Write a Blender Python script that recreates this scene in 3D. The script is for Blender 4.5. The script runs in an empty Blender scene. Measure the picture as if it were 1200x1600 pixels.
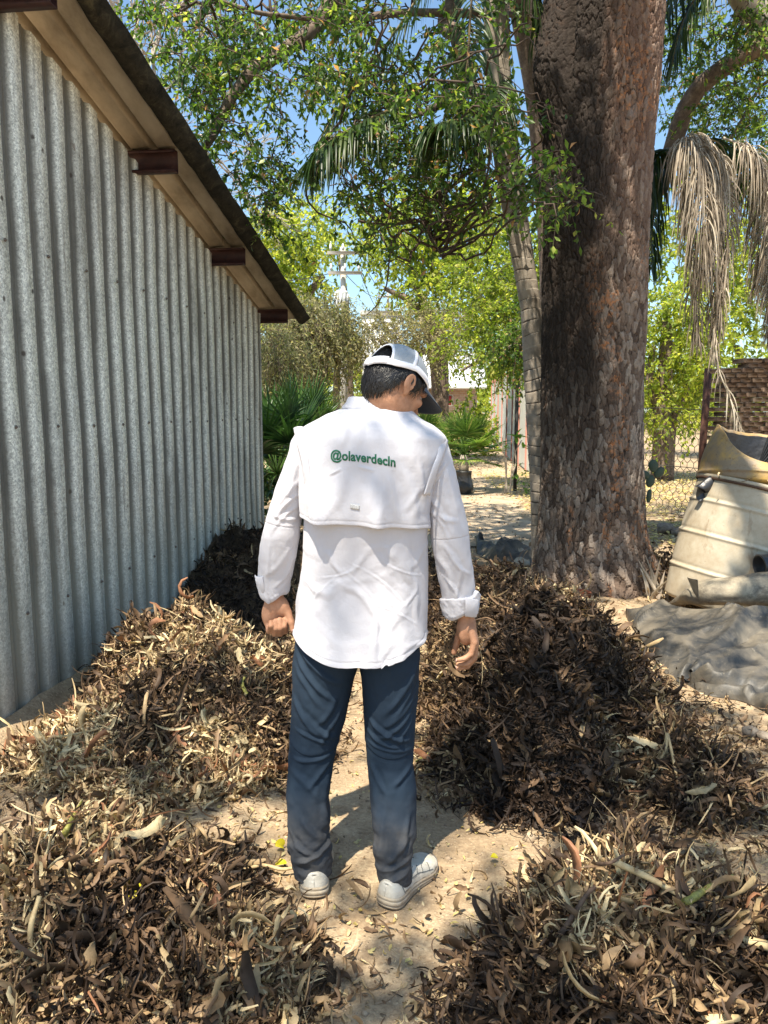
import bpy, math, random
import numpy as np
from mathutils import Vector, Matrix
from mathutils.bvhtree import BVHTree
R = math.radians
rng = np.random.default_rng(7); random.seed(7)
scene = bpy.context.scene
COL = scene.collection
# ---------------------------------------------------------------- camera
CAM_H, PITCH, F = 1.53, R(7.5), 1201.0
cam_d = bpy.data.cameras.new('camera'); cam = bpy.data.objects.new('camera', cam_d); COL.objects.link(cam)
cam.location = (0, 0, CAM_H); cam.rotation_euler = (R(90) - PITCH, 0, 0)
cam_d.sensor_fit = 'VERTICAL'; cam_d.sensor_height = 24.0; cam_d.lens = 24.0*F/1600.0
cam_d.clip_start = 0.05; cam_d.clip_end = 2000
scene.camera = cam
# ---------------------------------------------------------------- world + sun
SUN_EL, SUN_AZ = R(64), R(204)           # azimuth clockwise from +Y
world = bpy.data.worlds.new('World'); scene.world = world; world.use_nodes = True
wn = world.node_tree; bg = wn.nodes['Background']
sky = wn.nodes.new('ShaderNodeTexSky'); sky.sky_type = 'NISHITA'; sky.sun_disc = False
sky.sun_elevation = SUN_EL; sky.sun_rotation = SUN_AZ; sky.air_density = 1.0; sky.dust_density = 1.0; sky.ozone_density = 0.3
tint = wn.nodes.new('ShaderNodeMix'); tint.data_type = 'RGBA'; tint.blend_type = 'MULTIPLY'; tint.inputs[0].default_value = 1.0; tint.inputs[7].default_value = (.90, 1.03, 1.05, 1)
wn.links.new(sky.outputs[0], tint.inputs[6]); wn.links.new(tint.outputs[2], bg.inputs[0]); bg.inputs[1].default_value = 0.105
SUN = Vector((math.sin(SUN_AZ)*math.cos(SUN_EL), math.cos(SUN_AZ)*math.cos(SUN_EL), math.sin(SUN_EL)))
sl = bpy.data.lights.new('sun', 'SUN'); sl.energy = 4.8; sl.angle = R(0.55); sl.color = (1.0, 0.91, 0.76)
so = bpy.data.objects.new('sun', sl); COL.objects.link(so)
so.rotation_euler = (-SUN).to_track_quat('-Z', 'Y').to_euler()
scene.view_settings.view_transform = 'Standard'; scene.view_settings.look = 'None'
scene.view_settings.exposure = 1.16; scene.view_settings.gamma = 1.0
try: scene.view_settings.use_curve_mapping = False
except Exception: pass
# ---------------------------------------------------------------- pixel helpers (1200x1600 photo)
cp_, sp_ = math.cos(PITCH), math.sin(PITCH)
def ray(px, py):
    u = (px-600)/F; v = (py-800)/F
    return u, cp_ - v*sp_, -sp_ - v*cp_
def pt(px, py, Y):
    u, a, b = ray(px, py); t = Y/a
    return np.array((u*t, Y, CAM_H + b*t))
def gp(px, py, z=0.0):
    u, a, b = ray(px, py); t = (z-CAM_H)/b
    return np.array((u*t, a*t, z))
def proj(p):
    x, y, z = p[..., 0], p[..., 1], p[..., 2]-CAM_H
    d = y*cp_ - z*sp_; h = y*sp_ + z*cp_
    return 600+F*x/d, 800-F*h/d
# ---------------------------------------------------------------- numpy noise
def _h(ix, iy, iz, s=0):
    n = (ix.astype(np.int64)*374761393 + iy.astype(np.int64)*668265263 + iz.astype(np.int64)*2147483647 + s*974634777) & 0xffffffff
    n = ((n ^ (n >> 13))*1274126177) & 0xffffffff
    n = (n ^ (n >> 16))
    n = (n*2246822519) & 0xffffffff
    return ((n ^ (n >> 15)) & 0xffffff)/float(0xffffff)
def vnoise(x, y, z=0.0, s=0):
    x, y, z = np.broadcast_arrays(np.asarray(x, float), np.asarray(y, float), np.asarray(z, float))
    fx, fy, fz = np.floor(x), np.floor(y), np.floor(z)
    tx, ty, tz = x-fx, y-fy, z-fz
    tx = tx*tx*tx*(tx*(tx*6-15)+10); ty = ty*ty*ty*(ty*(ty*6-15)+10); tz = tz*tz*(3-2*tz)
    o = 0
    for a in (0, 1):
        wx = tx if a else 1-tx
        for b in (0, 1):
            wy = ty if b else 1-ty
            for c in (0, 1):
                o = o + _h(fx+a, fy+b, fz+c, s)*wx*wy*(tz if c else 1-tz)
    return o*2-1
def fbm(x, y, z=0.0, oct=4, s=0, g=0.5):
    o = 0; a = 1.0; f = 1.0; t = 0
    for i in range(oct):
        o = o + a*vnoise(x*f+i*7.3, y*f-i*3.1, z*f+i*1.7, s+i); t += a; a *= g; f *= 2.03
    return o/t
def worley(x, y, s=0, wrapx=None):
    fx, fy = np.floor(x), np.floor(y)
    d1 = np.full(x.shape, 9.0); d2 = d1.copy(); idv = np.zeros(x.shape)
    for a in (-1, 0, 1):
        for b in (-1, 0, 1):
            cx, cy = fx+a, fy+b
            hx = np.mod(cx, wrapx) if wrapx else cx
            z0 = np.zeros_like(cx)
            qx = cx+_h(hx, cy, z0, s); qy = cy+_h(hx, cy, z0, s+11)
            d = np.hypot(x-qx, y-qy)
            n = d < d1
            d2 = np.where(n, d1, np.minimum(d2, d)); d1 = np.where(n, d, d1)
            idv = np.where(n, _h(hx, cy, z0, s+23), idv)
    return d1, d2, idv
def sstep(a, b, x):
    t = np.clip((x-a)/(b-a), 0, 1); return t*t*(3-2*t)
def nrm(v):
    return v/np.maximum(np.linalg.norm(v, axis=-1, keepdims=True), 1e-9)
# ---------------------------------------------------------------- mesh building
class MB:
    def __init__(s): s.v = []; s.f = {3: [], 4: []}; s.r = []; s.a = []; s.n = 0; s.big = []
    def add(s, v, f, r=0.5, a=0.0):
        v = np.asarray(v, float).reshape(-1, 3); n = len(v)
        s.v.append(v)
        if isinstance(f, np.ndarray):
            if len(f): s.f[f.shape[1]].append(f+s.n)
        else:
            for q in f:
                if len(q) in (3, 4): s.f[len(q)].append(np.array([q])+s.n)
                else: s.big.append([k+s.n for k in q])
        s.r.append(np.broadcast_to(np.asarray(r, float), (n,)).copy() if np.ndim(r) < 1 or np.size(r) == n else np.full(n, r))
        s.a.append(np.broadcast_to(np.asarray(a, float), (n,)).copy())
        s.n += n
        return s
    def arrays(s):
        return np.concatenate(s.v), [np.concatenate(s.f[k]) if s.f[k] else np.zeros((0, k), int) for k in (3, 4)]
    def build(s, name, mat, parent=None, smooth=True, origin=None):
        me = bpy.data.meshes.new(name)
        V, (T, Q) = s.arrays()
        org = np.array(parent_loc(parent)) if parent is not None else (np.array(origin, float) if origin is not None else None)
        if org is not None: V = V-org
        B = s.big
        nl = T.size+Q.size+sum(len(b) for b in B); nf = len(T)+len(Q)+len(B)
        me.vertices.add(len(V)); me.vertices.foreach_set('co', V.ravel().astype(np.float32))
        me.loops.add(nl); me.polygons.add(nf)
        li = np.concatenate([T.ravel(), Q.ravel()]+[np.array(b) for b in B]).astype(np.int32)
        tot = np.concatenate([np.full(len(T), 3), np.full(len(Q), 4), np.array([len(b) for b in B], int)]).astype(np.int32)
        st = np.concatenate([[0], np.cumsum(tot)[:-1]]).astype(np.int32)
        me.loops.foreach_set('vertex_index', li)
        me.polygons.foreach_set('loop_start', st)
        if smooth: me.polygons.foreach_set('use_smooth', np.ones(nf, bool))
        me.update(calc_edges=True)
        for nm, arr in (('rnd', s.r), ('aux', s.a)):
            at = me.attributes.new(nm, 'FLOAT', 'POINT'); at.data.foreach_set('value', np.concatenate(arr).astype(np.float32))
        if isinstance(mat, (list, tuple)):
            for m in mat: me.materials.append(m)
        else: me.materials.append(mat)
        ob = bpy.data.objects.new(name, me); COL.objects.link(ob)
        if parent is not None: ob.parent = parent
        elif org is not None: ob.location = tuple(org)
        return ob
_ploc = {}
def parent_loc(p):
    l = np.array(p.location)
    while p.parent is not None:
        p = p.parent; l = l+np.array(p.location)
    return l
def thing(name, label, cat, loc=(0, 0, 0), group=None):
    o = bpy.data.objects.new(name, None); COL.objects.link(o); o.location = tuple(loc); o.empty_display_size = 0.1
    tag(o, label, cat, group); return o
def tag(o, label=None, cat=None, group=None, kind=None):
    if label: o['label'] = label
    if cat: o['category'] = cat
    if group: o['group'] = group
    if kind: o['kind'] = kind
    return o
def gridf(nu, nv, closed=False):
    """faces of an nu x nv grid (row major, nv fastest); closed wraps v"""
    i = np.arange(nu-1)[:, None]; m = nv if closed else nv-1; j = np.arange(m)[None, :]
    j2 = (j+1) % nv
    return np.stack([i*nv+j, i*nv+j2, (i+1)*nv+j2, (i+1)*nv+j], -1).reshape(-1, 4)
def frames(P):
    P = np.asarray(P, float); T = np.gradient(P, axis=0); T = nrm(T)
    up = np.array((0, 0, 1.0)) if abs(T[0][2]) < 0.9 else np.array((1.0, 0, 0))
    n = np.cross(T[0], up); n /= np.linalg.norm(n); N = [n]
    for k in range(1, len(P)):
        n = N[-1]-T[k]*np.dot(N[-1], T[k]); n /= max(np.linalg.norm(n), 1e-9); N.append(n)
    N = np.array(N); return T, N, np.cross(T, N)
def tube(mb, P, rad, n=8, r=0.5, a=0.0, cap=True):
    P = np.asarray(P, float); rad = np.broadcast_to(np.asarray(rad, float), (len(P),))
    T, N, B = frames(P); th = np.linspace(0, 2*np.pi, n, endpoint=False)
    V = P[:, None]+rad[:, None, None]*(N[:, None]*np.cos(th)[None, :, None]+B[:, None]*np.sin(th)[None, :, None])
    mb.add(V.reshape(-1, 3), gridf(len(P), n, True)[:, ::-1], r, a)
    if cap:
        k = mb.n-len(P)*n
        mb.big.append([k+i for i in range(n)]); mb.big.append([k+(len(P)-1)*n+i for i in reversed(range(n))])
def spline(pts, n):
    """Catmull-Rom through pts (k,d) -> n samples"""
    P = np.asarray(pts, float); k = len(P)
    E = np.vstack([2*P[0]-P[1], P, 2*P[-1]-P[-2]]); t = np.linspace(0, k-1-1e-9, n); i = t.astype(int); f = (t-i)[:, None]
    a, b, c, d = E[i], E[i+1], E[i+2], E[i+3]
    return 0.5*((2*b)+(-a+c)*f+(2*a-5*b+4*c-d)*f*f+(-a+3*b-3*c+d)*f**3)
def box(mb, c, s, M=None, r=0.5, a=0.0, bev=0.0):
    c = np.asarray(c, float); h = np.asarray(s, float)/2
    if bev > 0:
        b = min(bev, h.min()*0.9); L = []
        for sx in (-1, 1):
            for sy in (-1, 1):
                for sz in (-1, 1):
                    L += [(sx*h[0], sy*(h[1]-b), sz*(h[2]-b)), (sx*(h[0]-b), sy*h[1], sz*(h[2]-b)), (sx*(h[0]-b), sy*(h[1]-b), sz*h[2])]
        V = np.array(L)
        def id(sx, sy, sz, k): return ((sx*2+sy)*2+sz)*3+k
        Fq = []
        for k in range(3):
            for s1 in (0, 1):
                q = []
                for (p, q_) in ((0, 0), (0, 1), (1, 1), (1, 0)):
                    t = [0, 0, 0]; t[k] = s1; t[(k+1) % 3] = p; t[(k+2) % 3] = q_; q.append(id(*t, k))
                Fq.append(q if not s1 else q[::-1])
        for k in range(3):       # edges along axis k
            for p in (0, 1):
                for q_ in (0, 1):
                    i1, i2 = (k+1) % 3, (k+2) % 3
                    t0 = [0, 0, 0]; t0[i1] = p; t0[i2] = q_; t1 = list(t0); t1[k] = 1
                    Fq.append([id(*t0, i1), id(*t0, i2), id(*t1, i2), id(*t1, i1)])
        for sx in (0, 1):
            for sy in (0, 1):
                for sz in (0, 1): Fq.append([id(sx, sy, sz, 0), id(sx, sy, sz, 1), id(sx, sy, sz, 2)])
    else:
        V = np.array([(x, y, z) for x in (-h[0], h[0]) for y in (-h[1], h[1]) for z in (-h[2], h[2])])
        Fq = [(0, 1, 3, 2), (4, 6, 7, 5), (0, 4, 5, 1), (2, 3, 7, 6), (0, 2, 6, 4), (1, 5, 7, 3)]
    if M is not None: V = V@np.asarray(M, float).T
    mb.add(V+c, Fq, r, a); return mb
def rotz(a): c, s = math.cos(a), math.sin(a); return np.array(((c, -s, 0), (s, c, 0), (0, 0, 1.0)))
def basis(x, y, z): return np.stack([x, y, z], 1)
def sphere(mb, c, rad, M=None, nu=12, nv=16, r=0.5, a=0.0, fn=None):
    th = np.linspace(0, np.pi, nu); ph = np.linspace(0, 2*np.pi, nv, endpoint=False)
    V = np.stack([np.sin(th)[:, None]*np.cos(ph), np.sin(th)[:, None]*np.sin(ph), np.cos(th)[:, None]*np.ones(nv)], -1).reshape(-1, 3)
    if fn is not None: V = fn(V)
    V = V*np.asarray(rad)
    if M is not None: V = V@np.asarray(M).T
    mb.add(V+np.asarray(c), gridf(nu, nv, True)[:, ::-1], r, a)
# ---------------------------------------------------------------- ribbons: leaves, strips, fronds
def ribbons(mb, p, d, n, L, W, S=4, curl=0.0, side=0.0, twist=0.0, cup=0.2, taper='leaf', r=0.5, a=0.0, grav=0.0, crump=0.0):
    """p,d,n (N,3); vectorised bent strips with a V cross-section."""
    N = len(p); L = np.broadcast_to(L, (N,)).astype(float); W = np.broadcast_to(W, (N,)).astype(float)
    d = nrm(d); n = nrm(n-d*np.sum(n*d, 1, keepdims=True)); b = np.cross(d, n)
    curl = np.broadcast_to(curl, (N,)); side = np.broadcast_to(side, (N,)); twist = np.broadcast_to(twist, (N,)); cup = np.broadcast_to(cup, (N,))
    t = np.linspace(0, 1, S+1)
    if taper == 'leaf': w = np.sin(np.pi*np.clip(t*0.94+0.03, 0, 1))**0.75; w[0] = 0.10; w[-1] = 0.03
    elif taper == 'strip': w = 0.75+0.25*np.sin(np.pi*t); w[-1] = 0.45
    elif taper == 'lance': w = np.interp(t, [0, .12, .5, 1], [.35, 1, .8, .04])
    else: w = np.asarray(taper(t))
    cur = p.astype(float).copy(); D = d.copy(); out = []
    tot = S
    for k in range(S+1):
        ang = twist*t[k]; ca, sa = np.cos(ang)[:, None], np.sin(ang)[:, None]
        nn = n*ca+b*sa; bb = b*ca-n*sa
        hw = (W*w[k]*0.5)[:, None]
        out.append(np.stack([cur-bb*hw+nn*(hw*cup[:, None]), cur, cur+bb*hw+nn*(hw*cup[:, None])], 1))
        if k < S:
            cur = cur+D*(L/S)[:, None]
            c1, s1 = np.cos(curl/S)[:, None], np.sin(curl/S)[:, None]
            D2 = D*c1-n*s1; n = n*c1+D*s1; D = D2
            c1, s1 = np.cos(side/S)[:, None], np.sin(side/S)[:, None]
            D2 = D*c1+b*s1; b = b*c1-D*s1; D = D2
            if np.any(grav):
                D = D+np.array((0, 0, -1.0))*(np.broadcast_to(grav, (N,))[:, None]/S); D = nrm(D)
                n = nrm(n-D*np.sum(n*D, 1, keepdims=True)); b = np.cross(D, n)
    V = np.stack(out, 1)                                  # N,S+1,3,3
    if crump: V = V+rng.normal(size=V.shape)*(W*crump)[:, None, None, None]
    base = gridf(S+1, 3)
    Fc = (np.arange(N)[:, None, None]*((S+1)*3)+base[None]).reshape(-1, 4)
    rr = np.repeat(np.broadcast_to(r, (N,)), (S+1)*3); aa = np.repeat(np.broadcast_to(a, (N,)), (S+1)*3)
    mb.add(V.reshape(-1, 3), Fc, rr, aa)
def rdir(N, zs=1.0):
    v = rng.normal(size=(N, 3)); v[:, 2] *= zs; return nrm(v)
# ---------------------------------------------------------------- materials
class NT:
    def __init__(s, name):
        s.m = bpy.data.materials.new(name); s.m.use_nodes = True; s.t = s.m.node_tree; s.N = s.t.nodes; s.L = s.t.links
        s.bsdf = s.N['Principled BSDF']; s.out = s.N['Material Output']
    def n(s, typ, **kw):
        nd = s.N.new('ShaderNode'+typ)
        for k, v in kw.items():
            if k.startswith('i_'):
                key = k[2:]; key = int(key) if key.isdigit() else key.replace('_', ' ')
                s.set(nd.inputs[key], v)
            else: setattr(nd, k, v)
        return nd
    def set(s, inp, v):
        if isinstance(v, bpy.types.NodeSocket): s.L.new(v, inp)
        elif isinstance(v, bpy.types.Node): s.L.new(v.outputs[0], inp)
        else: inp.default_value = v
    def attr(s, nm='rnd'):
        return s.n('Attribute', attribute_name=nm).outputs['Fac']
    def coord(s, kind='Object', scale=(1, 1, 1), rot=(0, 0, 0)):
        c = s.n('TexCoord'); m = s.n('Mapping'); s.L.new(c.outputs[kind], m.inputs[0]); m.inputs['Scale'].default_value = scale; m.inputs['Rotation'].default_value = rot
        return m.outputs[0]
    def noise(s, vec, scale, detail=4, rough=0.55, dist=0.0):
        nd = s.n('TexNoise'); s.L.new(vec, nd.inputs['Vector']); nd.inputs['Scale'].default_value = scale; nd.inputs['Detail'].default_value = detail
        nd.inputs['Roughness'].default_value = rough; nd.inputs['Distortion'].default_value = dist; return nd.outputs['Fac']
    def voro(s, vec, scale, feature='F1', out='Distance', rand=1.0):
        nd = s.n('TexVoronoi', feature=feature); s.L.new(vec, nd.inputs['Vector']); nd.inputs['Scale'].default_value = scale; nd.inputs['Randomness'].default_value = rand
        return nd.outputs[out]
    def ramp(s, fac, stops, interp='LINEAR'):
        nd = s.n('ValToRGB'); s.L.new(fac, nd.inputs[0]); cr = nd.color_ramp; cr.interpolation = interp
        while len(cr.elements) > 1: cr.elements.remove(cr.elements[-1])
        for k, (p, c) in enumerate(stops):
            e = cr.elements[0] if k == 0 else cr.elements.new(p)
            e.position = p; c = c if hasattr(c, '__len__') else (c, c, c); e.color = tuple(c)+((1,) if len(c) == 3 else ())
        return nd.outputs[0]
    def mix(s, f, a, b, mode='MIX'):
        nd = s.n('Mix', data_type='RGBA', blend_type=mode); s.set(nd.inputs[0], f)
        for i, v in ((6, a), (7, b)):
            if isinstance(v, (tuple, list)) and len(v) == 3: v = tuple(v)+(1,)
            s.set(nd.inputs[i], v)
        return nd.outputs[2]
    def math(s, op, a, b=0.5):
        nd = s.n('Math', operation=op); s.set(nd.inputs[0], a); s.set(nd.inputs[1], b); return nd.outputs[0]
    def bump(s, h, strength=0.5, dist=0.01, normal=None):
        nd = s.n('Bump'); s.set(nd.inputs['Height'], h); nd.inputs['Strength'].default_value = strength; nd.inputs['Distance'].default_value = dist
        if normal is not None: s.L.new(normal, nd.inputs['Normal'])
        return nd.outputs[0]
    def fin(s, col=None, rough=0.8, metal=0.0, normal=None, spec=0.5, **kw):
        b = s.bsdf
        if col is not None:
            if isinstance(col, (tuple, list)) and len(col) == 3: col = tuple(col)+(1,)
            s.set(b.inputs['Base Color'], col)
        s.set(b.inputs['Roughness'], rough); s.set(b.inputs['Metallic'], metal); s.set(b.inputs['Specular IOR Level'], spec)
        if normal is not None: s.L.new(normal, b.inputs['Normal'])
        for k, v in kw.items(): s.set(b.inputs[k.replace('_', ' ')], v)
        return s.m
def leafmat(name, stops, trans=0.45, rough=0.45, tcol=1.6, spec=0.4, nscale=40):
    t = NT(name); c = t.ramp(t.attr('rnd'), stops)
    nz = t.noise(t.coord(), nscale, 3)
    c = t.mix(0.35, c, t.mix(1.0, c, t.ramp(nz, [(0.3, .45), (0.7, 1.5)]), 'MULTIPLY'))
    t.fin(c, rough, spec=spec)
    if trans > 0:
        tr = t.n('BsdfTranslucent'); t.L.new(t.mix(1.0, c, (tcol, tcol, tcol*0.6), 'MULTIPLY'), tr.inputs[0])
        mx = t.n('MixShader'); mx.inputs[0].default_value = trans
        t.L.new(t.bsdf.outputs[0], mx.inputs[1]); t.L.new(tr.outputs[0], mx.inputs[2]); t.L.new(mx.outputs[0], t.out.inputs[0])
    return t.m
# ---------------------------------------------------------------- heaps and ground heights
HEAPS = {  # name: list of (cx, cy, rx, ry, rot, h)
 'mid_left': [(-.98, 3.88, .44, .50, 0.2, .33), (-1.10, 3.30, .38, .36, 0, .17), (-.74, 3.50, .36, .44, 0, .20)],
 'front_left': [(-.98, 2.24, .38, .24, -.15, .20), (-.86, 1.88, .44, .30, 0, .17), (-.56, 1.88, .25, .25, 0, .12)],
 'big_right': [(.72, 3.25, .42, .42, 0, .36), (.88, 3.80, .50, .55, 0, .47), (.88, 4.62, .44, .60, 0, .42), (.66, 5.5, .46, .5, 0, .24), (1.12, 3.15, .28, .32, 0, .16)],
 'front_right': [(.62, 2.10, .26, .18, 0.2, .15), (.84, 1.93, .32, .24, 0, .13), (.60, 1.74, .32, .20, 0, .10)],
 'back_left': [(-1.05, 6.3, .75, 1.1, 0, .36), (-.35, 6.5, .8, .8, 0, .30), (.3, 6.3, .6, .7, 0, .24)],
}
HN = list(HEAPS)
def heap_h(x, y, name):
    w = 0.17
    xx = x+fbm(x*2.2, y*2.2, 3.0, 3, 5)*w*1.3; yy = y+fbm(x*2.2+9, y*2.2, 8.0, 3, 9)*w*1.3
    o = np.zeros_like(xx)
    for (cx, cy, rx, ry, a, h) in HEAPS[name]:
        c, s = math.cos(a), math.sin(a); dx, dy = xx-cx, yy-cy
        u = (dx*c+dy*s)/rx; v = (-dx*s+dy*c)/ry; q = u*u+v*v
        g = np.where(q < 1.7, np.clip(1-q/1.7, 0, 1)**1.25*h*1.12, 0)
        o = np.maximum(o, g)+0.25*np.minimum(o, g)
    m = sstep(0.0, 0.09, o)
    lump = fbm(x*4.0, y*4.0, 1.0, 4, 31)*0.24+fbm(x*13, y*13, 2.0, 3, 37)*0.055
    return np.where(o > 0.001, o+lump*m*(.40+.60*sstep(.08, .40, o)), 0.0)
def ground_h(x, y):
    near = sstep(30, 8, y)
    return (fbm(x*1.3, y*1.3, 0, 3, 71)*0.03+fbm(x*7, y*7, 0, 3, 73)*0.009*near+fbm(x*30, y*30, 0, 2, 79)*0.0035*sstep(9, 5, y))*(1-0.75*np.exp(-(((x+.05)/.35)**2+((y-2.35)/.4)**2)))
def axis(lo, hi, step, far, g=1.12):
    a = list(np.arange(lo, hi, step)); s = step
    while a[-1] < far: s = min(s*g, 25); a.append(a[-1]+s)
    s = step; b = []
    c = a[0]
    while c > -far: s = min(s*g, 25); c -= s; b.append(c)
    return np.array(b[::-1]+a)
gx = axis(-2.4, 3.2, 0.016, 300); gy = axis(1.2, 7.5, 0.016, 500)
gy = gy[gy > -40]
GX, GY = np.meshgrid(gx, gy, indexing='ij')
GZ = ground_h(GX, GY)
t = NT('dry_dirt')
c0 = t.coord('Object')
n1 = t.noise(c0, 1.1, 5, .6); n2 = t.noise(c0, 9, 6, .65); n3 = t.noise(c0, 70, 5, .7); v1 = t.voro(c0, 55)
col = t.ramp(n2, [(.28, (.26, .185, .115)), (.5, (.44, .335, .215)), (.72, (.58, .46, .30))])
col = t.mix(t.ramp(n1, [(.42, 0), (.62, .7)]), col, (.29, .21, .13))
col = t.mix(t.ramp(n3, [(.35, .55), (.62, 0)]), col, (.15, .10, .06))
col = t.mix(t.ramp(v1, [(.10, .45), (.24, 0)]), col, (.56, .45, .31))
hgt = t.math('ADD', t.math('MULTIPLY', n3, .5), t.math('ADD', t.math('MULTIPLY', n2, 1.0), t.math('MULTIPLY', t.ramp(v1, [(0, 1), (.35, 0)]), .35)))
M_dirt = t.fin(col, .95, spec=.15, normal=t.bump(hgt, .8, .012))
mb = MB(); mb.add(np.stack([GX, GY, GZ], -1).reshape(-1, 3), gridf(len(gx), len(gy))[:, ::-1])
ground = tag(mb.build('ground', M_dirt), kind='structure')
# path: pale trodden earth leading away, laid 4 mm above
py_ = np.concatenate([np.linspace(8.5, 20, 60), np.linspace(20.5, 46, 50)]); cxp = np.interp(py_, [8.5, 14, 20, 32, 46], [1.0, 1.85, 2.75, 4.6, 6.8])
ww = np.interp(py_, [8.5, 14, 30, 46], [.75, .65, .8, 1.0]); uu = np.linspace(-1, 1, 18)
PX = cxp[:, None]+ww[:, None]*uu[None]*(1+.25*fbm(py_*.9, py_*0, 0, 3, 5))[:, None]; PY = np.repeat(py_[:, None], 18, 1)
mb = MB(); mb.add(np.stack([PX, PY, ground_h(PX, PY)+.004+.012*(1-uu**2)[None]], -1).reshape(-1, 3), gridf(len(py_), 18)[:, ::-1])
t = NT('trodden_path'); c0 = t.coord('Object'); n1 = t.noise(c0, 3, 5, .6); n2 = t.noise(c0, 25, 5, .7)
M_path = t.fin(t.ramp(n1, [(.3, (.33, .25, .17)), (.7, (.50, .40, .28))]), .95, spec=.1, normal=t.bump(n2, .6, .02))
tag(mb.build('path', M_path), kind='structure')
# ---------------------------------------------------------------- heap objects (mound + litter)
t = NT('compost_mulch'); c0 = t.coord('Object'); n1 = t.noise(c0, 14, 6, .7, 1.0); n2 = t.noise(c0, 2.3, 3); n3 = t.noise(c0, 90, 4, .7)
col = t.ramp(n1, [(.3, (.022, .014, .009)), (.5, (.055, .036, .022)), (.72, (.16, .11, .066))])
col = t.mix(t.ramp(n2, [(.5, 0), (.68, .6)]), col, (.20, .145, .09))
M_mulch = t.fin(col, .92, spec=.2, normal=t.bump(t.math('ADD', n1, t.math('MULTIPLY', n3, .5)), 1.0, .03))
STRAW = [(0, (.022, .013, .008)), (.18, (.052, .031, .018)), (.36, (.10, .060, .033)), (.54, (.20, .122, .066)), (.70, (.37, .255, .135)), (.86, (.58, .44, .24)), (.96, (.70, .57, .34)), (1.0, (.28, .13, .065))]
M_litter = leafmat('dead_leaf_litter', STRAW, trans=.12, rough=.62, tcol=1.3, spec=.35, nscale=60)
HLAB = {
 'mid_left': 'rounded heap of dry brown leaves against the metal shed wall, straw-coloured and sunlit on top',
 'front_left': 'low sunlit heap of tan leaves and stalks filling the lower left corner',
 'big_right': 'tall dark shaded heap of rotting leaves between the man and the black tarp',
 'front_right': 'small heap with long dry stalks in the lower right corner',
 'back_left': 'dark heap of damp leaves behind the man at the far end of the shed'}
heap_roots = {}
def heap_norm(x, y, name, e=.02):
    hx = heap_h(x+e, y, name)-heap_h(x-e, y, name); hy = heap_h(x, y+e, name)-heap_h(x, y-e, name)
    return nrm(np.stack([-hx/(2*e), -hy/(2*e), np.ones_like(x)], -1))
WX0, WXK = -2.198, .12          # shed wall plane: X = WX0 + WXK*Y
for nm in HN:
    L = HEAPS[nm]; x0 = min(a[0]-1.45*a[2] for a in L)-.1; x1 = max(a[0]+1.45*a[2] for a in L)+.1
    y0 = min(a[1]-1.45*a[3] for a in L)-.1; y1 = max(a[1]+1.45*a[3] for a in L)+.1
    st = .012 if y0 < 4 else .018
    ax, ay = np.arange(x0, x1, st), np.arange(max(y0, 1.2), y1, st); A, B = np.meshgrid(ax, ay, indexing='ij')
    H = heap_h(A, B, nm); G = ground_h(A, B)
    Z = G+np.where(H > .004, H+.002, -.03)
    fc = gridf(len(ax), len(ay))[:, ::-1]; keep = (H > .004).ravel()[fc].any(1) & (A > WX0+WXK*B+.02).ravel()[fc].all(1)
    fc = fc[keep]; used = np.unique(fc); remap = np.full(A.size, -1); remap[used] = np.arange(len(used))
    root = thing('compost_heap', HLAB[nm], 'leaf heap', (L[0][0], L[0][1], 0), 'heaps of dead leaves on the ground')
    heap_roots[nm] = root
    mb = MB(); mb.add(np.stack([A, B, Z], -1).reshape(-1, 3)[used], remap[fc]); mb.build('mound', M_mulch, root)
def place_litter(mb, x, y, z, nor, size=1.0, kind='mix', tone=None, lift=1.0):
    N = len(x); k = rng.random(N)
    p = np.stack([x, y, z], -1)
    d = rdir(N); d = d-nor*np.sum(d*nor, 1, keepdims=True)*rng.uniform(.35, 1.0, (N, 1)); d = nrm(d)
    tilt = nrm(nor+rng.normal(size=(N, 3))*.45)
    if tone is None: tone = np.clip(rng.normal(.52, .24, N), 0, 1)
    # broad curled leaves, strips, thin stalks, crumbs
    for sel, Lr, Wr, S, cu, tp, cp in (
        (k < .10, (.045, .110), (.010, .024), 7, 3.0, 'strip', 1.6),
        ((k >= .10) & (k < .27), (.018, .055), (.007, .018), 5, 3.6, 'leaf', 1.7),
        ((k >= .28) & (k < .50), (.04, .13), (.004, .012), 6, 4.4, 'strip', 1.8),
        ((k >= .50) & (k < .62), (.05, .15), (.0018, .0045), 6, 2.6, 'strip', 1.0),
        (k >= .62, (.007, .026), (.005, .014), 2, 2.0, 'leaf', .9)):
        m = np.where(sel)[0]; n = len(m)
        if n == 0: continue
        ribbons(mb, p[m]+tilt[m]*(rng.uniform(.0, .018, (n, 1))*lift), d[m], tilt[m], rng.uniform(*Lr, n)*size, rng.uniform(*Wr, n)*size, S,
                curl=rng.normal(0, cu*.55, n), side=rng.normal(0, .7, n), twist=rng.normal(0, 1.5, n), cup=rng.normal(0, cp*.6, n), taper=tp, r=tone[m], crump=.07 if S > 2 else .0)
def sample_xy(N, x0, x1, y0, y1, pw=2.0):
    """density falls with distance so that the cover looks even in the picture"""
    u = rng.random(N); a, b = y0**(1-pw), y1**(1-pw); y = (a+u*(b-a))**(1/(1-pw)) if pw != 1 else y0*(y1/y0)**u
    return rng.uniform(x0, x1, N), y
def tone_at(x, y, N):
    moist = fbm(x*3.0, y*3.0, 0, 4, 91); base = .36+moist*.78
    return base
LN = {'mid_left': 30000, 'front_left': 36000, 'big_right': 46000, 'front_right': 26000, 'back_left': 16000}
TB = {'mid_left': .05, 'front_left': .07, 'big_right': -.15, 'front_right': .01, 'back_left': -.16}
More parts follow.
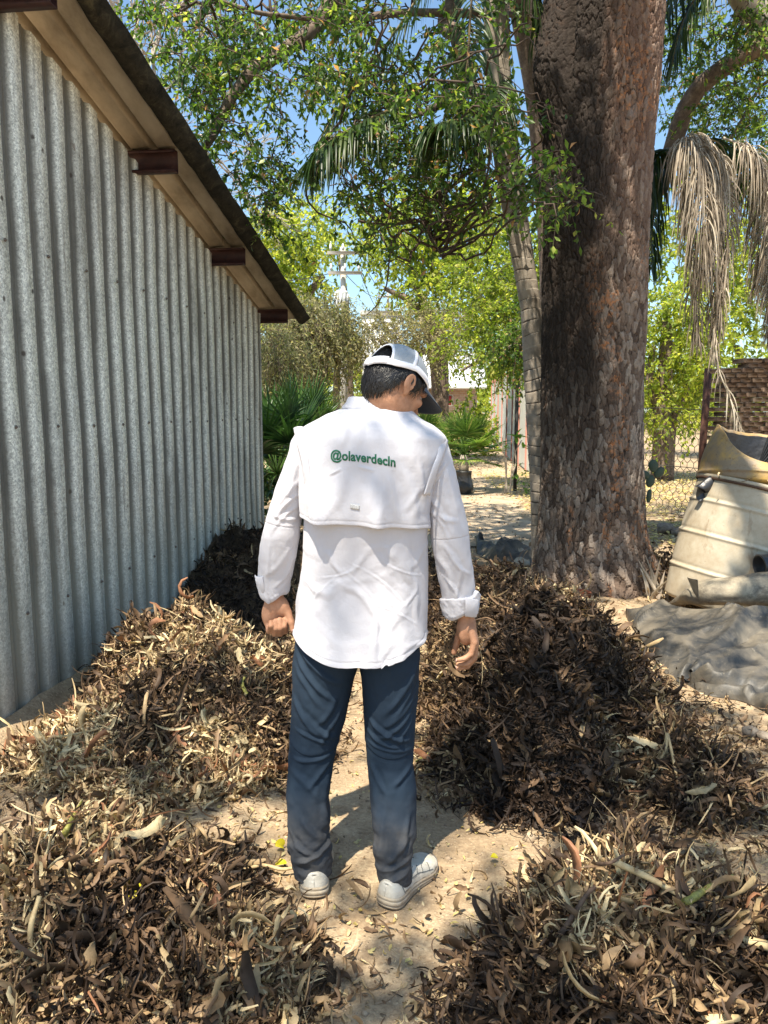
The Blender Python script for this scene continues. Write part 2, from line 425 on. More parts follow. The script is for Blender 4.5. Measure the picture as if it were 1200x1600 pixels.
for nm in HN:
    L = HEAPS[nm]; x0 = min(a[0]-1.4*a[2] for a in L); x1 = max(a[0]+1.4*a[2] for a in L)
    y0 = max(1.35, min(a[1]-1.4*a[3] for a in L)); y1 = max(a[1]+1.4*a[3] for a in L)
    x, y = sample_xy(int(LN[nm]*2.2), x0, x1, y0, y1, 2.0)
    h = heap_h(x, y, nm); ok = (h > .012) & (x > WX0+WXK*y+.06); x, y, h = x[ok][:LN[nm]], y[ok][:LN[nm]], h[ok][:LN[nm]]
    nor = heap_norm(x, y, nm); mb = MB()
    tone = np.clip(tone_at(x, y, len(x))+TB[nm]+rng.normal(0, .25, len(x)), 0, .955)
    
    # split by distance class to grow far pieces a little
    place_litter(mb, x, y, ground_h(x, y)+h, nor, 1.0, tone=tone)
    m = rng.random(len(x)) < .05
    place_litter(mb, x[m], y[m], ground_h(x, y)[m]+h[m]+.012, nor[m], 1.5, tone=np.clip(tone[m]+.12, 0, 1), lift=2.2)
    tag(mb.build('leaf_litter', M_litter, heap_roots[nm]), kind='stuff')
# loose litter over the bare ground
x, y = sample_xy(42000, -2.0, 3.6, 1.45, 9.5, 1.9)
hh = np.max([heap_h(x, y, nm) for nm in HN], 0)
den = sstep(-.25, .45, fbm(x*1.5, y*1.5, 0, 3, 55)+.12)
clear = np.exp(-(((x-.0)/.5)**2+((y-2.5)/.6)**2))
keep = (hh < .02) & (rng.random(len(x)) < (.16+.84*den)*(1-.9*clear)) & (x > WX0+WXK*y+.03)
x, y = x[keep], y[keep]
mb = MB(); up = np.tile((0, 0, 1.0), (len(x), 1))
place_litter(mb, x, y, ground_h(x, y)+.002, nrm(up+rng.normal(size=up.shape)*.15), .85, tone=np.clip(rng.normal(.62, .2, len(x)), 0, .955), lift=.3)
tag(mb.build('leaf_litter', M_litter), 'dry leaves and straw scattered over the pale dirt around the heaps', 'leaf litter', kind='stuff')
def near_heap(x, y, nm):
    o = np.full(x.shape, 9.0)
    for (cx, cy, rx, ry, a, h) in HEAPS[nm]: o = np.minimum(o, ((x-cx)/rx)**2+((y-cy)/ry)**2)
    return o
x, y = sample_xy(110000, -2.0, 2.9, 1.45, 7.5, 2.0); qn = np.min([near_heap(x, y, nm) for nm in HN], 0)+.7*fbm(x*4, y*4, 0, 3, 15)
hh = np.max([heap_h(x, y, nm) for nm in HN], 0); keep = (hh < .02) & (qn < 5.5) & (rng.random(len(x)) < np.maximum(sstep(3.3, 1.6, qn)*.75, sstep(5.5, 2.5, qn)*.45*(x > .8))) & (x > WX0+WXK*y+.05) & (np.exp(-(((x-.05)/.36)**2+((y-2.4)/.42)**2)) < .35)
x, y = x[keep][:30000], y[keep][:30000]; mb = MB(); up = np.tile((0, 0, 1.0), (len(x), 1))
place_litter(mb, x, y, ground_h(x, y)+.002+.012*rng.random(len(x)), nrm(up+rng.normal(size=up.shape)*.2), .95, tone=np.clip(tone_at(x, y, len(x))+rng.normal(.04, .22, len(x)), 0, .955), lift=.6)
tag(mb.build('leaf_litter', M_litter), 'trampled layer of broken dead leaves spread round the feet of the heaps', 'leaf litter', kind='stuff')
# small pale-yellow leaflets
M_yleaf = leafmat('fallen_yellow_leaves', [(0, (.55, .42, .16)), (.5, (.62, .52, .20)), (1, (.50, .46, .30))], .25, .5)
x, y = sample_xy(2600, -1.2, 3.4, 1.45, 9.0, 1.8)
hh = np.max([heap_h(x, y, nm) for nm in HN], 0); keep = (hh < .05) & (fbm(x*1.8, y*1.8, 5, 3, 5) > -.12); x, y = x[keep], y[keep]; N = len(x)
mb = MB(); up = np.tile((0, 0, 1.0), (N, 1)); n_ = nrm(up+rng.normal(size=up.shape)*.25)
ribbons(mb, np.stack([x, y, ground_h(x, y)+.006+rng.random(N)*.008], -1), rdir(N, .15), n_, rng.uniform(.010, .032, N), rng.uniform(.005, .015, N), 3, curl=rng.normal(0, 1.4, N), side=rng.normal(0, .5, N), cup=rng.normal(0, .6, N), crump=.08, r=rng.random(N))
tag(mb.build('fallen_leaves', M_yleaf), 'small pale yellow leaflets strewn over the open dirt', 'leaf litter', kind='stuff')
# pebbles and clods
M_clod = leafmat('clods', [(0, (.20, .14, .09)), (.6, (.34, .25, .165)), (1, (.40, .31, .21))], 0, .9, nscale=50)
x, y = sample_xy(3600, -1.6, 3.4, 1.45, 9, 1.9); keep = (x > WX0+WXK*y+.05)
x, y = x[keep], y[keep]; N = len(x); th = np.array([(0, 0, 1), (0, 0, -1), (1, 0, 0), (-1, 0, 0), (0, 1, 0), (0, -1, 0)], float)
oct_f = np.array([(0, 2, 4), (0, 4, 3), (0, 3, 5), (0, 5, 2), (1, 4, 2), (1, 3, 4), (1, 5, 3), (1, 2, 5)])
V = th[None]*(rng.uniform(.5, 1.2, (N, 6, 1)))*(rng.gamma(1.5, .0032, N)+.0015)[:, None, None]*np.array((1, 1, .7)); V = V+rng.normal(size=V.shape)*.0008
V = V+np.stack([x, y, ground_h(x, y)+.001], -1)[:, None]
mb = MB(); mb.add(V.reshape(-1, 3), (np.arange(N)[:, None, None]*6+oct_f[None]).reshape(-1, 3), np.repeat(rng.random(N), 6))
tag(mb.build('pebbles', M_clod), 'small clods and pebbles scattered on the dirt', 'pebbles', kind='stuff')
# ---------------------------------------------------------------- metal shed
wd = np.array((WXK, 1.0, 0)); wd /= np.linalg.norm(wd); wnor = np.array((wd[1], -wd[0], 0))
def wallp(Y): return np.array((WX0+WXK*Y, Y, 0.0))
YN, YF = 3.22, 7.93
def roof_z(Y): return 3.39-.2187*(Y-3.89)
shed = thing('metal_shed', 'grey corrugated metal shed wall with fibre cement roof edge on the left', 'shed', tuple(wallp(5.0)))
# galvanised wall sheet: trapezoid ribs
t = NT('galvanised_sheet'); c0 = t.coord('Object'); aux = t.attr('aux')
sp = t.voro(c0, 95, 'F1', 'Color'); spn = t.ramp(sp, [(.2, .72), (.8, 1.1)]); n1 = t.noise(c0, 48, 3, .7, 2.0); n2 = t.noise(t.coord('Object', (1, 1, .35)), 2.2, 5, .65); n3 = t.noise(t.coord('Object', (1, 1, .5)), 14, 4, .7)
spk = t.ramp(n1, [(.42, .48), (.52, 1.0)])
col = t.mix(1.0, (.92, .93, .84), spn, 'MULTIPLY'); col = t.mix(.75, col, t.mix(1.0, col, spk, 'MULTIPLY'))
dust_or_shade = t.math('ADD', t.ramp(n2, [(.46, .0), (.70, .6)]), aux)  # noise is dust; aux darkens the rib valleys, shade put into the colour
col = t.mix(t.math('MINIMUM', dust_or_shade, .95), col, t.mix(n3, (.075, .07, .056), (.165, .155, .13)))
streak = t.ramp(t.noise(t.coord('Object', (6, 6, .35)), 4, 4, .6), [(.56, 0), (.72, .55)]); col = t.mix(streak, col, (.17, .13, .095))
rust = t.math('MULTIPLY', t.ramp(n3, [(.66, 0), (.74, 1)]), t.ramp(n2, [(.5, 0), (.6, 1)]))
col = t.mix(t.math('MULTIPLY', rust, .7), col, (.10, .055, .03))
spot = t.math('MULTIPLY', t.ramp(t.voro(t.coord('Object', (1, 1, .8)), 9), [(.07, 1), (.12, 0)]), t.ramp(t.noise(c0, 4, 2), [(.5, 0), (.56, 1)]))
col = t.mix(t.math('MULTIPLY', spot, .85), col, (.045, .028, .018))
sz = t.n('SeparateXYZ'); t.L.new(t.coord('Object'), sz.inputs[0]); bz = t.n('MapRange'); t.L.new(t.math('ADD', sz.outputs[2], t.math('MULTIPLY', n2, .7)), bz.inputs[0]); bz.inputs[1].default_value = 1.5; bz.inputs[2].default_value = .25
col = t.mix(t.math('MULTIPLY', bz.outputs[0], .72), col, (.42, .38, .28))
M_galv = t.fin(col, t.ramp(n2, [(.3, .42), (.7, .62)]), t.math('MULTIPLY', t.math('SUBTRACT', 1.0, t.math('MINIMUM', dust_or_shade, .9)), .16), spec=.3, normal=t.bump(n1, .12, .003))
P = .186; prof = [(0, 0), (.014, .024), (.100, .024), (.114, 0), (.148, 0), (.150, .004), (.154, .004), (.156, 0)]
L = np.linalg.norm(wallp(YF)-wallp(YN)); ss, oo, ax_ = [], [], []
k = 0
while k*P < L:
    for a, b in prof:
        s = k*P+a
        if s <= L: ss.append(s); oo.append(b); ax_.append(0.0 if b > .02 else .93)  # valley points carry the painted shade, crests stay pale
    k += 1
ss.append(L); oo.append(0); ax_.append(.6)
ss, oo, ax_ = map(np.array, (ss, oo, ax_)); YY = wallp(YN)[1]+ss*wd[1]
nz = 26; zz = np.linspace(-.25, 1, nz)
V = np.zeros((len(ss), nz, 3))
for j in range(nz):
    zt = -.25+(roof_z(YY)-.03+.25)*j/(nz-1)
    wob = .009*fbm(YY*.8, zt*.9, 0, 2, 3)+.004*fbm(YY*4, zt*2.2, 0, 2, 8)
    V[:, j] = wallp(YN)+ss[:, None]*wd+(oo+wob)[:, None]*wnor; V[:, j, 2] = zt
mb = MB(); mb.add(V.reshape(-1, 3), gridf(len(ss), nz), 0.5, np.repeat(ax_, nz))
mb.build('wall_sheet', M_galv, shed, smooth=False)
M_screw = NT('screw_head').fin((.16, .13, .11), .5, .6)
for zrow in (.55, 1.45, 2.3):
    for kk in range(0, int(L/P), 2):
        c_ = wallp(YN)+wd*(kk*P+.057)+wnor*(.026+.004*vnoise(kk*.8, zrow*.9, 0, 3)); c_[2] = zrow+.004*math.sin(kk*7)
        if zrow > roof_z(c_[1])-.15: continue
        m_ = MB(); tube(m_, np.array([c_, c_+wnor*.003, c_+wnor*.009]), [.009, .009, .004], 8); m_.build('screw', M_screw, shed)
# return wall at the far corner and the near part of the frame
mb = MB(); c = wallp(YF)
q = [c+wnor*.0+np.array((0, 0, -.2)), c-wnor*3.2+np.array((0, 0, -.2)), c-wnor*3.2+np.array((0, 0, roof_z(YF)-.03)), c+np.array((0, 0, roof_z(YF)-.03))]
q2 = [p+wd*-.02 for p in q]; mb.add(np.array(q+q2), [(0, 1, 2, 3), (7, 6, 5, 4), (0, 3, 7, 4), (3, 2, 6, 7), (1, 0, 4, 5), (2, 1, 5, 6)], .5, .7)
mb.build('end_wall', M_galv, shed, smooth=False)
# roof: corrugated fibre cement with large waves running down the slope
t = NT('fibre_cement'); c0 = t.coord('Object', (1, .35, 1)); n1 = t.noise(c0, 5, 6, .65); n2 = t.noise(t.coord(), 60, 4)
M_fc = t.fin(t.ramp(n1, [(.28, (.28, .23, .17)), (.5, (.50, .43, .33)), (.72, (.64, .57, .46))]), .9, spec=.2, normal=t.bump(n2, .3, .004))
t = NT('mossy_cement'); c0 = t.coord(); n1 = t.noise(c0, 11, 6, .75, .6); n2 = t.noise(c0, 45, 5, .75)
M_moss = t.fin(t.ramp(n1, [(.35, (.012, .012, .010)), (.55, (.035, .032, .024)), (.72, (.085, .078, .05))]), .95, spec=.15, normal=t.bump(n2, .9, .01))
rd = nrm(np.array((WXK, 1.0, -.2187*1.0))); up_ = nrm(np.cross(wnor, rd)); 
if up_[2] < 0: up_ = -up_
def roofpt(Y, off, hz): return wallp(Y)+np.array((0, 0, roof_z(Y)))+wnor*off+up_*hz
OV = .315
offs = np.linspace(-3.0, OV, 520); wq = np.mod((offs-OV+.012)/.172, 1.0); wave = np.interp(wq, [0, .03, .14, .18, .24, .94, 1.0], [.020, .040, .040, .022, -.020, -.016, .020])
Ys = np.array([3.05, 3.72, 3.725, 5.10, 5.105, 6.50, 6.505, 8.22])
def hz(Y):     # sheets lap shingle-wise
    edges = [2.335, 3.725, 5.105, 6.505, 8.25]
    for i in range(len(edges)-1):
        if Y <= edges[i+1]-.003: return .055+.012*(Y-edges[i])/(edges[i+1]-edges[i])*-1+.008
    return .05
for side_, mname, mat_, dz in ((0, 'roof_underside', M_fc, 0.0), (1, 'roof_sheet', M_moss, .009)):
    mb = MB(); G = np.array([[roofpt(Y, o, hz(Y)+w+dz) for o, w in zip(offs, wave)] for Y in Ys])
    mb.add(G.reshape(-1, 3), gridf(len(Ys), len(offs)) if side_ else gridf(len(Ys), len(offs))[:, ::-1])
    mb.build(mname, mat_, shed)
# dark verge: dirty edge capping that hangs past the sheets
mb = MB(); n = 120; Yv = np.linspace(3.04, 8.30, n)
rows = []
for (o, h) in ((OV-.012, .078), (OV-.004, .012), (OV+.035, .004), (OV+.115, .066), (OV+.105, .086), (OV+.02, .088)):
    rows.append([roofpt(Y, o+.006*vnoise(Y*5, h*30, 0, 3), h+.006*vnoise(Y*9, h*30+3, 0, 8)) for Y in Yv])
G = np.array(rows).transpose(1, 0, 2); mb.add(G.reshape(-1, 3), gridf(n, 6, True)); 
mb.big.append(list(range(6))); mb.big.append([(n-1)*6+i for i in reversed(range(6))])
mb.build('verge_cap', M_moss, shed)
# purlins (C channels, dark oxide red)
t = NT('oxide_red_steel'); n1 = t.noise(t.coord(), 25, 5, .7)
M_oxide = t.fin(t.ramp(n1, [(.3, (.022, .008, .008)), (.6, (.05, .018, .015)), (.8, (.10, .05, .035))]), .55, spec=.4)
for Y in (3.72, 5.10, 6.50, 7.90):
    mb = MB(); zc = roof_z(Y)-.045; b0 = wallp(Y); x0, x1 = -3.0, .285
    def PP(o, a, b): return b0+wnor*o+wd*a+np.array((0, 0, zc+b))
    H_, W_, T_, lip = .066, .03, .005, .017
    sec = [(W_, H_-lip), (W_, H_), (-W_, H_), (-W_, -H_), (W_, -H_), (W_, -H_+lip), (W_-T_, -H_+lip), (W_-T_, -H_+T_), (-W_+T_, -H_+T_), (-W_+T_, H_-T_), (W_-T_, H_-T_), (W_-T_, H_-lip)]
    sec = [(-a, b) for a, b in sec]
    G = np.array([[PP(o, a, b) for a, b in sec] for o in (x0, x1)]); mb.add(G.reshape(-1, 3), gridf(2, 12, True))
    for i, j, k2, l in ((0, 1, 10, 11), (1, 2, 9, 10), (2, 3, 8, 9), (3, 4, 7, 8), (4, 5, 6, 7)): mb.add(G[1][[i, j, k2, l]], [(0, 1, 2, 3)])
    mb.build('purlin', M_oxide, shed, smooth=False)
# concrete footing strip, dusty
mb = MB(); Yv = np.linspace(3.2, 7.95, 160); 
G = np.array([[wallp(Y)+wnor*(o+.015*vnoise(Y*4, o*10, 0, 6))+np.array((0, 0, z+.012*vnoise(Y*6, o*9+4, 0, 2))) for o, z in ((.028, .12), (.06, .105), (.15, .05), (.24, -.03))] for Y in Yv])
mb.add(G.reshape(-1, 3), gridf(160, 4)[:, ::-1])
mb.build('footing', M_dirt, shed)
# ---------------------------------------------------------------- the man
PL = np.array((-.03, 2.36, 0.0))
man = thing('person', 'man seen from behind in white long-sleeved shirt, navy trousers and mesh-back cap, looking down', 'person', tuple(PL))
def X_at(px, py, Y): return pt(px, py, Y)[0]
# ---- materials
def fabric(name, col, col2, wscale=900, bumpd=.0006, rough=.85, nsc=6, sheen=.2, bs=.35):
    t = NT(name); c0 = t.coord(); w1 = t.noise(t.coord('Object', (1, 1, 1)), wscale, 2); n1 = t.noise(c0, nsc, 4, .6)
    c = t.mix(n1, col, col2); fine = t.noise(c0, 45, 6, .65, .8)
    t.fin(c, rough, spec=.25, normal=t.bump(t.math('ADD', w1, t.math('MULTIPLY', fine, 6.0)), bs, bumpd), Sheen_Weight=sheen)
    return t
t = fabric('white_shirt_cloth', (.62, .61, .655), (.58, .575, .62), rough=.7, bs=.5)
tr = t.n('BsdfTranslucent'); tr.inputs[0].default_value = (.75, .75, .82, 1); mx = t.n('MixShader'); mx.inputs[0].default_value = .12
t.L.new(t.bsdf.outputs[0], mx.inputs[1]); t.L.new(tr.outputs[0], mx.inputs[2]); t.L.new(mx.outputs[0], t.out.inputs[0])
M_shirt = t.m
t = NT('navy_trouser_cloth'); c0 = t.coord(); n1 = t.noise(c0, 5, 4); w1 = t.noise(c0, 700, 2); dz = t.attr('aux'); n2 = t.noise(c0, 22, 5, .7)
c = t.mix(n1, (.013, .024, .042), (.021, .036, .056))
c = t.mix(t.math('MULTIPLY', dz, t.ramp(n2, [(.3, .35), (.7, 1)])), c, (.115, .105, .095))
M_pants = t.fin(c, .85, spec=.2, normal=t.bump(t.math('ADD', w1, t.math('MULTIPLY', n2, .6)), .4, .001), Sheen_Weight=.0)
t = NT('skin'); c0 = t.coord(); n1 = t.ramp(t.noise(c0, 32, 5, .65), [(.35, 0), (.65, 1)]); n2 = t.noise(c0, 180, 4)
M_skin = t.fin(t.mix(n1, (.33, .165, .095), (.46, .245, .15)), .6, spec=.3, normal=t.bump(n2, .6, .0015), Subsurface_Weight=.05, Subsurface_Radius=(.012, .005, .003))
# ---- lofting in picture-guided rings
def smooth1(a, k):
    if k <= 0: return a
    w = np.exp(-np.linspace(-2, 2, 2*k+1)**2); w /= w.sum(); p = np.concatenate([np.full(k, a[0]), a, np.full(k, a[-1])]); return np.convolve(p, w, 'valid')
def ring_loft(rows, n, nt, sm=6, expo=2.0):
    """rows: (px_y, px_left, px_right, Yc, depth_back, depth_front) -> V[n,nt,3], plus centres"""
    rows = np.array(rows, float); tt = np.linspace(0, 1, n)
    key = np.concatenate([[0], np.cumsum(np.abs(np.diff(rows[:, 0])))]); key /= key[-1]
    C = [smooth1(np.interp(tt, key, rows[:, k]), sm) for k in range(6)]
    py, l, r_, Yc, db, df = C
    th = np.linspace(0, 2*np.pi, nt, endpoint=False)      # 0 = right, pi/2 = front(+Y), 3pi/2 = back
    c, s = np.cos(th), np.sin(th)
    cx = np.sign(c)*np.abs(c)**(2/expo); sy = np.sign(s)*np.abs(s)**(2/expo)
    V = np.zeros((n, nt, 3))
    for i in range(n):
        a = pt(l[i], py[i], Yc[i]); b = pt(r_[i], py[i], Yc[i]); m = (a+b)/2; rx = (b[0]-a[0])/2
        d = np.where(s > 0, df[i], db[i])
        V[i, :, 0] = m[0]+rx*cx; V[i, :, 1] = m[1]+d*sy; V[i, :, 2] = m[2]
    return V, th
def grid_normals(V, closed=True):
    if closed:
        du = np.roll(V, -1, 1)-np.roll(V, 1, 1)
    else: du = np.gradient(V, axis=1)
    dv = np.gradient(V, axis=0); return nrm(np.cross(du, dv))
def creases(x, z, S):
    """S: list of (x0,z0,x1,z1,width,amp[,bow]) ridge folds in metres"""
    o = np.zeros_like(x)
    for c in S:
        x0, z0, x1, z1, w, a = c[:6]; bow = c[6] if len(c) > 6 else 0
        dx, dz = x1-x0, z1-z0; L2 = dx*dx+dz*dz; L_ = math.sqrt(L2)
        t = ((x-x0)*dx+(z-z0)*dz)/L2; e = ((x-x0)*-dz+(z-z0)*dx)/L_-bow*4*np.clip(t, 0, 1)*(1-np.clip(t, 0, 1))
        env = sstep(-.12, .28, t)*(1-sstep(.72, 1.12, t))
        q = e/w; o += a*env*(np.exp(-q*q)-.45*np.exp(-((q-1.5)**2))*1.0)
    return o
YT = 2.38
# torso -----------------------------------------------------------------
rows = [(630, 551, 632, 2.415, .052, .06), (637, 543, 637, 2.41, .066, .075), (645, 522, 644, 2.40, .085, .09), (656, 498, 657, 2.39, .103, .10),
        (670, 474, 682, 2.38, .118, .112), (684, 464, 697, 2.375, .126, .12), (710, 466, 694, 2.372, .133, .125), (760, 471, 676, 2.37, .137, .13), (800, 476, 667, 2.37, .132, .13),
        (850, 476, 668, 2.375, .124, .132), (900, 471, 669, 2.38, .122, .135), (940, 465, 668, 2.38, .130, .135), (985, 460, 666, 2.38, .140, .135), (1020, 462, 663, 2.38, .143, .13), (1046, 466, 658, 2.38, .143, .13)]
NR, NTH = 300, 360
V, th = ring_loft(rows, NR, NTH, 5, 2.35)
N_ = grid_normals(V); 
if N_[150, 270, 1] > 0: N_ = -N_
X, Z = V[..., 0], V[..., 2]; back = (V[..., 1] < 2.42)
xc = X_at(568, 850, YT)
S = []
r2 = np.random.default_rng(3)
def fold(px0, py0, px1, py1, w, a, bow=0):
    A, B = pt(px0, py0, 2.28), pt(px1, py1, 2.28); S.append((A[0], A[2], B[0], B[2], w, a, bow))
# long soft diagonals and swags on the lower back
for f in ((470, 985, 560, 900, .014, .0035, .01), (480, 940, 600, 870, .016, .003, -.02), (560, 890, 650, 1000, .012, .0035, .02), (585, 860, 660, 985, .010, .003, .025), (600, 900, 668, 960, .012, .004, .01),
          (490, 830, 500, 980, .020, .004, 0), (520, 850, 545, 1010, .026, .0035, 0), (640, 840, 628, 990, .018, .0045, 0), (655, 830, 650, 930, .012, .005, 0), (482, 830, 478, 940, .012, .005, 0),
          (510, 905, 640, 880, .010, .0025, -.02), (500, 1000, 650, 985, .016, .003, -.02), (540, 870, 590, 1000, .022, .004, .01), (590, 1000, 655, 930, .010, .0035, .0), (470, 960, 540, 1015, .012, .004, .01),
          (575, 960, 640, 1015, .009, .0022, .005), (610, 840, 600, 930, .018, .004, 0), (560, 830, 566, 900, .014, .003, 0)):
    fold(*f)
for k in range(26):
    x0, y0 = r2.uniform(475, 655), r2.uniform(840, 1010); an = r2.normal(1.2, .6); ln = r2.uniform(20, 60)
    fold(x0, y0, x0+ln*math.cos(an), y0+ln*math.sin(an), r2.uniform(.004, .010), r2.uniform(-.0012, .0022), r2.normal(0, .008))
D = creases(X, Z, S)*back*.30
rid = 1-np.abs(fbm(X*7+2*Z, Z*3.2-X*2, V[..., 1]*3, 3, 66)); rid2 = 1-np.abs(fbm(X*5-Z*4, Z*5+X*5, 0, 3, 69))
D += (.0060*sstep(.80, 1.0, rid)+.0035*sstep(.86, 1.0, rid2))*sstep(1.20, 1.05, Z)
for (a_, b_, c_, d_, bw_) in ((545, 880, 640, 960, .020), (540, 895, 610, 975, .012), (500, 905, 560, 885, -.01), (585, 945, 655, 985, .01), (600, 880, 660, 905, -.006), (480, 955, 530, 900, .008)):
    A_q, B_q = pt(a_, b_, 2.25), pt(c_, d_, 2.25); D += back*creases(X, Z, [(A_q[0], A_q[2], B_q[0], B_q[2], .0035, .0016, bw_)])
D += .004*fbm(X*9, Z*4, V[..., 1]*5, 3, 12)*sstep(1.53, 1.40, Z)+.0014*fbm(X*30, Z*18, V[..., 1]*10, 3, 14)
V = V+N_*D[..., None]
torso_base = V.copy()
# shirt-tail hem: trim each column at its own height (round tails, higher at the side seams)
hemz = {}
cth = np.cos(th); hem_px = 1042-54*np.abs(cth)**2.6
zb = np.array([pt(600, hp, 2.38+.14*math.sin(a))[2] for hp, a in zip(hem_px, th)])
low = V[..., 2].copy()
zt = 1.30
for j in range(NTH):      # remap the part below zt so that its last ring is the hem
    z = V[:, j, 2]; zs = np.where(z < zt, zt-(zt-z)*(zt-zb[j])/(zt-z[-1]), z)
    src = z[::-1]
    for k in (0, 1): V[:, j, k] = np.interp(zs[::-1], src, V[::-1, j, k])[::-1]
    V[:, j, 2] = zs
flare = sstep(.90, .70, V[..., 2])*.014; N2 = grid_normals(V); N2 = N2 if N2[150, 270, 1] < 0 else -N2
V = V+N2*(flare+.006*sstep(.86, .7, V[..., 2])*np.sin(X*42+1.0))[..., None]
inner = V[-30:][::-1]-N2[-30:][::-1]*.004
# stitched hem line: shallow groove
edge_d = (np.arange(NR)[:, None]*0+V[..., 2]-V[-1:, :, 2])
V = V-N2*(.0016*np.exp(-((edge_d-.016)/.0022)**2)-.0012*sstep(.015, .002, edge_d))[..., None]
G = np.concatenate([V, inner], 0)
shirt_mb = MB(); shirt_mb.add(G.reshape(-1, 3), gridf(len(G), NTH, True))
# sleeves ------------------------------------------------------------------
def sleeve(rows, folds, Yc, seed, flip):
    n, nt = 230, 150; W, ths = ring_loft(rows, n, nt, 5, 2.1)
    # shear rings to be square with the arm: drop the inner side
    Nn = grid_normals(W); Nn = Nn if Nn[100, int(nt*.75), 1] < 0 else -Nn
    S_ = []
    for (a, b, c, d, w, am, bow) in folds:
        A, B = pt(a, b, Yc-.06), pt(c, d, Yc-.06); S_.append((A[0], A[2], B[0], B[2], w, am, bow))
    bk = W[..., 1] < Yc+.01
    D_ = .7*creases(W[..., 0], W[..., 2], S_)*bk+.0045*fbm(W[..., 0]*16, W[..., 2]*9, W[..., 1]*12, 3, seed)+.0016*fbm(W[..., 0]*42, W[..., 2]*30, W[..., 1]*30, 2, seed+4)
    W = W+Nn*D_[..., None]
    return W, Nn
Ls = [(676, 462, 500, 2.385, .055, .055), (690, 455, 508, 2.385, .062, .06), (720, 447, 500, 2.385, .066, .064), (760, 431, 482, 2.39, .066, .062), (800, 419, 473, 2.395, .062, .060), (838, 408, 468, 2.40, .062, .060),
      (870, 404, 463, 2.41, .058, .057), (900, 403, 456, 2.425, .053, .052), (922, 404, 449, 2.43, .047, .046)]
lf = [(470, 700, 440, 800, .012, .006, .01), (478, 745, 430, 800, .008, .005, -.01), (474, 770, 425, 822, .007, .006, -.015), (470, 790, 422, 835, .006, .004, -.01), (466, 812, 420, 800, .007, .004, .01),
      (462, 700, 452, 760, .010, .004, 0), (456, 850, 412, 905, .009, .004, .01), (462, 860, 440, 920, .008, .005, 0), (420, 850, 414, 910, .006, .004, 0), (452, 880, 425, 925, .006, .004, .01), (465, 720, 450, 780, .006, .004, 0)]
Wl, Nl = sleeve(Ls, lf, 2.39, 41, 1)
Rs = [(688, 660, 699, 2.37, .055, .055), (704, 655, 704, 2.37, .062, .06), (740, 663, 713, 2.37, .066, .064), (780, 667, 722, 2.37, .066, .062), (820, 671, 731, 2.37, .064, .060), (850, 675, 734, 2.37, .062, .060),
      (880, 680, 738, 2.375, .058, .057), (915, 686, 742, 2.385, .053, .052), (950, 694, 742, 2.39, .045, .044)]
rf = [(690, 712, 672, 780, .010, .006, -.01), (700, 720, 668, 762, .007, .006, 0), (666, 775, 700, 830, .009, .006, .01), (668, 792, 715, 815, .008, .005, -.01), (672, 800, 700, 845, .006, .004, .01), (705, 760, 722, 830, .008, .003, 0),
      (690, 850, 724, 905, .008, .005, .01), (684, 870, 710, 935, .009, .006, .01), (700, 860, 735, 900, .006, .004, -.01), (722, 890, 712, 950, .007, .005, 0), (695, 905, 720, 950, .006, .005, .01), (698, 730, 710, 780, .006, .003, 0)]
Wr, Nr = sleeve(Rs, rf, 2.37, 57, -1)
def seam(W, Nn, Yc, pl, pr, side_x):
    """stitched band across the sleeve at the elbow, given as a picture line"""
    z = np.where(True, 0, 0)
    a, b = pt(pl[0], pl[1], Yc-.05), pt(pr[0], pr[1], Yc-.05)
    zl = a[2]+(W[..., 0]-a[0])*(b[2]-a[2])/(b[0]-a[0])
    e = W[..., 2]-zl
    return W+Nn*(-.0014*np.exp(-(e/.0014)**2)+.0008*sstep(-.001, .003, e)*sstep(.04, .01, e))[..., None]
Wl = seam(Wl, Nl, 2.39, (411, 818), (469, 827), 0); Wr = seam(Wr, Nr, 2.37, (673, 845), (733, 838), 0)
for W in (Wl, Wr): shirt_mb.add(W.reshape(-1, 3), gridf(W.shape[0], W.shape[1], True))
shirt = shirt_mb.build('shirt', M_shirt, man)
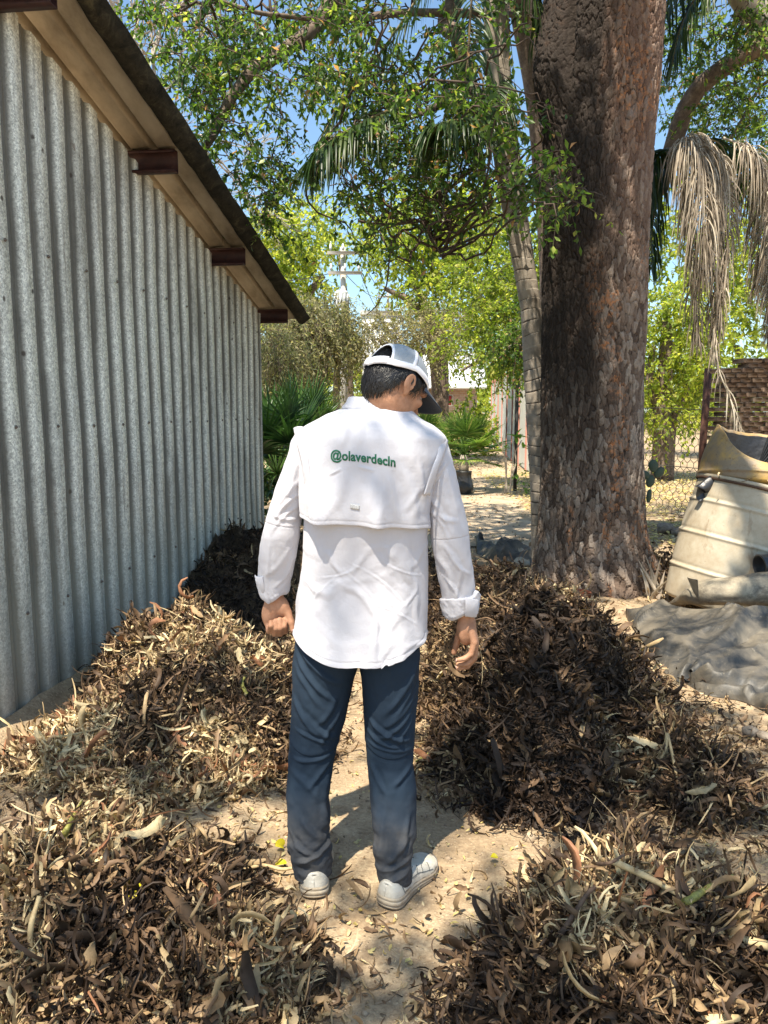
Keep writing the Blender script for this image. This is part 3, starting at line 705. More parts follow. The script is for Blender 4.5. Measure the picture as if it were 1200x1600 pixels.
# cuffs: turned back, lapping over themselves
def cuff(W, top, bot, cl, cr, Yc, seed, lap_th):
    nt = 140; tq = np.linspace(0, 2*np.pi, nt, endpoint=False)
    mid_t = (pt(cl[0], top, Yc)+pt(cr[0], top, Yc))/2; mid_b = (pt(cl[1], bot, Yc)+pt(cr[1], bot, Yc))/2
    rt = (pt(cr[0], top, Yc)[0]-pt(cl[0], top, Yc)[0])/2; rb = (pt(cr[1], bot, Yc)[0]-pt(cl[1], bot, Yc)[0])/2
    prof = [(0.0, -.008), (0.02, 0.0), (.06, .0035), (.3, .0035), (.6, .003), (.86, .002), (.95, -.001), (1.0, -.005), (.97, -.010), (.5, -.012)]
    rowsV = []
    for (u, off) in prof:
        c = mid_t*(1-u)+mid_b*u; rr = rt*(1-u)+rb*u+off
        lap = np.exp(-(((tq-lap_th+np.pi) % (2*np.pi)-np.pi)/.16)**2)
        wob = 1+.05*np.sin(2*tq+seed)+.03*np.sin(5*tq+seed*2)
        tilt = .010*np.sin(tq+seed)*(1 if u < .5 else 1.2)+.016*lap*(1 if u < .5 else -.2)-.007*np.sin(3*tq+seed)*(u-.3)
        y = c[1]+rr*.98*wob*np.sin(tq)-.004*lap
        rowsV.append(np.stack([c[0]+rr*wob*np.cos(tq), y, c[2]+tilt+np.zeros(nt)], -1))
    Gc = np.array(rowsV); K = 6; ns = (len(prof)-1)*K+1
    ti = np.linspace(0, len(prof)-1, ns); i0 = np.minimum(ti.astype(int), len(prof)-2); f = (ti-i0)[:, None, None]
    Gc = Gc[i0]*(1-f)+Gc[i0+1]*f
    Nc = nrm(Gc-Gc.mean(1, keepdims=True)); Gc = Gc+Nc*(.0022*fbm(tq[None]*5+Gc[..., 2]*30, Gc[..., 2]*70, 0, 3, int(seed*10)))[..., None]
    m = MB(); m.add(Gc.reshape(-1, 3), gridf(len(Gc), nt, True)); 
    # overlap flap with button edge
    n2 = 14; aa = np.linspace(lap_th-.75, lap_th+.05, n2); rows2 = []
    for (u, off) in ((.02, .006), (.06, .0085), (.5, .0082), (.93, .007), (.97, .004)):
        c = mid_t*(1-u)+mid_b*u; rr = rt*(1-u)+rb*u+off
        sk = .010*(aa-lap_th)*(u-.5)*1.0
        rows2.append(np.stack([c[0]+rr*np.cos(aa), c[1]+rr*np.sin(aa), c[2]+.006*np.sin(aa*3)+sk+.006*u+.004+0*aa], -1))
    m.add(np.array(rows2).reshape(-1, 3), gridf(5, n2))
    o = m.build('cuff', M_shirt, shirt); md = o.modifiers.new('s', 'SOLIDIFY'); md.thickness = .0012
    return o
cuff(Wl, 897, 931, (402, 410), (452, 449), 2.43, 1.0, 4.2)
cuff(Wr, 931, 963, (690, 697), (748, 744), 2.39, 2.3, 5.6)
# back yoke cape: hangs over the shirt back, free lower edge ---------------------------
BT = torso_base; Nb = grid_normals(BT); Nb = Nb if Nb[150, 270, 1] < 0 else -Nb
pyrow = np.interp(np.linspace(0, 1, NR), np.concatenate([[0], np.cumsum(np.abs(np.diff(np.array(rows)[:, 0])))])/np.sum(np.abs(np.diff(np.array(rows)[:, 0]))), np.array(rows)[:, 0])
j0, j1 = 176, 364; cols = np.arange(j0, j1+1) % NTH
nu = 120; Gy = np.zeros((nu, len(cols), 3)); off = np.zeros((nu, len(cols)))
for q, j in enumerate(cols):
    uxx = (q)/(len(cols)-1)
    colp = BT[:, j]; cn = Nb[:, j]
    # picture rows of the lower edge: 803 on the left to 823 on the right with a soft wave
    bot = 803+22*uxx-3*math.sin(uxx*np.pi*1.0)
    top = 641
    pr = np.linspace(top, bot, nu); idx = np.interp(pr, pyrow, np.arange(NR)); i0 = idx.astype(int); i0 = np.minimum(i0, NR-2); f = (idx-i0)[:, None]
    P_ = colp[i0]*(1-f)+colp[i0+1]*f; n_ = nrm(cn[i0]*(1-f)+cn[i0+1]*f)
    u = np.linspace(0, 1, nu); xx = P_[:, 0]
    lowr = sstep(.45, 1.0, u)
    edge = sstep(0, .10, uxx)*sstep(1, .90, uxx)
    wav = .5+.5*np.cos((uxx-.30)*2*np.pi*2.25)
    wav2 = max(0, math.cos((uxx-.245)*9.5))**2 if abs(uxx-.245) < .165 else 0
    wav3 = max(0, math.cos((uxx-.66)*11))**2 if abs(uxx-.66) < .143 else 0
    pxq = proj(colp[150:151])[0][0]; wav2 = math.exp(-((pxq-505)/15)**2); wav3 = math.exp(-((pxq-588)/14)**2); wav4 = math.exp(-((pxq-640)/14)**2)
    o = .0045+edge*lowr**1.6*(.008+.040*wav2+.027*wav3+.012*wav4)
    off[:, q] = o
    Gy[:, q] = P_+n_*o[:, None]
SY = []
def yf(a, b, c, d, w, am, bow=0): A, B = pt(a, b, 2.25), pt(c, d, 2.25); SY.append((A[0], A[2], B[0], B[2], w, am, bow))
for f in ((500, 720, 480, 800, .012, .005, 0), (478, 700, 484, 790, .012, .004, 0), (512, 735, 492, 800, .012, .004, .005), (536, 722, 520, 800, .016, .005, .01), (545, 655, 530, 705, .012, .0035, 0), (590, 735, 572, 800, .016, .004, 0), (604, 735, 622, 810, .012, .005, 0), (625, 725, 650, 815, .014, .005, .01),
          (660, 760, 630, 800, .010, .003, 0), (690, 700, 668, 770, .010, .004, 0), (640, 650, 675, 700, .016, .004, 0), (565, 650, 560, 700, .012, .003, 0), (535, 732, 515, 742, .004, .003, 0), (560, 728, 585, 735, .005, .0025, 0), (478, 760, 500, 700, .01, .003, 0), (655, 720, 668, 800, .008, .004, 0)): yf(*f)
ny = grid_normals(Gy, False); ny = ny if ny[60, 90, 1] < 0 else -ny
Gy = Gy+ny*(creases(Gy[..., 0], Gy[..., 2], SY)+.0022*fbm(Gy[..., 0]*14, Gy[..., 2]*9, 0, 3, 8)+.0008*fbm(Gy[..., 0]*50, Gy[..., 2]*34, 0, 2, 9))[..., None]
uu = np.linspace(0, 1, nu)[:, None]; Gy = Gy-ny*(.0012*np.exp(-((uu-.965)/.006)**2))[..., None]
mbk = MB(); mbk.add(Gy.reshape(-1, 3), gridf(nu, len(cols)))
yoke = mbk.build('back_yoke', M_shirt, shirt); md = yoke.modifiers.new('s', 'SOLIDIFY'); md.thickness = .0008; md.offset = 0
# shoulder caps: pointed vest-like edge over each sleeve head
def sh_cap(pts_px, Y0, sgn):
    m = MB(); P0 = np.array([pt(a, b, y) for a, b, y in pts_px[0]]); P1 = np.array([pt(a, b, y) for a, b, y in pts_px[1]])
    A = spline(P0, 24); B = spline(P1, 24); m.add(np.stack([A*(1-k)+B*k+np.array((0, -.004*math.sin(k*3.14), .004*math.sin(k*3.14))) for k in np.linspace(0, 1, 6)], 1).reshape(-1, 3), gridf(24, 6))
    o = m.build('armhole_edge', M_shirt, shirt); md = o.modifiers.new('s', 'SOLIDIFY'); md.thickness = .003; md.offset = 0
sh_cap(([(459, 669, 2.38), (463, 690, 2.318), (471, 722, 2.285), (477, 770, 2.29)], [(476, 668, 2.345), (477, 690, 2.30), (482, 722, 2.268), (486, 770, 2.262)]), 2.3, 1)
sh_cap(([(700, 689, 2.36), (695, 706, 2.31), (684, 735, 2.275), (671, 775, 2.28)], [(686, 680, 2.33), (684, 706, 2.288), (674, 735, 2.258), (662, 775, 2.252)]), 2.3, -1)
# collar
tq = np.linspace(np.pi*.98, np.pi*2.06, 70)
m = MB(); rr_ = []
cL, cR = pt(541, 634, 2.41), pt(646, 647, 2.41); cc = (cL+cR)/2; rx = (cR[0]-cL[0])/2
for (dr, dz) in ((-.002, -.015), (.013, -.012), (.0125, -.003), (.002, .018), (-.006, .034), (-.0105, .0365), (-.013, .034), (-.006, .0)):
    tilt = -.016*np.cos(tq)+.010*np.sin(tq)*0
    drop = -.010*np.abs(np.cos(tq))**2*(dz > .01)
    rr_.append(np.stack([cc[0]+(rx+dr)*np.cos(tq), cc[1]+(.062+dr)*1.15*np.sin(tq)-.002, cc[2]-.002+dz+tilt+drop+.001*np.sin(tq*9)], -1))
m.add(np.array(rr_).reshape(-1, 3), gridf(8, 70)); m.build('collar', M_shirt, shirt)
# lettering --------------------------------------------------------------------------
yv, (yt, yq) = mbk.arrays(); bvh = BVHTree.FromPolygons([tuple(p) for p in yv], [tuple(q) for q in yq])
def onto(x, z, lift):
    hit = bvh.ray_cast(Vector((x, 1.6, z)), Vector((0, 1, 0)))
    y = hit[0][1] if hit[0] is not None else 2.24
    return (x, y-lift, z)
t = NT('green_thread'); w_ = t.noise(t.coord('Object', (1, 1, 3)), 900, 2)
M_green = t.fin((.010, .13, .065), .6, normal=t.bump(w_, .6, .001))
fc = bpy.data.curves.new('lettering', 'FONT'); fc.body = '@olaverdecln'; fc.size = 1; fc.offset = .030; fc.resolution_u = 4; fc.space_character = 1.02
fo = bpy.data.objects.new('tmp', fc); COL.objects.link(fo); bpy.context.view_layer.update()
me = bpy.data.meshes.new_from_object(fo.evaluated_get(bpy.context.evaluated_depsgraph_get()))
co = np.zeros(len(me.vertices)*3); me.vertices.foreach_get('co', co); co = co.reshape(-1, 3); polys = [list(p.vertices) for p in me.polygons]
bpy.data.objects.remove(fo)
x0, x1 = co[:, 0].min(), co[:, 0].max(); A = pt(516.5, 716, 2.245); B = pt(618, 727.5, 2.245); hcap = .038
ux = (co[:, 0]-x0)/(x1-x0); zz_ = co[:, 1]; W3 = []
for a, z in zip(ux, zz_):
    x = A[0]+(B[0]-A[0])*a; zl = A[2]+(B[2]-A[2])*a-.003+.004*math.sin(a*3.1); W3.append(onto(x, zl+z*hcap, .0016))
W3 = np.array(W3); m = MB(); n0 = len(W3)
m.add(np.vstack([W3, W3+np.array((0, .0010, 0))]), polys+[[i+n0 for i in reversed(p)] for p in polys]); 
from collections import Counter
ec = Counter(); 
for p in polys:
    for i in range(len(p)): ec[(p[i], p[(i+1) % len(p)])] += 1
for (a, b) in list(ec):
    if (b, a) not in ec: m.f[4].append(np.array([[b, a, a+n0, b+n0]]))
m.build('lettering', M_green, shirt, smooth=False)
# small woven tab low on the yoke
t = NT('woven_tab'); ck = t.noise(t.coord('Object', (1, 1, 1.6)), 420, 2)
M_tab = t.fin(t.ramp(ck, [(.45, (.42, .42, .42)), (.55, (.66, .66, .66))], 'CONSTANT'), .7)
m = MB(); g = []
A, B = pt(548, 786, 2.24), pt(562, 794, 2.24)
for i in range(4):
    for j in range(6): g.append(onto(A[0]+(B[0]-A[0])*j/5, A[2]+(B[2]-A[2])*i/3-.0008*j, .0022))
m.add(np.array(g), gridf(4, 6)); o = m.build('woven_tab', M_tab, shirt); md = o.modifiers.new('s', 'SOLIDIFY'); md.thickness = .001
# trousers --------------------------------------------------------------------------
def leg(rows, folds, seed):
    n, nt = 320, 170; W, ths = ring_loft(rows, n, nt, 5, 2.08); Nn = grid_normals(W); Nn = Nn if Nn[100, int(nt*.75), 1] < 0 else -Nn
    S_ = []
    for (a, b, c, d, w, am, bow) in folds:
        A, B = pt(a, b, 2.27), pt(c, d, 2.27); S_.append((A[0], A[2], B[0], B[2], w, am, bow))
    D_ = creases(W[..., 0], W[..., 2], S_)*sstep(2.46, 2.36, W[..., 1])
    z = W[..., 2]
    D_ = D_*1.35; D_ += .0045*fbm(W[..., 0]*12, z*7, W[..., 1]*9, 3, seed)+.0016*fbm(W[..., 0]*40, z*34, W[..., 1]*20, 2, seed+4)
    # stacking at the ankle: wraps round the leg
    stack = sstep(.27, .13, z); ph = np.arctan2(W[..., 1]-2.32, W[..., 0]-W[..., 0].mean(1, keepdims=True))
    D_ += stack*(.013*fbm(ph*.9, z*22+.6*np.sin(ph), seed, 2, seed+7)+.0035*fbm(ph*2, z*50, seed, 2, seed+8))
    return W, Nn, D_
LL = [(930, 482, 590, 2.40, .10, .09), (965, 474, 585, 2.40, .11, .10), (1000, 462, 572, 2.40, .122, .105), (1030, 458, 563, 2.40, .122, .10), (1060, 457, 553, 2.395, .112, .10), (1090, 456, 547, 2.39, .103, .095), (1120, 455, 540, 2.39, .095, .09), (1150, 453, 531, 2.385, .086, .088), (1185, 450, 523, 2.38, .078, .085),
      (1240, 447, 515, 2.365, .080, .078), (1290, 450, 512, 2.345, .076, .07), (1325, 453, 513, 2.33, .070, .068), (1348, 456, 518, 2.32, .066, .068), (1362, 460, 517, 2.315, .064, .068)]
lfold = [(461, 1010, 530, 1075, .010, .006, -.01), (460, 1030, 520, 1100, .008, .005, -.01), (459, 1050, 500, 1110, .008, .004, 0), (470, 1120, 520, 1165, .010, .006, -.006), (455, 1100, 500, 1160, .008, .005, -.01), (525, 1090, 495, 1140, .010, .005, .01),
         (530, 1120, 500, 1170, .008, .005, 0), (458, 1150, 512, 1172, .006, .004, .004), (454, 1196, 518, 1190, .007, .004, -.006), (516, 1200, 480, 1240, .009, .004, 0), (452, 1215, 500, 1260, .012, .004, .01), (510, 1220, 505, 1300, .010, .004, 0), (470, 1280, 512, 1320, .010, .006, -.01), (456, 1310, 500, 1338, .008, .005, -.01), (465, 1345, 516, 1325, .007, .006, -.004), (500, 1260, 516, 1330, .008, .006, 0)]
RR = [(930, 540, 645, 2.39, .10, .09), (965, 546, 650, 2.39, .11, .10), (1000, 554, 656, 2.39, .122, .105), (1030, 560, 657, 2.39, .122, .10), (1060, 564, 655, 2.385, .112, .10), (1090, 566, 653, 2.38, .103, .095), (1120, 568, 651, 2.375, .095, .09), (1150, 570, 649, 2.37, .086, .088), (1188, 573, 646, 2.36, .078, .085),
      (1220, 577, 650, 2.345, .080, .078), (1250, 579, 651, 2.335, .080, .076), (1290, 582, 650, 2.315, .076, .07), (1330, 584, 646, 2.295, .070, .068), (1360, 584, 643, 2.28, .066, .068), (1385, 589, 642, 2.275, .062, .066)]
rfold = [(655, 1040, 600, 1120, .010, .006, .01), (652, 1060, 610, 1130, .008, .005, .01), (650, 1090, 600, 1140, .009, .006, .012), (648, 1112, 590, 1160, .008, .006, .012), (575, 1130, 640, 1165, .008, .006, -.01), (572, 1150, 630, 1175, .006, .005, -.008), (574, 1168, 640, 1180, .005, .004, -.004), (646, 1130, 620, 1170, .006, .005, 0),
         (578, 1200, 600, 1240, .009, .004, 0), (645, 1205, 615, 1230, .008, .005, 0), (585, 1220, 588, 1300, .012, .004, 0), (600, 1260, 592, 1340, .010, .005, 0), (640, 1300, 600, 1345, .009, .005, 0), (588, 1350, 640, 1335, .007, .006, -.004), (592, 1372, 640, 1350, .007, .006, .004), (640, 1270, 625, 1330, .009, .005, 0)]
pm = MB()
for rows_, fo_, sd, seamy in ((LL, lfold, 101, (1183, 1189)), (RR, rfold, 131, (1184, 1195))):
    W, Nn, D_ = leg(rows_, fo_, sd)
    i_ = 120; za = pt(480 if sd == 101 else 600, seamy[0], 2.30)[2]; e = W[..., 2]-za+.10*(W[..., 0]-W[..., 0].mean(1, keepdims=True))*(1 if sd == 101 else 1)+.015*((W[..., 0]-W[..., 0].mean(1, keepdims=True))/.07)**2*-1
    D_ = D_-.0022*np.exp(-(e/.002)**2)-.0012*np.exp(-((e+.007)/.0016)**2)+.0018*sstep(.0, .004, e)*sstep(.03, .008, e)
    W = W+Nn*D_[..., None]
    # hem: turn the end inward
    h = W[-1:]; cen = h.mean(1, keepdims=True); inn = cen+(h-cen)*.9; W = np.concatenate([W, h+(cen-h)*.04+np.array((0, 0, -.002)), inn+np.array((0, 0, .02))], 0)
    dust_or_shade = np.clip(sstep(.36, .10, W[..., 2]+.05*fbm(W[..., 0]*15, W[..., 2]*15, 0, 3, 3))*1.0, 0, .75)
    pm.add(W.reshape(-1, 3), gridf(W.shape[0], W.shape[1], True), .5, dust_or_shade.ravel())
pm.build('trousers', M_pants, man)
# shoes -----------------------------------------------------------------------------
t = NT('shoe_leather'); c0 = t.coord(); n1 = t.noise(c0, 18, 5, .65); n2 = t.noise(c0, 300, 3)
M_shoe = t.fin(t.mix(t.ramp(n1, [(.45, 0), (.75, .7)]), (.54, .51, .44), (.33, .28, .20)), .6, normal=t.bump(n2, .25, .001))
t = NT('shoe_sole'); c0 = t.coord(); n1 = t.noise(c0, 25, 5, .7); g_ = t.n('SeparateXYZ'); t.L.new(t.coord('Object'), g_.inputs[0])
M_sole = t.fin(t.mix(t.ramp(n1, [(.35, .25), (.65, 1)]), (.50, .45, .36), (.34, .26, .17)), .8, normal=t.bump(n1, .3, .003))
M_lace = NT('shoe_trim').fin((.10, .11, .11), .7)
def shoe(heel, ang, roll=0):
    """heel: ground point of the back of the heel; ang: heading from +Y toward +X"""
    fwd = np.array((math.sin(ang), math.cos(ang), 0)); rt = np.array((math.cos(ang), -math.sin(ang), 0)); up = np.array((0, 0, 1.0))
    def T(s, r_, u): return heel+fwd*np.asarray(s)[..., None]+rt*np.asarray(r_)[..., None]+up*np.asarray(u)[..., None]
    LG = .292; n = 70; s = np.concatenate([np.linspace(0, .04, 16)[:-1]**1.0, np.linspace(.04, LG, n-15)]); q = s/LG
    hw = .043*np.clip(1-((.14-q)/.14).clip(0)**2, 0, 1)**.5*np.interp(q, [0, .15, .35, .5, .72, .85, 1], [1, 1, .92, .95, 1.20, 1.12, .98])*np.clip(1-((q-.80)/.205).clip(0)**2.2, 0.0, 1)**.55
    skew = np.interp(q, [0, .4, .75, 1], [0, 0, .004, -.006])
    # sole
    S1 = []
    for (z, e) in ((.0, -.006), (.003, -.001), (.012, .004), (.015, .001), (.018, .004), (.024, .004), (.026, .0015), (.029, .0035), (.036, .0025), (.040, -.002)):
        zz = z+np.interp(q, [0, .06, .7, 1], [.006, 0, 0, .014])*(1-z/.05)+np.interp(q, [0, .3, .7, 1], [.006, .003, -.006, -.004])*(z > .02)
        S1.append((zz, e))
    ring = []
    for zz, e in S1:
        w = np.maximum(hw+e, .0005); L_ = T(s-(e if True else 0)*(q < .1)+e*(q > .95), -w+skew, zz); Rr = T(s-e*(q < .1)+e*(q > .95), w+skew, zz)
        ring.append(np.concatenate([Rr, L_[::-1]], 0))
    ring = np.array(ring); m = MB(); m.add(ring.reshape(-1, 3), gridf(len(ring), ring.shape[1], True))
    k = m.n; nn = len(s)
    base = 0
    m.add(np.zeros((0, 3)), np.zeros((0, 4), int))
    for lvl, fl in ((0, 1), (len(ring)-1, 0)):
        o = lvl*2*nn; i = np.arange(nn-1); qd = np.stack([o+i, o+i+1, o+2*nn-2-i, o+2*nn-1-i], -1); m.f[4].append(qd if fl else qd[:, ::-1])
    # upper: cross sections
    top = np.interp(q, [0, .04, .12, .22, .34, .46, .6, .75, .9, 1], [.074, .084, .082, .072, .086, .090, .070, .056, .046, .032]); nt = 40; a = np.linspace(0, np.pi, nt)
    U = []
    for i in range(nn):
        w = max(hw[i]-.001, .0004); pinch = np.interp(q[i], [0, .2, .5, .8, 1], [.66, .62, .60, .86, .95])
        ca, sa = np.cos(a), np.sin(a); wz = w*(1-(1-pinch)*sa**1.2)
        U.append(T(np.full(nt, s[i])+.012*sa*(q[i] < .05)*(1-q[i]/.05), np.sign(ca)*np.abs(ca)**.5*wz+skew[i], .030+(top[i]-.030)*np.abs(sa)**.55))
    U = np.array(U); Nn = grid_normals(U, False); cen = U.mean(1, keepdims=True); sg = np.sign(np.sum(Nn*(U-cen), -1, keepdims=True)); Nn = Nn*np.where(sg == 0, 1, sg)
    ss_ = q[:, None]; aa = a[None]
    # heel counter, side panels and toe cap are raised overlays
    ov = .0022*sstep(.19, .175, ss_+.05*np.sin(aa))+.0016*(np.abs(((ss_-.42)*7+aa*1.2) % 1.0-.5) < .26)*(ss_ > .24)*(ss_ < .68)*(np.abs(aa-np.pi/2) > .45)+.002*sstep(.77, .785, ss_-.05*np.cos(aa*2))
    U = U+Nn*(ov+.0008*fbm(ss_*30, aa*6, 0, 2, 4))[..., None]
    root_name = 'shoe'
    m2 = MB(); m2.add(U.reshape(-1, 3), gridf(nn, nt)); up_ob = m2.build(root_name, M_shoe, man)
    m.build('sole', M_sole, up_ob)
    mt = MB()
    def on(sv, av, lift=.0012):
        i = np.clip(np.interp(sv, q, np.arange(nn)), 0, nn-1.001); j = np.clip(np.asarray(av)/np.pi*(nt-1), 0, nt-1.001); i0, j0_ = i.astype(int), j.astype(int); fi, fj = (i-i0)[:, None], (j-j0_)[:, None]
        P_ = U[i0, j0_]*(1-fi)*(1-fj)+U[i0+1, j0_]*fi*(1-fj)+U[i0, j0_+1]*(1-fi)*fj+U[i0+1, j0_+1]*fi*fj
        return P_+Nn[i0, j0_]*lift
    tt = np.linspace(0, 1, 26)
    for sgn in (1, -1):
        f_ = (lambda x: x) if sgn > 0 else (lambda x: np.pi-x)
        for s0, a0, s1, a1 in ((.17, .12, .16, 1.1), (.16, .45, .30, .30), (.30, .30, .72, .22), (.36, .3, .44, 1.0), (.46, .28, .53, 1.0), (.55, .26, .60, 1.0), (.66, .2, .72, 1.2)):
            tube(mt, on(s0+(s1-s0)*tt, f_(a0+(a1-a0)*tt+.05*np.sin(tt*3.1))), .0011, 5)
    mt.build('trim', M_lace, up_ob)
    return up_ob
hl = gp(491, 1409); shoe(np.array((hl[0], hl[1]+.002, ground_h(hl[0], hl[1])+.0)), R(-3))
hr = gp(601, 1424); shoe(np.array((hr[0], hr[1]+.004, ground_h(hr[0], hr[1])+.0)), R(33))
# ---------------------------------------------------------------- continuous skin body (signed distance + surface nets)
class SDF:
    def __init__(s, lo, hi, h):
        s.lo = np.array(lo, float); s.h = h; s.n = np.ceil((np.array(hi)-s.lo)/h).astype(int)+1; s.D = np.full(s.n, .05, np.float32)
    def _win(s, lo, hi, pad):
        a = np.maximum(np.floor((np.asarray(lo)-pad-s.lo)/s.h).astype(int), 0); b = np.minimum(np.ceil((np.asarray(hi)+pad-s.lo)/s.h).astype(int)+1, s.n)
        if np.any(b <= a): return None
        sl = tuple(slice(x, y) for x, y in zip(a, b)); g = np.meshgrid(*[s.lo[k]+s.h*np.arange(a[k], b[k], dtype=np.float32) for k in range(3)], indexing='ij')
        return sl, np.stack(g, -1)
    def _put(s, sl, d, k):
        o = s.D[sl]
        if k < 0: s.D[sl] = np.maximum(o, -d); return
        if k == 0: s.D[sl] = np.minimum(o, d); return
        hh = np.clip(.5+.5*(o-d)/k, 0, 1); s.D[sl] = o*(1-hh)+d*hh-k*hh*(1-hh)
    def cap(s, a, b, ra, rb, k=.01, sq=None):
        a, b = np.asarray(a, float), np.asarray(b, float); r = max(ra, rb)
        w = s._win(np.minimum(a, b)-r, np.maximum(a, b)+r, k+.006)
        if w is None: return
        sl, g = w; ab = b-a; t = np.clip(((g-a)@ab)/max(ab@ab, 1e-12), 0, 1); q = g-a-t[..., None]*ab
        s._put(sl, (np.sqrt((q*q).sum(-1))-(ra+(rb-ra)*t)).astype(np.float32), k)
    def ell(s, c, rad, M=None, k=.01, neg=False):
        c = np.asarray(c, float); rad = np.asarray(rad, float); r = rad.max(); w = s._win(c-r, c+r, abs(k)+.006)
        if w is None: return
        sl, g = w; q = g-c
        if M is not None: q = q@np.asarray(M)
        k0 = np.sqrt(((q/rad)**2).sum(-1)); k1 = np.sqrt(((q/rad**2)**2).sum(-1)); d = k0*(k0-1)/np.maximum(k1, 1e-6)
        s._put(sl, d.astype(np.float32), -1 if neg else k)
    def mesh(s):
        D = s.D; ins = D < 0
        nx, ny, nz = D.shape; cnt = np.zeros((nx-1, ny-1, nz-1), np.uint8)
        for a in (0, 1):
            for b in (0, 1):
                for c in (0, 1): cnt += ins[a:nx-1+a, b:ny-1+b, c:nz-1+c]
        act = (cnt > 0) & (cnt < 8); I = np.argwhere(act); idx = np.full(act.shape, -1, np.int32); idx[act] = np.arange(len(I))
        P = np.zeros((len(I), 3)); W = np.zeros(len(I))
        cor = [(a, b, c) for a in (0, 1) for b in (0, 1) for c in (0, 1)]
        val = np.stack([D[I[:, 0]+a, I[:, 1]+b, I[:, 2]+c] for a, b, c in cor], 1)
        for i, A in enumerate(cor):
            for j, B in enumerate(cor):
                if j <= i or sum(abs(x-y) for x, y in zip(A, B)) != 1: continue
                m = (val[:, i] < 0) != (val[:, j] < 0); t = np.where(m, val[:, i]/np.where(m, val[:, i]-val[:, j], 1), 0)
                P += m[:, None]*(np.array(A)+t[:, None]*(np.array(B)-np.array(A))); W += m
        P = (I+P/W[:, None])*s.h+s.lo
        Fs = []
        for ax in range(3):
            u, v = (ax+1) % 3, (ax+2) % 3
            sl0 = [slice(1, -1)]*3; sl0[ax] = slice(0, -1); sl1 = list(sl0); sl1[ax] = slice(1, None)
            e0, e1 = ins[tuple(sl0)], ins[tuple(sl1)]; ed = np.argwhere(e0 != e1); off = np.array([1, 1, 1]); off[ax] = 0; ed2 = ed+off
            du = np.zeros(3, int); du[u] = 1; dv = np.zeros(3, int); dv[v] = 1
            q = [ed2-du-dv, ed2-dv, ed2, ed2-du]; q = np.stack([idx[a[:, 0], a[:, 1], a[:, 2]] for a in q], 1)
            fl = e0[tuple(ed.T)]; q = np.where(fl[:, None], q, q[:, ::-1]); Fs.append(q)
        Fq = np.concatenate(Fs); Fq = Fq[(Fq >= 0).all(1)]
        for _ in range(2):     # light smoothing
            acc = np.zeros_like(P); c = np.zeros(len(P))
            for a, b in ((0, 1), (1, 2), (2, 3), (3, 0)):
                for k in range(3):
                    acc[:, k] += np.bincount(Fq[:, a], P[Fq[:, b], k], len(P))+np.bincount(Fq[:, b], P[Fq[:, a], k], len(P))
                c += np.bincount(Fq[:, a], minlength=len(P))+np.bincount(Fq[:, b], minlength=len(P))
            P = P*.5+.5*acc/np.maximum(c, 1)[:, None]
        return P, Fq
# head frame
yaw, pit = R(53), R(37)
Fh = np.array((math.sin(yaw), math.cos(yaw), 0)); Fd = Fh*math.cos(pit)-np.array((0, 0, 1))*math.sin(pit); Ud = Fh*math.sin(pit)+np.array((0, 0, 1))*math.cos(pit)
roll = R(4); Rd = np.cross(Fd, Ud); Ud, Rd = Ud*math.cos(roll)+Rd*math.sin(roll)*-1, Rd*math.cos(roll)+Ud*math.sin(roll)
HC = pt(618, 601, 2.40)
Mh = basis(Rd, Fd, Ud)
def hp(r_, f_, u_): return HC+Rd*r_+Fd*f_+Ud*u_
sd = SDF((-.48, 2.08, -.0), (.42, 2.66, 1.80), .0034)
C = lambda *a: pt(*a)
# torso, legs (inside the clothes), a single surface with the visible skin
sd.cap(C(598, 700, 2.39), C(568, 800, 2.38), .105, .10, .03); sd.cap(C(568, 800, 2.38), C(562, 960, 2.39), .10, .11, .03)
sd.cap(C(505, 700, 2.385), C(665, 712, 2.375), .05, .05, .04)
for (a, b, c, d) in ((C(525, 980, 2.40), C(488, 1185, 2.385), C(486, 1330, 2.33), C(490, 1385, 2.29)), (C(600, 980, 2.39), C(610, 1190, 2.36), C(614, 1340, 2.295), C(612, 1392, 2.27))):
    sd.cap(a, b, .075, .05, .03); sd.cap(b, c, .048, .034, .02); sd.cap(c, d, .034, .034, .02)
for (a, b, c) in ((C(486, 700, 2.385), C(441, 835, 2.40), C(427, 925, 2.43)), (C(680, 712, 2.37), C(702, 850, 2.37), C(724, 945, 2.39))):
    sd.cap(a, b, .044, .036, .02); sd.cap(b, c, .036, .029, .02)
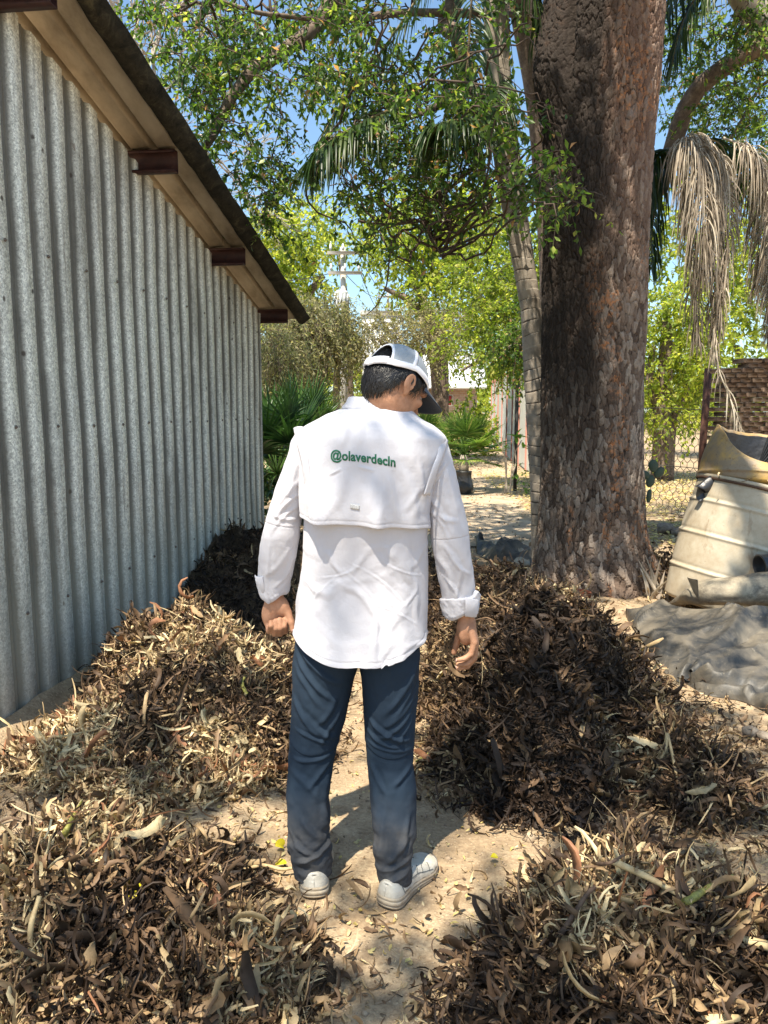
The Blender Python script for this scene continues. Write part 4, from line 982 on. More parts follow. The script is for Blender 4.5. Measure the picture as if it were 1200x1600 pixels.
# neck + head
nb = C(603, 658, 2.42)
sd.cap(nb, hp(0, -.022, -.055), .060, .054, .03)
sd.ell(hp(0, -.005, .005), (.073, .094, .098), Mh, .01); sd.ell(hp(0, .022, -.045), (.062, .072, .070), Mh, .02); sd.ell(hp(0, .062, -.088), (.030, .028, .026), Mh, .02)
for s_ in (-1, 1):
    sd.ell(hp(.050*s_, .012, -.068), (.016, .040, .024), Mh, .02)          # jaw
    sd.ell(hp(.040*s_, .072, -.018), (.022, .018, .016), Mh, .015)         # cheek
    sd.ell(hp(.030*s_, .086, .022), (.022, .010, .008), Mh, .01)           # brow
    sd.ell(hp(.031*s_, .096, .004), (.014, .010, .009), Mh, 0, neg=True)   # socket
    # ear: outer rim, lobe, hollow
    Me = Mh@rotz(.35*s_)
    sd.ell(hp(.079*s_, -.010, -.012), (.0085, .018, .029), Me, .006); sd.ell(hp(.077*s_, -.002, -.038), (.007, .009, .012), Me, .006)
    sd.ell(hp(.0905*s_, -.007, -.008), (.0055, .009, .016), Me, 0, neg=True)
    tq_ = np.linspace(-.6, 3.9, 12)
    for i in range(11):
        p0 = hp(.084*s_, -.010+.0165*math.cos(tq_[i]), -.010+.027*math.sin(tq_[i])); p1 = hp(.084*s_, -.010+.0165*math.cos(tq_[i+1]), -.010+.027*math.sin(tq_[i+1])); sd.cap(p0, p1, .0032, .0032, .004)
sd.cap(hp(0, .092, .010), hp(0, .112, -.026), .008, .012, .012)
for s_ in (-1, 1): sd.ell(hp(.012*s_, .104, -.031), (.008, .010, .007), Mh, .006)
sd.ell(hp(0, .092, -.053), (.023, .010, .0055), Mh, .005); sd.ell(hp(0, .091, -.064), (.020, .010, .006), Mh, .005)
# ---- left hand: loose fist, palm turned back
def fing(pts_, rad, k=.004):
    for i in range(len(pts_)-1): sd.cap(pts_[i], pts_[i+1], rad[i], rad[i+1], k if i else .008)
YL = 2.435
W_ = C(427, 925, YL); sd.cap(C(427, 915, YL), C(427, 945, YL), .029, .027, .02)
Mp = basis(np.array((.95, .3, 0)), np.array((-.3, .95, 0)), np.array((0, 0, 1.0)))
sd.ell(C(430, 958, YL), (.041, .021, .040), Mp, .02); sd.ell(C(420, 963, YL-.004), (.020, .020, .034), Mp, .015); sd.ell(C(443, 950, YL-.012), (.018, .017, .028), Mp, .015)
for (mx_, my_, dx, tipx, tipy, r_, ym) in ((446, 979, 0, 444, 968, .0092, .012), (438, 983, 0, 437, 968, .0096, .004), (429, 983, 0, 430, 970, .0093, -.002), (419, 979, 1, 423, 972, .0084, -.010)):
    mcp = C(mx_, my_-5, YL+ym); pip = C(mx_+dx, my_+7, YL+ym-.026); dip = C(tipx, my_-1, YL+ym-.047); tip = C(tipx, tipy, YL+ym-.040)
    fing([C(mx_-1, my_-22, YL+ym+.004), mcp, pip, dip, tip], [.012, .0108, r_+.0006, r_, r_-.001])
fing([C(441, 940, YL-.006), C(450, 957, YL-.018), C(455, 972, YL-.028), C(457.5, 985, YL-.032)], [.015, .0125, .0105, .0088])
# ---- right hand: relaxed, seen from the little-finger side
YR = 2.395
sd.cap(C(727, 945, YR), C(729, 972, YR), .029, .026, .02)
Mq = basis(np.array((.66, .75, 0)), np.array((-.75, .66, 0)), np.array((0, 0, 1.0)))
sd.ell(C(730, 988, YR), (.038, .021, .042), Mq, .02); sd.ell(C(722, 985, YR+.008), (.017, .018, .030), Mq, .015); sd.cap(C(736, 975, YR-.01), C(741, 1000, YR-.016), .013, .012, .012)
for (ym, mx_, my_, px_, py_2, dx_, dy_, tx, ty, r_) in ((-.030, 741, 1004, 736, 1022, 726, 1029, 716, 1031, .0084), (-.010, 743, 1006, 741, 1028, 729, 1037, 716, 1038, .0093), (.011, 743, 1004, 741, 1028, 730, 1041, 716, 1044, .0096), (.032, 741, 1000, 737, 1022, 729, 1036, 719, 1042, .0090)):
    fing([C(mx_-6, my_-22, YR+ym*.8), C(mx_, my_, YR+ym), C(px_, py_2, YR+ym-.002), C(dx_, dy_, YR+ym-.004), C(tx, ty, YR+ym-.006)], [.0125, .0112, r_+.0008, r_, r_-.0008])
fing([C(724, 978, YR+.022), C(717, 993, YR+.034), C(713, 1007, YR+.034), C(709, 1020, YR+.030)], [.015, .0122, .0104, .0088])
P_, Fq = sd.mesh(); m = MB(); m.add(P_, Fq); body = m.build('body', M_skin, man)
# nails on the visible fingertips, eyes
M_nail = NT('nail').fin((.60, .38, .31), .35)
for (c, dirn) in ((C(714, 1031.5, YR-.036), (-.9, -.2, .3)), (C(713.5, 1042.5, YR+.004), (-.8, -.5, -.2)), (C(457.6, 985, YL-.040), (0, -.8, -.5))):
    dn = nrm(np.array(dirn)); m = MB(); sphere(m, np.array(c)+dn*.002, (.0048, .0062, .0018), basis(nrm(np.cross(dn, (0, 0, 1))), nrm(np.cross(dn, np.cross(dn, (0, 0, 1)))), dn), 8, 10); m.build('nail', M_nail, body)
M_eye = NT('eye_white').fin((.75, .73, .70), .2); M_iris = NT('iris').fin((.03, .015, .01), .15)
for s_ in (-1, 1):
    e = hp(.029*s_, .079, .003); m = MB(); sphere(m, e, .0115, None, 12, 16); eo = m.build('eye', M_eye, body); m = MB(); sphere(m, e+Fd*.0085-Ud*.002, (.0052, .0052, .0035), basis(Rd, Ud, Fd), 8, 12); m.build('iris', M_iris, eo)
# ---------------------------------------------------------------- hair
t = NT('black_hair'); n1 = t.noise(t.coord(), 160, 3)
M_hair = t.fin(t.ramp(n1, [(.3, (.006, .005, .005)), (.7, (.016, .013, .012))]), .38, spec=.5, normal=t.bump(n1, .5, .002))
def scalp(phi, el, k=1.0):
    """phi: 0 = face, pi = back (through the right); el from -90 to 90 deg in the head frame"""
    r_ = np.array((.078, .1015, .1045))*k; ce = np.cos(el)
    return hp(0, -.005, .004)+Rd*(r_[0]*np.sin(phi)*ce)[..., None]+Fd*(r_[1]*np.cos(phi)*ce)[..., None]+Ud*(r_[2]*np.sin(el))[..., None]
def hairline(phi):     # lowest elevation of hair by azimuth
    a = np.abs((phi+np.pi) % (2*np.pi)-np.pi); return np.interp(a, [0, .9, 1.15, 1.45, 1.75, 2.0, 2.4, np.pi], [.55, .5, -.20, -.30, .0, -.55, -.92, -1.02])
ph = np.linspace(0, 2*np.pi, 120, endpoint=False); u = np.linspace(0, 1, 40)
PH, UU = np.meshgrid(ph, u, indexing='ij'); EL = hairline(PH)+(np.pi/2*.999-hairline(PH))*UU
bulge = 1.0+.08*np.exp(-((UU-.10)/.16)**2)*sstep(1.5, 2.3, np.abs((PH+np.pi) % (2*np.pi)-np.pi))-.06*np.exp(-(UU/.03)**2)
Vh = scalp(PH, EL, 1.0); cen = hp(0, -.005, .004); Vh = cen+(Vh-cen)*(bulge+.012*fbm(PH*14, UU*5, 0, 3, 3))[..., None]
m = MB(); m.add(Vh.transpose(1, 0, 2).reshape(-1, 3), gridf(40, 120, True)); hair = m.build('hair', M_hair, man)
N = 5200; phi = rng.uniform(.9, 2*np.pi-.9, N); uq = rng.random(N)**.8*.75; el = hairline(phi)+(np.pi/2-hairline(phi))*uq; e2 = el-.08
p = scalp(phi, el, 1.012); pd = scalp(phi+rng.normal(0, .05, N), e2, 1.012); dd = nrm(pd-p); nn_ = nrm(p-cen); bl = 1.0+.08*np.exp(-((uq-.10)/.16)**2); p = cen+(p-cen)*bl[:, None]
dd = nrm(dd+nn_*rng.uniform(.05, .3, (N, 1))+(-Rd)*.18)
m = MB(); ribbons(m, p, dd, nn_, rng.uniform(.016, .034, N), rng.uniform(.0012, .0030, N), 4, curl=rng.uniform(-.1, .9, N), side=rng.normal(0, .35, N), cup=.5, taper='lance', r=rng.random(N))
m.build('strands', M_hair, hair)
# ---------------------------------------------------------------- cap
t = NT('cap_mesh_cloth'); c_ = t.n('TexCoord'); br = t.voro(c_.outputs['Object'], 520, 'F1', 'Distance', .25)
M_capmesh = t.fin(t.ramp(br, [(.2, (.12, .13, .145)), (.5, (.40, .43, .46))]), .8, normal=t.bump(br, .6, .0012))
t = fabric('cap_cloth', (.80, .80, .84), (.74, .74, .79), bs=.4); M_cap = t.m
t = fabric('cap_navy', (.012, .022, .040), (.018, .03, .052), bs=.4); M_navy = t.m
cr = np.array((.088, .112, .117)); Cc = hp(0, -.006, .006)
def capp(phi, el, k=0.0):
    ce, se = np.cos(el), np.sin(el); q = np.stack([np.sin(phi)*ce, np.cos(phi)*ce, se], -1)
    q = q*(cr+np.asarray(k, float)[..., None])
    return Cc+q[..., :1]*Rd+q[..., 1:2]*Fd+q[..., 2:]*Ud
# band level follows elevation EB(phi): lower at the back
def EB(phi): a = np.abs((phi+np.pi) % (2*np.pi)-np.pi); return np.interp(a, [0, 1.0, 1.6, 2.2, np.pi], [.26, .27, .24, .0, -.20])
cap = None
ph = np.linspace(-np.pi, np.pi, 181)[:-1]; ue = np.linspace(0, 1, 60); A_, B_ = np.meshgrid(ph, ue, indexing='ij'); E_ = EB(A_)+(np.pi/2-EB(A_))*B_
backang = (A_ % (2*np.pi))-np.pi      # 0 at the back
hole = ((backang/.70)**2+((E_-.02)/.66)**2 < 1) & (E_ > .03)
wr = .0016*fbm(A_*4, E_*6, 0, 3, 5)
Vc = capp(A_, E_, wr)
fcs = gridf(180, 60); wrap = np.array([[179*60+j, 179*60+j+1, j+1, j] for j in range(59)]); fcs = np.vstack([fcs, wrap]); hf = hole.ravel()[fcs].any(1)
front = (np.abs((A_+np.pi) % (2*np.pi)-np.pi) < .93).ravel()[fcs].all(1)
Vf = Vc.reshape(-1, 3)
m = MB(); m.add(Vf, fcs[~hf & ~front]); cap = m.build('cap', M_capmesh, man); cap['label'] = 'white mesh-back cap with dark brim'
md = cap.modifiers.new('s', 'SOLIDIFY'); md.thickness = .0015
m = MB(); m.add(Vf, fcs[front]); o = m.build('front_panel', M_cap, cap)
def cap_strip(name, phs, els, w, k, mat, along='phi', part_of=None):
    g = []
    for dw, kk in ((-w, k-.002), (-w*.92, k), (0, k+.0006), (w*.92, k), (w, k-.002)):
        if along == 'phi': g.append(capp(phs, els+dw, kk))
        else: g.append(capp(phs+dw/np.maximum(np.cos(els), .15), els, kk))
    m = MB(); m.add(np.array(g).reshape(-1, 3), gridf(5, len(phs))); return m.build(name, mat, cap)
pb = np.linspace(-np.pi, np.pi, 160); cap_strip('sweat_band', pb, EB(pb)+.08, .095, .0022, M_cap)
pb = np.linspace(np.pi-.64, np.pi+.64, 40); o = cap_strip('strap', pb, EB(pb)+.10, .10, .0048, M_cap)
aq = np.linspace(-.10, np.pi+.10, 60); cap_strip('opening_binding', np.pi+.50*np.cos(aq), .42+.49*np.sin(aq), .035, .0028, M_cap) if False else None
ga = []
for dw in (-.045, -.03, 0, .03, .045): ga.append(capp(np.pi+(.73+dw)*np.cos(aq), .02+(.68+dw)*np.sin(aq), .0026 if abs(dw) < .04 else .0))
m = MB(); m.add(np.array(ga).reshape(-1, 3), gridf(5, 60)); m.build('opening_binding', M_cap, cap)
for ps in (np.pi/2+.18, -np.pi/2-.18):
    el_ = np.linspace(.25, np.pi/2-.04, 50); cap_strip('seam_tape', np.full(50, ps), el_, .055, .0022, M_cap, 'el')
m = MB(); sphere(m, capp(np.array(0.), np.array(np.pi/2)), (.008, .008, .004), Mh, 8, 12); m.build('button', M_cap, cap)
# brim
a = np.linspace(-1, 1, 41); bL = .076; rowsB = []
for q in np.linspace(0, 1, 14):
    ang = a*1.02; base = np.stack([np.sin(ang)*(cr[0]+.004), np.cos(ang)*(cr[1]+.002)], -1)
    ext = bL*q*(1-np.abs(a)**4.5)**.5
    r_ = base[:, 0]*(1+.10*q*(1-np.abs(a)**4)); f_ = base[:, 1]+ext
    u_ = .034-.022*(r_/.09)**2*1.0-.012*q
    rowsB.append(Cc+Rd*r_[:, None]+Fd*f_[:, None]+Ud*u_[:, None])
m = MB(); m.add(np.array(rowsB).reshape(-1, 3), gridf(14, 41)); br_ = m.build('brim', M_navy, cap); md = br_.modifiers.new('s', 'SOLIDIFY'); md.thickness = .0035
# ================================================================ trees
def bark_trunk(mb, P, rad, nt, nz, plate=(11, 30), depth=.012, seed=0, lumps=.0):
    """trunk following P with plated bark; rnd = plate tone, aux = crack"""
    P = np.asarray(P, float); C_ = spline(P, nz); Rr = spline(np.asarray(rad, float)[:, None], nz)[:, 0]; T, N, B = frames(C_)
    th = np.linspace(0, 2*np.pi, nt, endpoint=False); ln = np.concatenate([[0], np.cumsum(np.linalg.norm(np.diff(C_, axis=0), axis=1))])
    TH, LZ = np.meshgrid(th, ln, indexing='xy'); K = plate[0]*2
    u = TH/(2*np.pi)*K; wx = .55*fbm(np.cos(TH)*2.5, np.sin(TH)*2.5, LZ*2, 3, seed); u2 = u+wx*2.6+.35*fbm(u*1.3, LZ*16, 0, 3, seed+6); v = LZ*plate[1]/3.6+wx+.4*fbm(u*1.6, LZ*12, 4, 3, seed+7)
    d1, d2, idv = worley(np.mod(u2, K), v, seed, K); ck = np.clip((d2-d1)/.30+.35*fbm(u2*2.5, v*2.5, 0, 3, seed+2), 0, 1)
    e1, e2, id2 = worley(np.mod(u2*3, K*3), v*3.2, seed+5, K*3); ck2 = np.clip((e2-e1)/.25, 0, 1)
    big = fbm(np.cos(TH)*1.3+5, np.sin(TH)*1.3, LZ*.7, 3, seed+9)
    disp = depth*(ck**.6-.6)+depth*.35*(ck2-.5)+depth*.7*(idv-.5)+lumps*big+depth*.5*fbm(np.cos(TH)*30, np.sin(TH)*30, LZ*18, 3, seed+3)
    RR_ = Rr[:, None]*np.ones_like(TH)+disp
    V = C_[:, None]+RR_[..., None]*(N[:, None]*np.cos(th)[None, :, None]+B[:, None]*np.sin(th)[None, :, None])
    return V, TH, LZ, ck, idv, big
# ---------------------------------------------------------------- big tree on the right
TX, TY = 1.80, 6.75
big = thing('broadleaf_tree', 'large old tree with thick furrowed reddish-brown bark to the right of the man', 'tree', (TX, TY, 0))
def tz(py, Y=6.5): return pt(0, py, Y)[2]
ctr = [(925, 945, 6.75, 1.00), (926, 900, 6.75, .50), (924, 850, 6.75, .465), (926, 760, 6.75, .44), (926, 640, 6.75, .425), (926, 500, 6.75, .43), (930, 350, 6.75, .435), (935, 200, 6.75, .445), (941, 80, 6.75, .465), (948, -40, 6.75, .48), (975, -240, 6.8, .48), (1030, -600, 6.9, .42)]
Pb = [pt(a, b, c) for a, b, c, d in ctr]; Pb[0] = np.array((Pb[1][0], Pb[1][1], -.15)); Rb = [.54]+[d for *_, d in ctr[1:]]
V, TH, LZ, ck, idv, bg_ = bark_trunk(None, Pb, Rb, 820, 1150, (42, 42), .013, 21, .035)
cen = V.mean(1, keepdims=True); rad = V-cen; ang = np.arctan2(rad[..., 1], rad[..., 0])     # -pi/2 faces the camera
z = V[..., 2]
# root flare buttresses and the burl on the left near the top
flare = sstep(.75, .0, z); but = (.5+.5*np.cos(ang*5+1.2+.6*np.sin(ang*2)))**1.5
V = V+nrm(rad)*(flare**2*(.01+.09*but))[..., None]
burl = np.exp(-((ang+2.75)/.42)**2-((z-4.25)/.42)**2)*.16+np.exp(-((ang+2.6)/.5)**2-((z-3.3)/.30)**2)*-.03
groove = -.09*np.exp(-((ang+2.32+.10*(z-4.2))/.07)**2)*sstep(3.9, 4.6, z)
fold_ = -.075*np.exp(-((ang+1.35+.25*np.sin(z*4))/.10)**2)*sstep(.62, .42, z)*sstep(.0, .15, z)
knot = .03*np.exp(-((ang+1.28)/.07)**2-((z-3.78)/.05)**2)
V = V+nrm(rad)*(burl+groove+fold_+knot)[..., None]
t = NT('furrowed_bark'); c0 = t.coord(); ck_ = t.attr('aux'); id_ = t.attr('rnd'); n1 = t.noise(c0, 24, 6, .75); n2 = t.noise(t.coord('Object', (1, 1, .28)), 3.0, 4, .6, .4); n3 = t.noise(c0, 90, 4, .7)
sx = t.n('SeparateXYZ'); t.L.new(t.coord('Object'), sx.inputs[0]); gx_, gz_ = sx.outputs[0], sx.outputs[2]
base = t.ramp(t.math('ADD', t.math('MULTIPLY', n1, .55), t.math('MULTIPLY', id_, .45)), [(.25, (.075, .050, .036)), (.5, (.18, .130, .098)), (.78, (.34, .28, .225))])
redz = t.math('MULTIPLY', t.ramp(gz_, [(0, 0), (1, 1)]), 1.0)
zz1 = t.n('MapRange'); t.L.new(gz_, zz1.inputs[0]); zz1.inputs[1].default_value = 2.2; zz1.inputs[2].default_value = 3.6
redcol = t.mix(n1, (.10, .045, .028), (.23, .135, .095))
base = t.mix(t.math('MULTIPLY', zz1.outputs[0], .5), base, redcol)
orange = t.math('MULTIPLY', t.ramp(n2, [(.54, 0), (.62, 1)]), t.ramp(n1, [(.5, 0), (.6, .8)]))
base = t.mix(orange, base, (.42, .17, .06))
# wet black seep down the left half
lx = t.n('MapRange'); t.L.new(t.math('ADD', gx_, t.math('MULTIPLY', t.math('SUBTRACT', n2, .5), .35)), lx.inputs[0]); lx.inputs[1].default_value = .07; lx.inputs[2].default_value = -.14
lz = t.n('MapRange'); t.L.new(gz_, lz.inputs[0]); lz.inputs[1].default_value = .7; lz.inputs[2].default_value = 1.9
base = t.mix(t.math('MULTIPLY', t.math('MULTIPLY', lx.outputs[0], lz.outputs[0]), .95), base, (.022, .016, .012))
base = t.mix(t.ramp(ck_, [(.0, .85), (.30, 0)]), base, (.020, .012, .009))
M_bark = t.fin(base, .88, spec=.3, normal=t.bump(t.math('ADD', t.math('MULTIPLY', n1, .7), t.math('MULTIPLY', n3, .4)), .9, .012))
m = MB(); m.add(V.reshape(-1, 3), gridf(V.shape[0], V.shape[1], True), idv.ravel(), ck.ravel()); m.build('trunk', M_bark, big)
# limbs of the big tree arch over the yard
t = NT('limb_bark'); n1 = t.noise(t.coord('Object', (1, 1, 1)), 18, 6, .7)
M_limb = t.fin(t.ramp(n1, [(.3, (.06, .04, .03)), (.55, (.16, .115, .085)), (.75, (.30, .24, .19))]), .85, normal=t.bump(n1, .7, .01))
def limb(parent, P, r0, r1, n=40, seg=12, mat=None, name='limb', wob=.05, seed=0):
    C_ = spline(P, n); u = np.linspace(0, 1, n); C_ = C_+wob*np.stack([fbm(u*5, 0*u+seed, 0, 3, 1), fbm(u*5, 0*u+seed, 3, 3, 2), fbm(u*5, 0*u+seed, 6, 3, 3)], -1)*np.sin(u*np.pi)[:, None]
    m = MB(); tube(m, C_, r0+(r1-r0)*u**.8, seg); m.build(name, mat or M_limb, parent); return C_
top = np.array(Pb[-2])
def leafcluster(P, rad, nleaf, mat_list, size, tw=None, droop=.4, seed=0): pass
GREENS = [(0, (.020, .045, .010)), (.3, (.045, .090, .018)), (.62, (.090, .155, .025)), (.84, (.17, .25, .04)), (.93, (.30, .34, .07)), (1.0, (.36, .20, .10))]
M_leafA = leafmat('canopy_leaves', GREENS, .48, .38, 2.3)
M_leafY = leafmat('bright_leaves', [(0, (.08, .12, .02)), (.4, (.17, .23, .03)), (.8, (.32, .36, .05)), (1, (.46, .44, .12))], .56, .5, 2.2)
M_leafO = leafmat('olive_leaves', [(0, (.09, .11, .05)), (.4, (.20, .20, .10)), (.8, (.33, .30, .17)), (1, (.46, .40, .26))], .5, .55, 1.9)
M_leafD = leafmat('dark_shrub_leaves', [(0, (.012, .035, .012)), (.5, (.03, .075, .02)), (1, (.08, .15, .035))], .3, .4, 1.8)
M_twig = NT('twig').fin((.075, .05, .035), .9)
def sprays(lm, tm, P, D, L, nl, leafL, leafW, r0=.0, rs=.22, droop=.5, clump=1):
    """twigs starting at P (N,3) in direction D, each carrying nl leaves"""
    N = len(P); S = 5; u = np.linspace(0, 1, S+1)
    g = np.array((0, 0, -1.0)); D = nrm(D)
    Lr = L*rng.uniform(.6, 1.3, (N, 1, 1))
    C_ = P[:, None]+D[:, None]*u[None, :, None]*Lr+g*(droop*(u**2)[None, :, None]*Lr)+rng.normal(size=(N, 1, 3))*.06*(u**2)[None, :, None]*Lr
    # twig geometry: thin triangular tubes
    w = (.0035+.004*L)*(1-.75*u)[None, :, None]; a = nrm(np.cross(D, g)+1e-6)[:, None]; b = nrm(np.cross(D[:, None], a)); 
    V = np.stack([C_+a*w, C_-a*w*.5+b*w*.87, C_-a*w*.5-b*w*.87], 2)
    fc = gridf(S+1, 3, True); tm.add(V.reshape(-1, 3), (np.arange(N)[:, None, None]*((S+1)*3)+fc[None]).reshape(-1, 4))
    q = rng.uniform(.12, 1.0, (N, nl)); i = np.minimum((q*S).astype(int), S-1); f = (q*S-i)[..., None]; ar = np.arange(N)[:, None]
    lp = C_[ar, i]*(1-f)+C_[ar, i+1]*f; tg = nrm(C_[ar, i+1]-C_[ar, i])
    ld = nrm(tg*.55+rng.normal(size=tg.shape)*.75+g*.35); ln_ = nrm(np.array((0, 0, 1.0))+rng.normal(size=tg.shape)*.7)
    M_ = N*nl; tone = np.clip((rng.random(N)*.55)[:, None]+rng.normal(.18+r0, rs, (N, nl)), 0, .94); tone = np.where(rng.random((N, nl)) < .025, 1.0, tone)
    ribbons(lm, lp.reshape(-1, 3), ld.reshape(-1, 3), ln_.reshape(-1, 3), leafL*rng.uniform(.6, 1.25, M_), leafW*rng.uniform(.7, 1.2, M_), 2, curl=rng.normal(.2, .5, M_), cup=rng.uniform(0, .5, M_), r=tone.reshape(-1))
# ---------------------------------------------------------------- overhead boughs: leafy tree behind the shed corner / above the man
over = thing('leafy_tree', 'dark green leafy tree whose boughs and hanging vines fill the top above the man', 'tree', (2.0, 9.2, 0))
tr0 = [np.array((2.0, 9.2, -.1)), np.array((1.95, 9.1, 2.0)), np.array((1.75, 8.8, 4.2)), np.array((1.2, 8.2, 6.2)), np.array((.5, 7.4, 7.4))]
c_main = limb(over, tr0, .17, .12, 60, 14, name='trunk')
bough1 = limb(over, [tr0[3], pt(690, -40, 7.6), pt(560, -30, 7.2), pt(480, 55, 6.8), pt(385, 120, 6.6), pt(335, 200, 6.5), pt(308, 255, 6.4)], .10, .028, 60, 12, seed=3)
bough2 = limb(over, [tr0[3], pt(700, 20, 7.8), pt(715, 60, 7.6), pt(735, 120, 7.5), pt(770, 205, 7.3)], .10, .05, 30, 12, seed=8)
bough3 = limb(over, [pt(790, 150, 7.9), pt(720, 145, 7.4), pt(640, 185, 7.0), pt(560, 210, 6.8), pt(500, 235, 6.6)], .035, .010, 40, 8, seed=12)
bough4 = limb(over, [pt(800, 20, 8.0), pt(620, 25, 7.4), pt(540, 40, 7.0), pt(420, 20, 6.6), pt(300, -10, 6.3)], .045, .012, 40, 8, seed=15)
bough5 = limb(over, [pt(770, 230, 7.6), pt(700, 300, 7.2), pt(660, 350, 7.0), pt(690, 400, 6.9)], .022, .006, 30, 7, seed=19)
lm, tm = MB(), MB()
# foliage regions: picture-guided clumps at real depths (cx, cy, rx, ry, depth0, depth1, sprays)
REG0 = [(300, 60, 95, 70, 6.0, 8.5, 150), (250, 20, 50, 28, 6.0, 8.0, 50), (375, 110, 110, 95, 5.8, 8.0, 260), (330, 190, 70, 60, 5.8, 7.5, 120), (440, 60, 110, 70, 5.8, 8.0, 230), (395, 260, 60, 70, 5.9, 7.0, 120), (410, 340, 30, 65, 6.0, 6.8, 60),
       (430, 240, 26, 90, 6.0, 6.9, 90), (560, 70, 110, 90, 5.6, 8.5, 290), (545, 170, 70, 70, 5.8, 8.0, 130), (640, 110, 110, 110, 5.6, 8.5, 330), (700, 200, 100, 80, 5.8, 8.2, 260), (600, 240, 95, 55, 5.8, 7.6, 190), (690, 290, 100, 45, 5.8, 7.6, 170),
       (780, 90, 60, 90, 5.4, 6.3, 110), (800, 210, 60, 80, 5.2, 6.2, 150), (840, 260, 46, 45, 5.0, 6.0, 90), (880, 300, 40, 26, 5.0, 5.7, 40), (560, 300, 60, 30, 6.0, 7.4, 60), (600, 370, 36, 46, 6.0, 7.0, 34), (680, 330, 60, 30, 6.2, 7.6, 55), (480, 20, 200, 30, 6.0, 8.5, 130),
       (745, 30, 90, 40, 6, 8.5, 110), (225, 110, 30, 40, 6.5, 8.0, 22), (560, 340, 40, 16, 6.2, 7, 16)]
for (cx, cy, rx, ry, d0, d1, n) in REG0:
    n = int(n*(.46 if cx < 770 else .26))
    a = rng.uniform(0, 2*np.pi, n); r_ = np.sqrt(rng.random(n)); dd = rng.uniform(d0, d1, n)
    P_ = np.array([pt(cx+rx*r*math.cos(q), cy+ry*r*math.sin(q), d) for q, r, d in zip(a, r_, dd)])
    D_ = nrm(rng.normal(size=(n, 3))*np.array((1, 1, .5)))
    gx1, gy1 = proj(P_); keepq = (fbm(gx1/70, gy1/70, 0, 3, 77)+.12 > -.12) & ~((np.abs(gx1-474) < 36) & (gy1 > 150) & (gy1 < 335)) & (gx1 > 170+.692*gy1); P_, D_ = P_[keepq], D_[keepq]
    sprays(lm, tm, P_, D_, .36, 17, .060, .029, .0, .22, .55)
# the small spray with pale tips in front of the trunk
P_ = np.array([pt(850, 290, 5.75), pt(870, 300, 5.72), pt(890, 312, 5.7)]); sprays(lm, tm, P_, np.array(((1, 0, -.1), (1, -.1, .15), (1, 0, -.3))), .32, 16, .042, .02, .3, .2, .35)
# hanging vines
for (x0, y0, x1, y1, d) in ((436, 150, 424, 350, 6.3), (446, 200, 440, 300, 6.35), (416, 300, 400, 400, 6.2), (408, 330, 432, 420, 6.25), (320, 60, 326, 130, 6.4), (300, 110, 322, 170, 6.4), (825, 290, 880, 250, 5.8), (905, 340, 876, 420, 7.8)):
    n = 26; q = np.linspace(0, 1, n); P_ = np.array([pt(x0+(x1-x0)*k+5*math.sin(k*9), y0+(y1-y0)*k, d) for k in q])
    gx1, gy1 = proj(P_); P_ = P_[(gx1 > 160+.692*gy1)]; n = len(P_)
    if n < 4: continue
    tube(tm, P_, .004, 5); sprays(lm, tm, P_[1:], rdir(n-1, .4), .13, 9, .045, .022, .02, .2, .6)
# few bare hanging twigs
for L_ in ([(612, 375), (608, 410), (604, 445), (597, 462), (588, 478), (573, 492)], [(650, 330), (665, 355), (680, 380), (690, 402)], [(560, 345), (600, 350), (640, 345), (700, 330)]):
    tube(tm, spline([pt(a, b, 6.4) for a, b in L_], 24), np.linspace(.008, .004, 24), 5)
for (cx, cy, rx, ry, d0, d1, n) in REG0:
    for k in range(4):
        e = pt(cx+rng.uniform(-.8, .8)*rx, cy+rng.uniform(-.8, .8)*ry, rng.uniform(d0, d1)); pxe, pye = proj(e[None])
        if pxe[0] < 185+.692*pye[0] or (420 < pxe[0] < 530 and pye[0] > 120): continue
        B_ = np.vstack([bough1, bough2, bough3, bough4, bough5]); j = np.argmin(np.linalg.norm(B_-e, axis=1)+rng.random(len(B_))*.5); a = B_[j]; mid = (a+e)/2+rng.normal(size=3)*.15+np.array((0, 0, .12)); u = np.linspace(0, 1, 16)
        C_ = spline([a, mid, e, e+nrm(e-mid)*.2+np.array((0, 0, -.1))], 16)+.02*rng.normal(size=(16, 3)); tube(tm, C_, .013-.010*u, 5)
tag(lm.build('foliage', M_leafA, over)); tm.build('twigs', M_twig, over)
# crown of the big tree overhead and behind: mostly unseen leaf clusters, added and aimed to cast shade
lm, tm = MB(), MB()
def offman(P_):
    kx, ky = SUN[0]/SUN[2], SUN[1]/SUN[2]; dz = (P_[:, 1]-2.25)/ky; z_ = P_[:, 2]-dz; x_ = P_[:, 0]-kx*dz
    return P_[~((z_ > .45) & (z_ < 1.85) & (np.abs(x_+.03) < .42))]
def shade(px, py, rx, ry, h=6.0, dens=1.0, z0=0.0):
    g = gp(px, py, z0); s = np.array(SUN)/SUN[2]; c = g+s*(h-z0)
    n = int(60*rx*ry*dens/.25)+6; a = rng.uniform(0, 2*np.pi, n); r = np.sqrt(rng.random(n))
    P_ = np.stack([c[0]+rx*r*np.cos(a), c[1]+ry*r*np.sin(a), c[2]+rng.uniform(-.5, .5, n)], -1)
    P_[:, :2] += (P_[:, 2:3]-h)*s[None, :2]; P_ = offman(P_); n = len(P_)
    if n == 0: return
    sprays(lm, tm, P_, rdir(n, .4), .34, 22, .075, .038, .1, .2, .2)
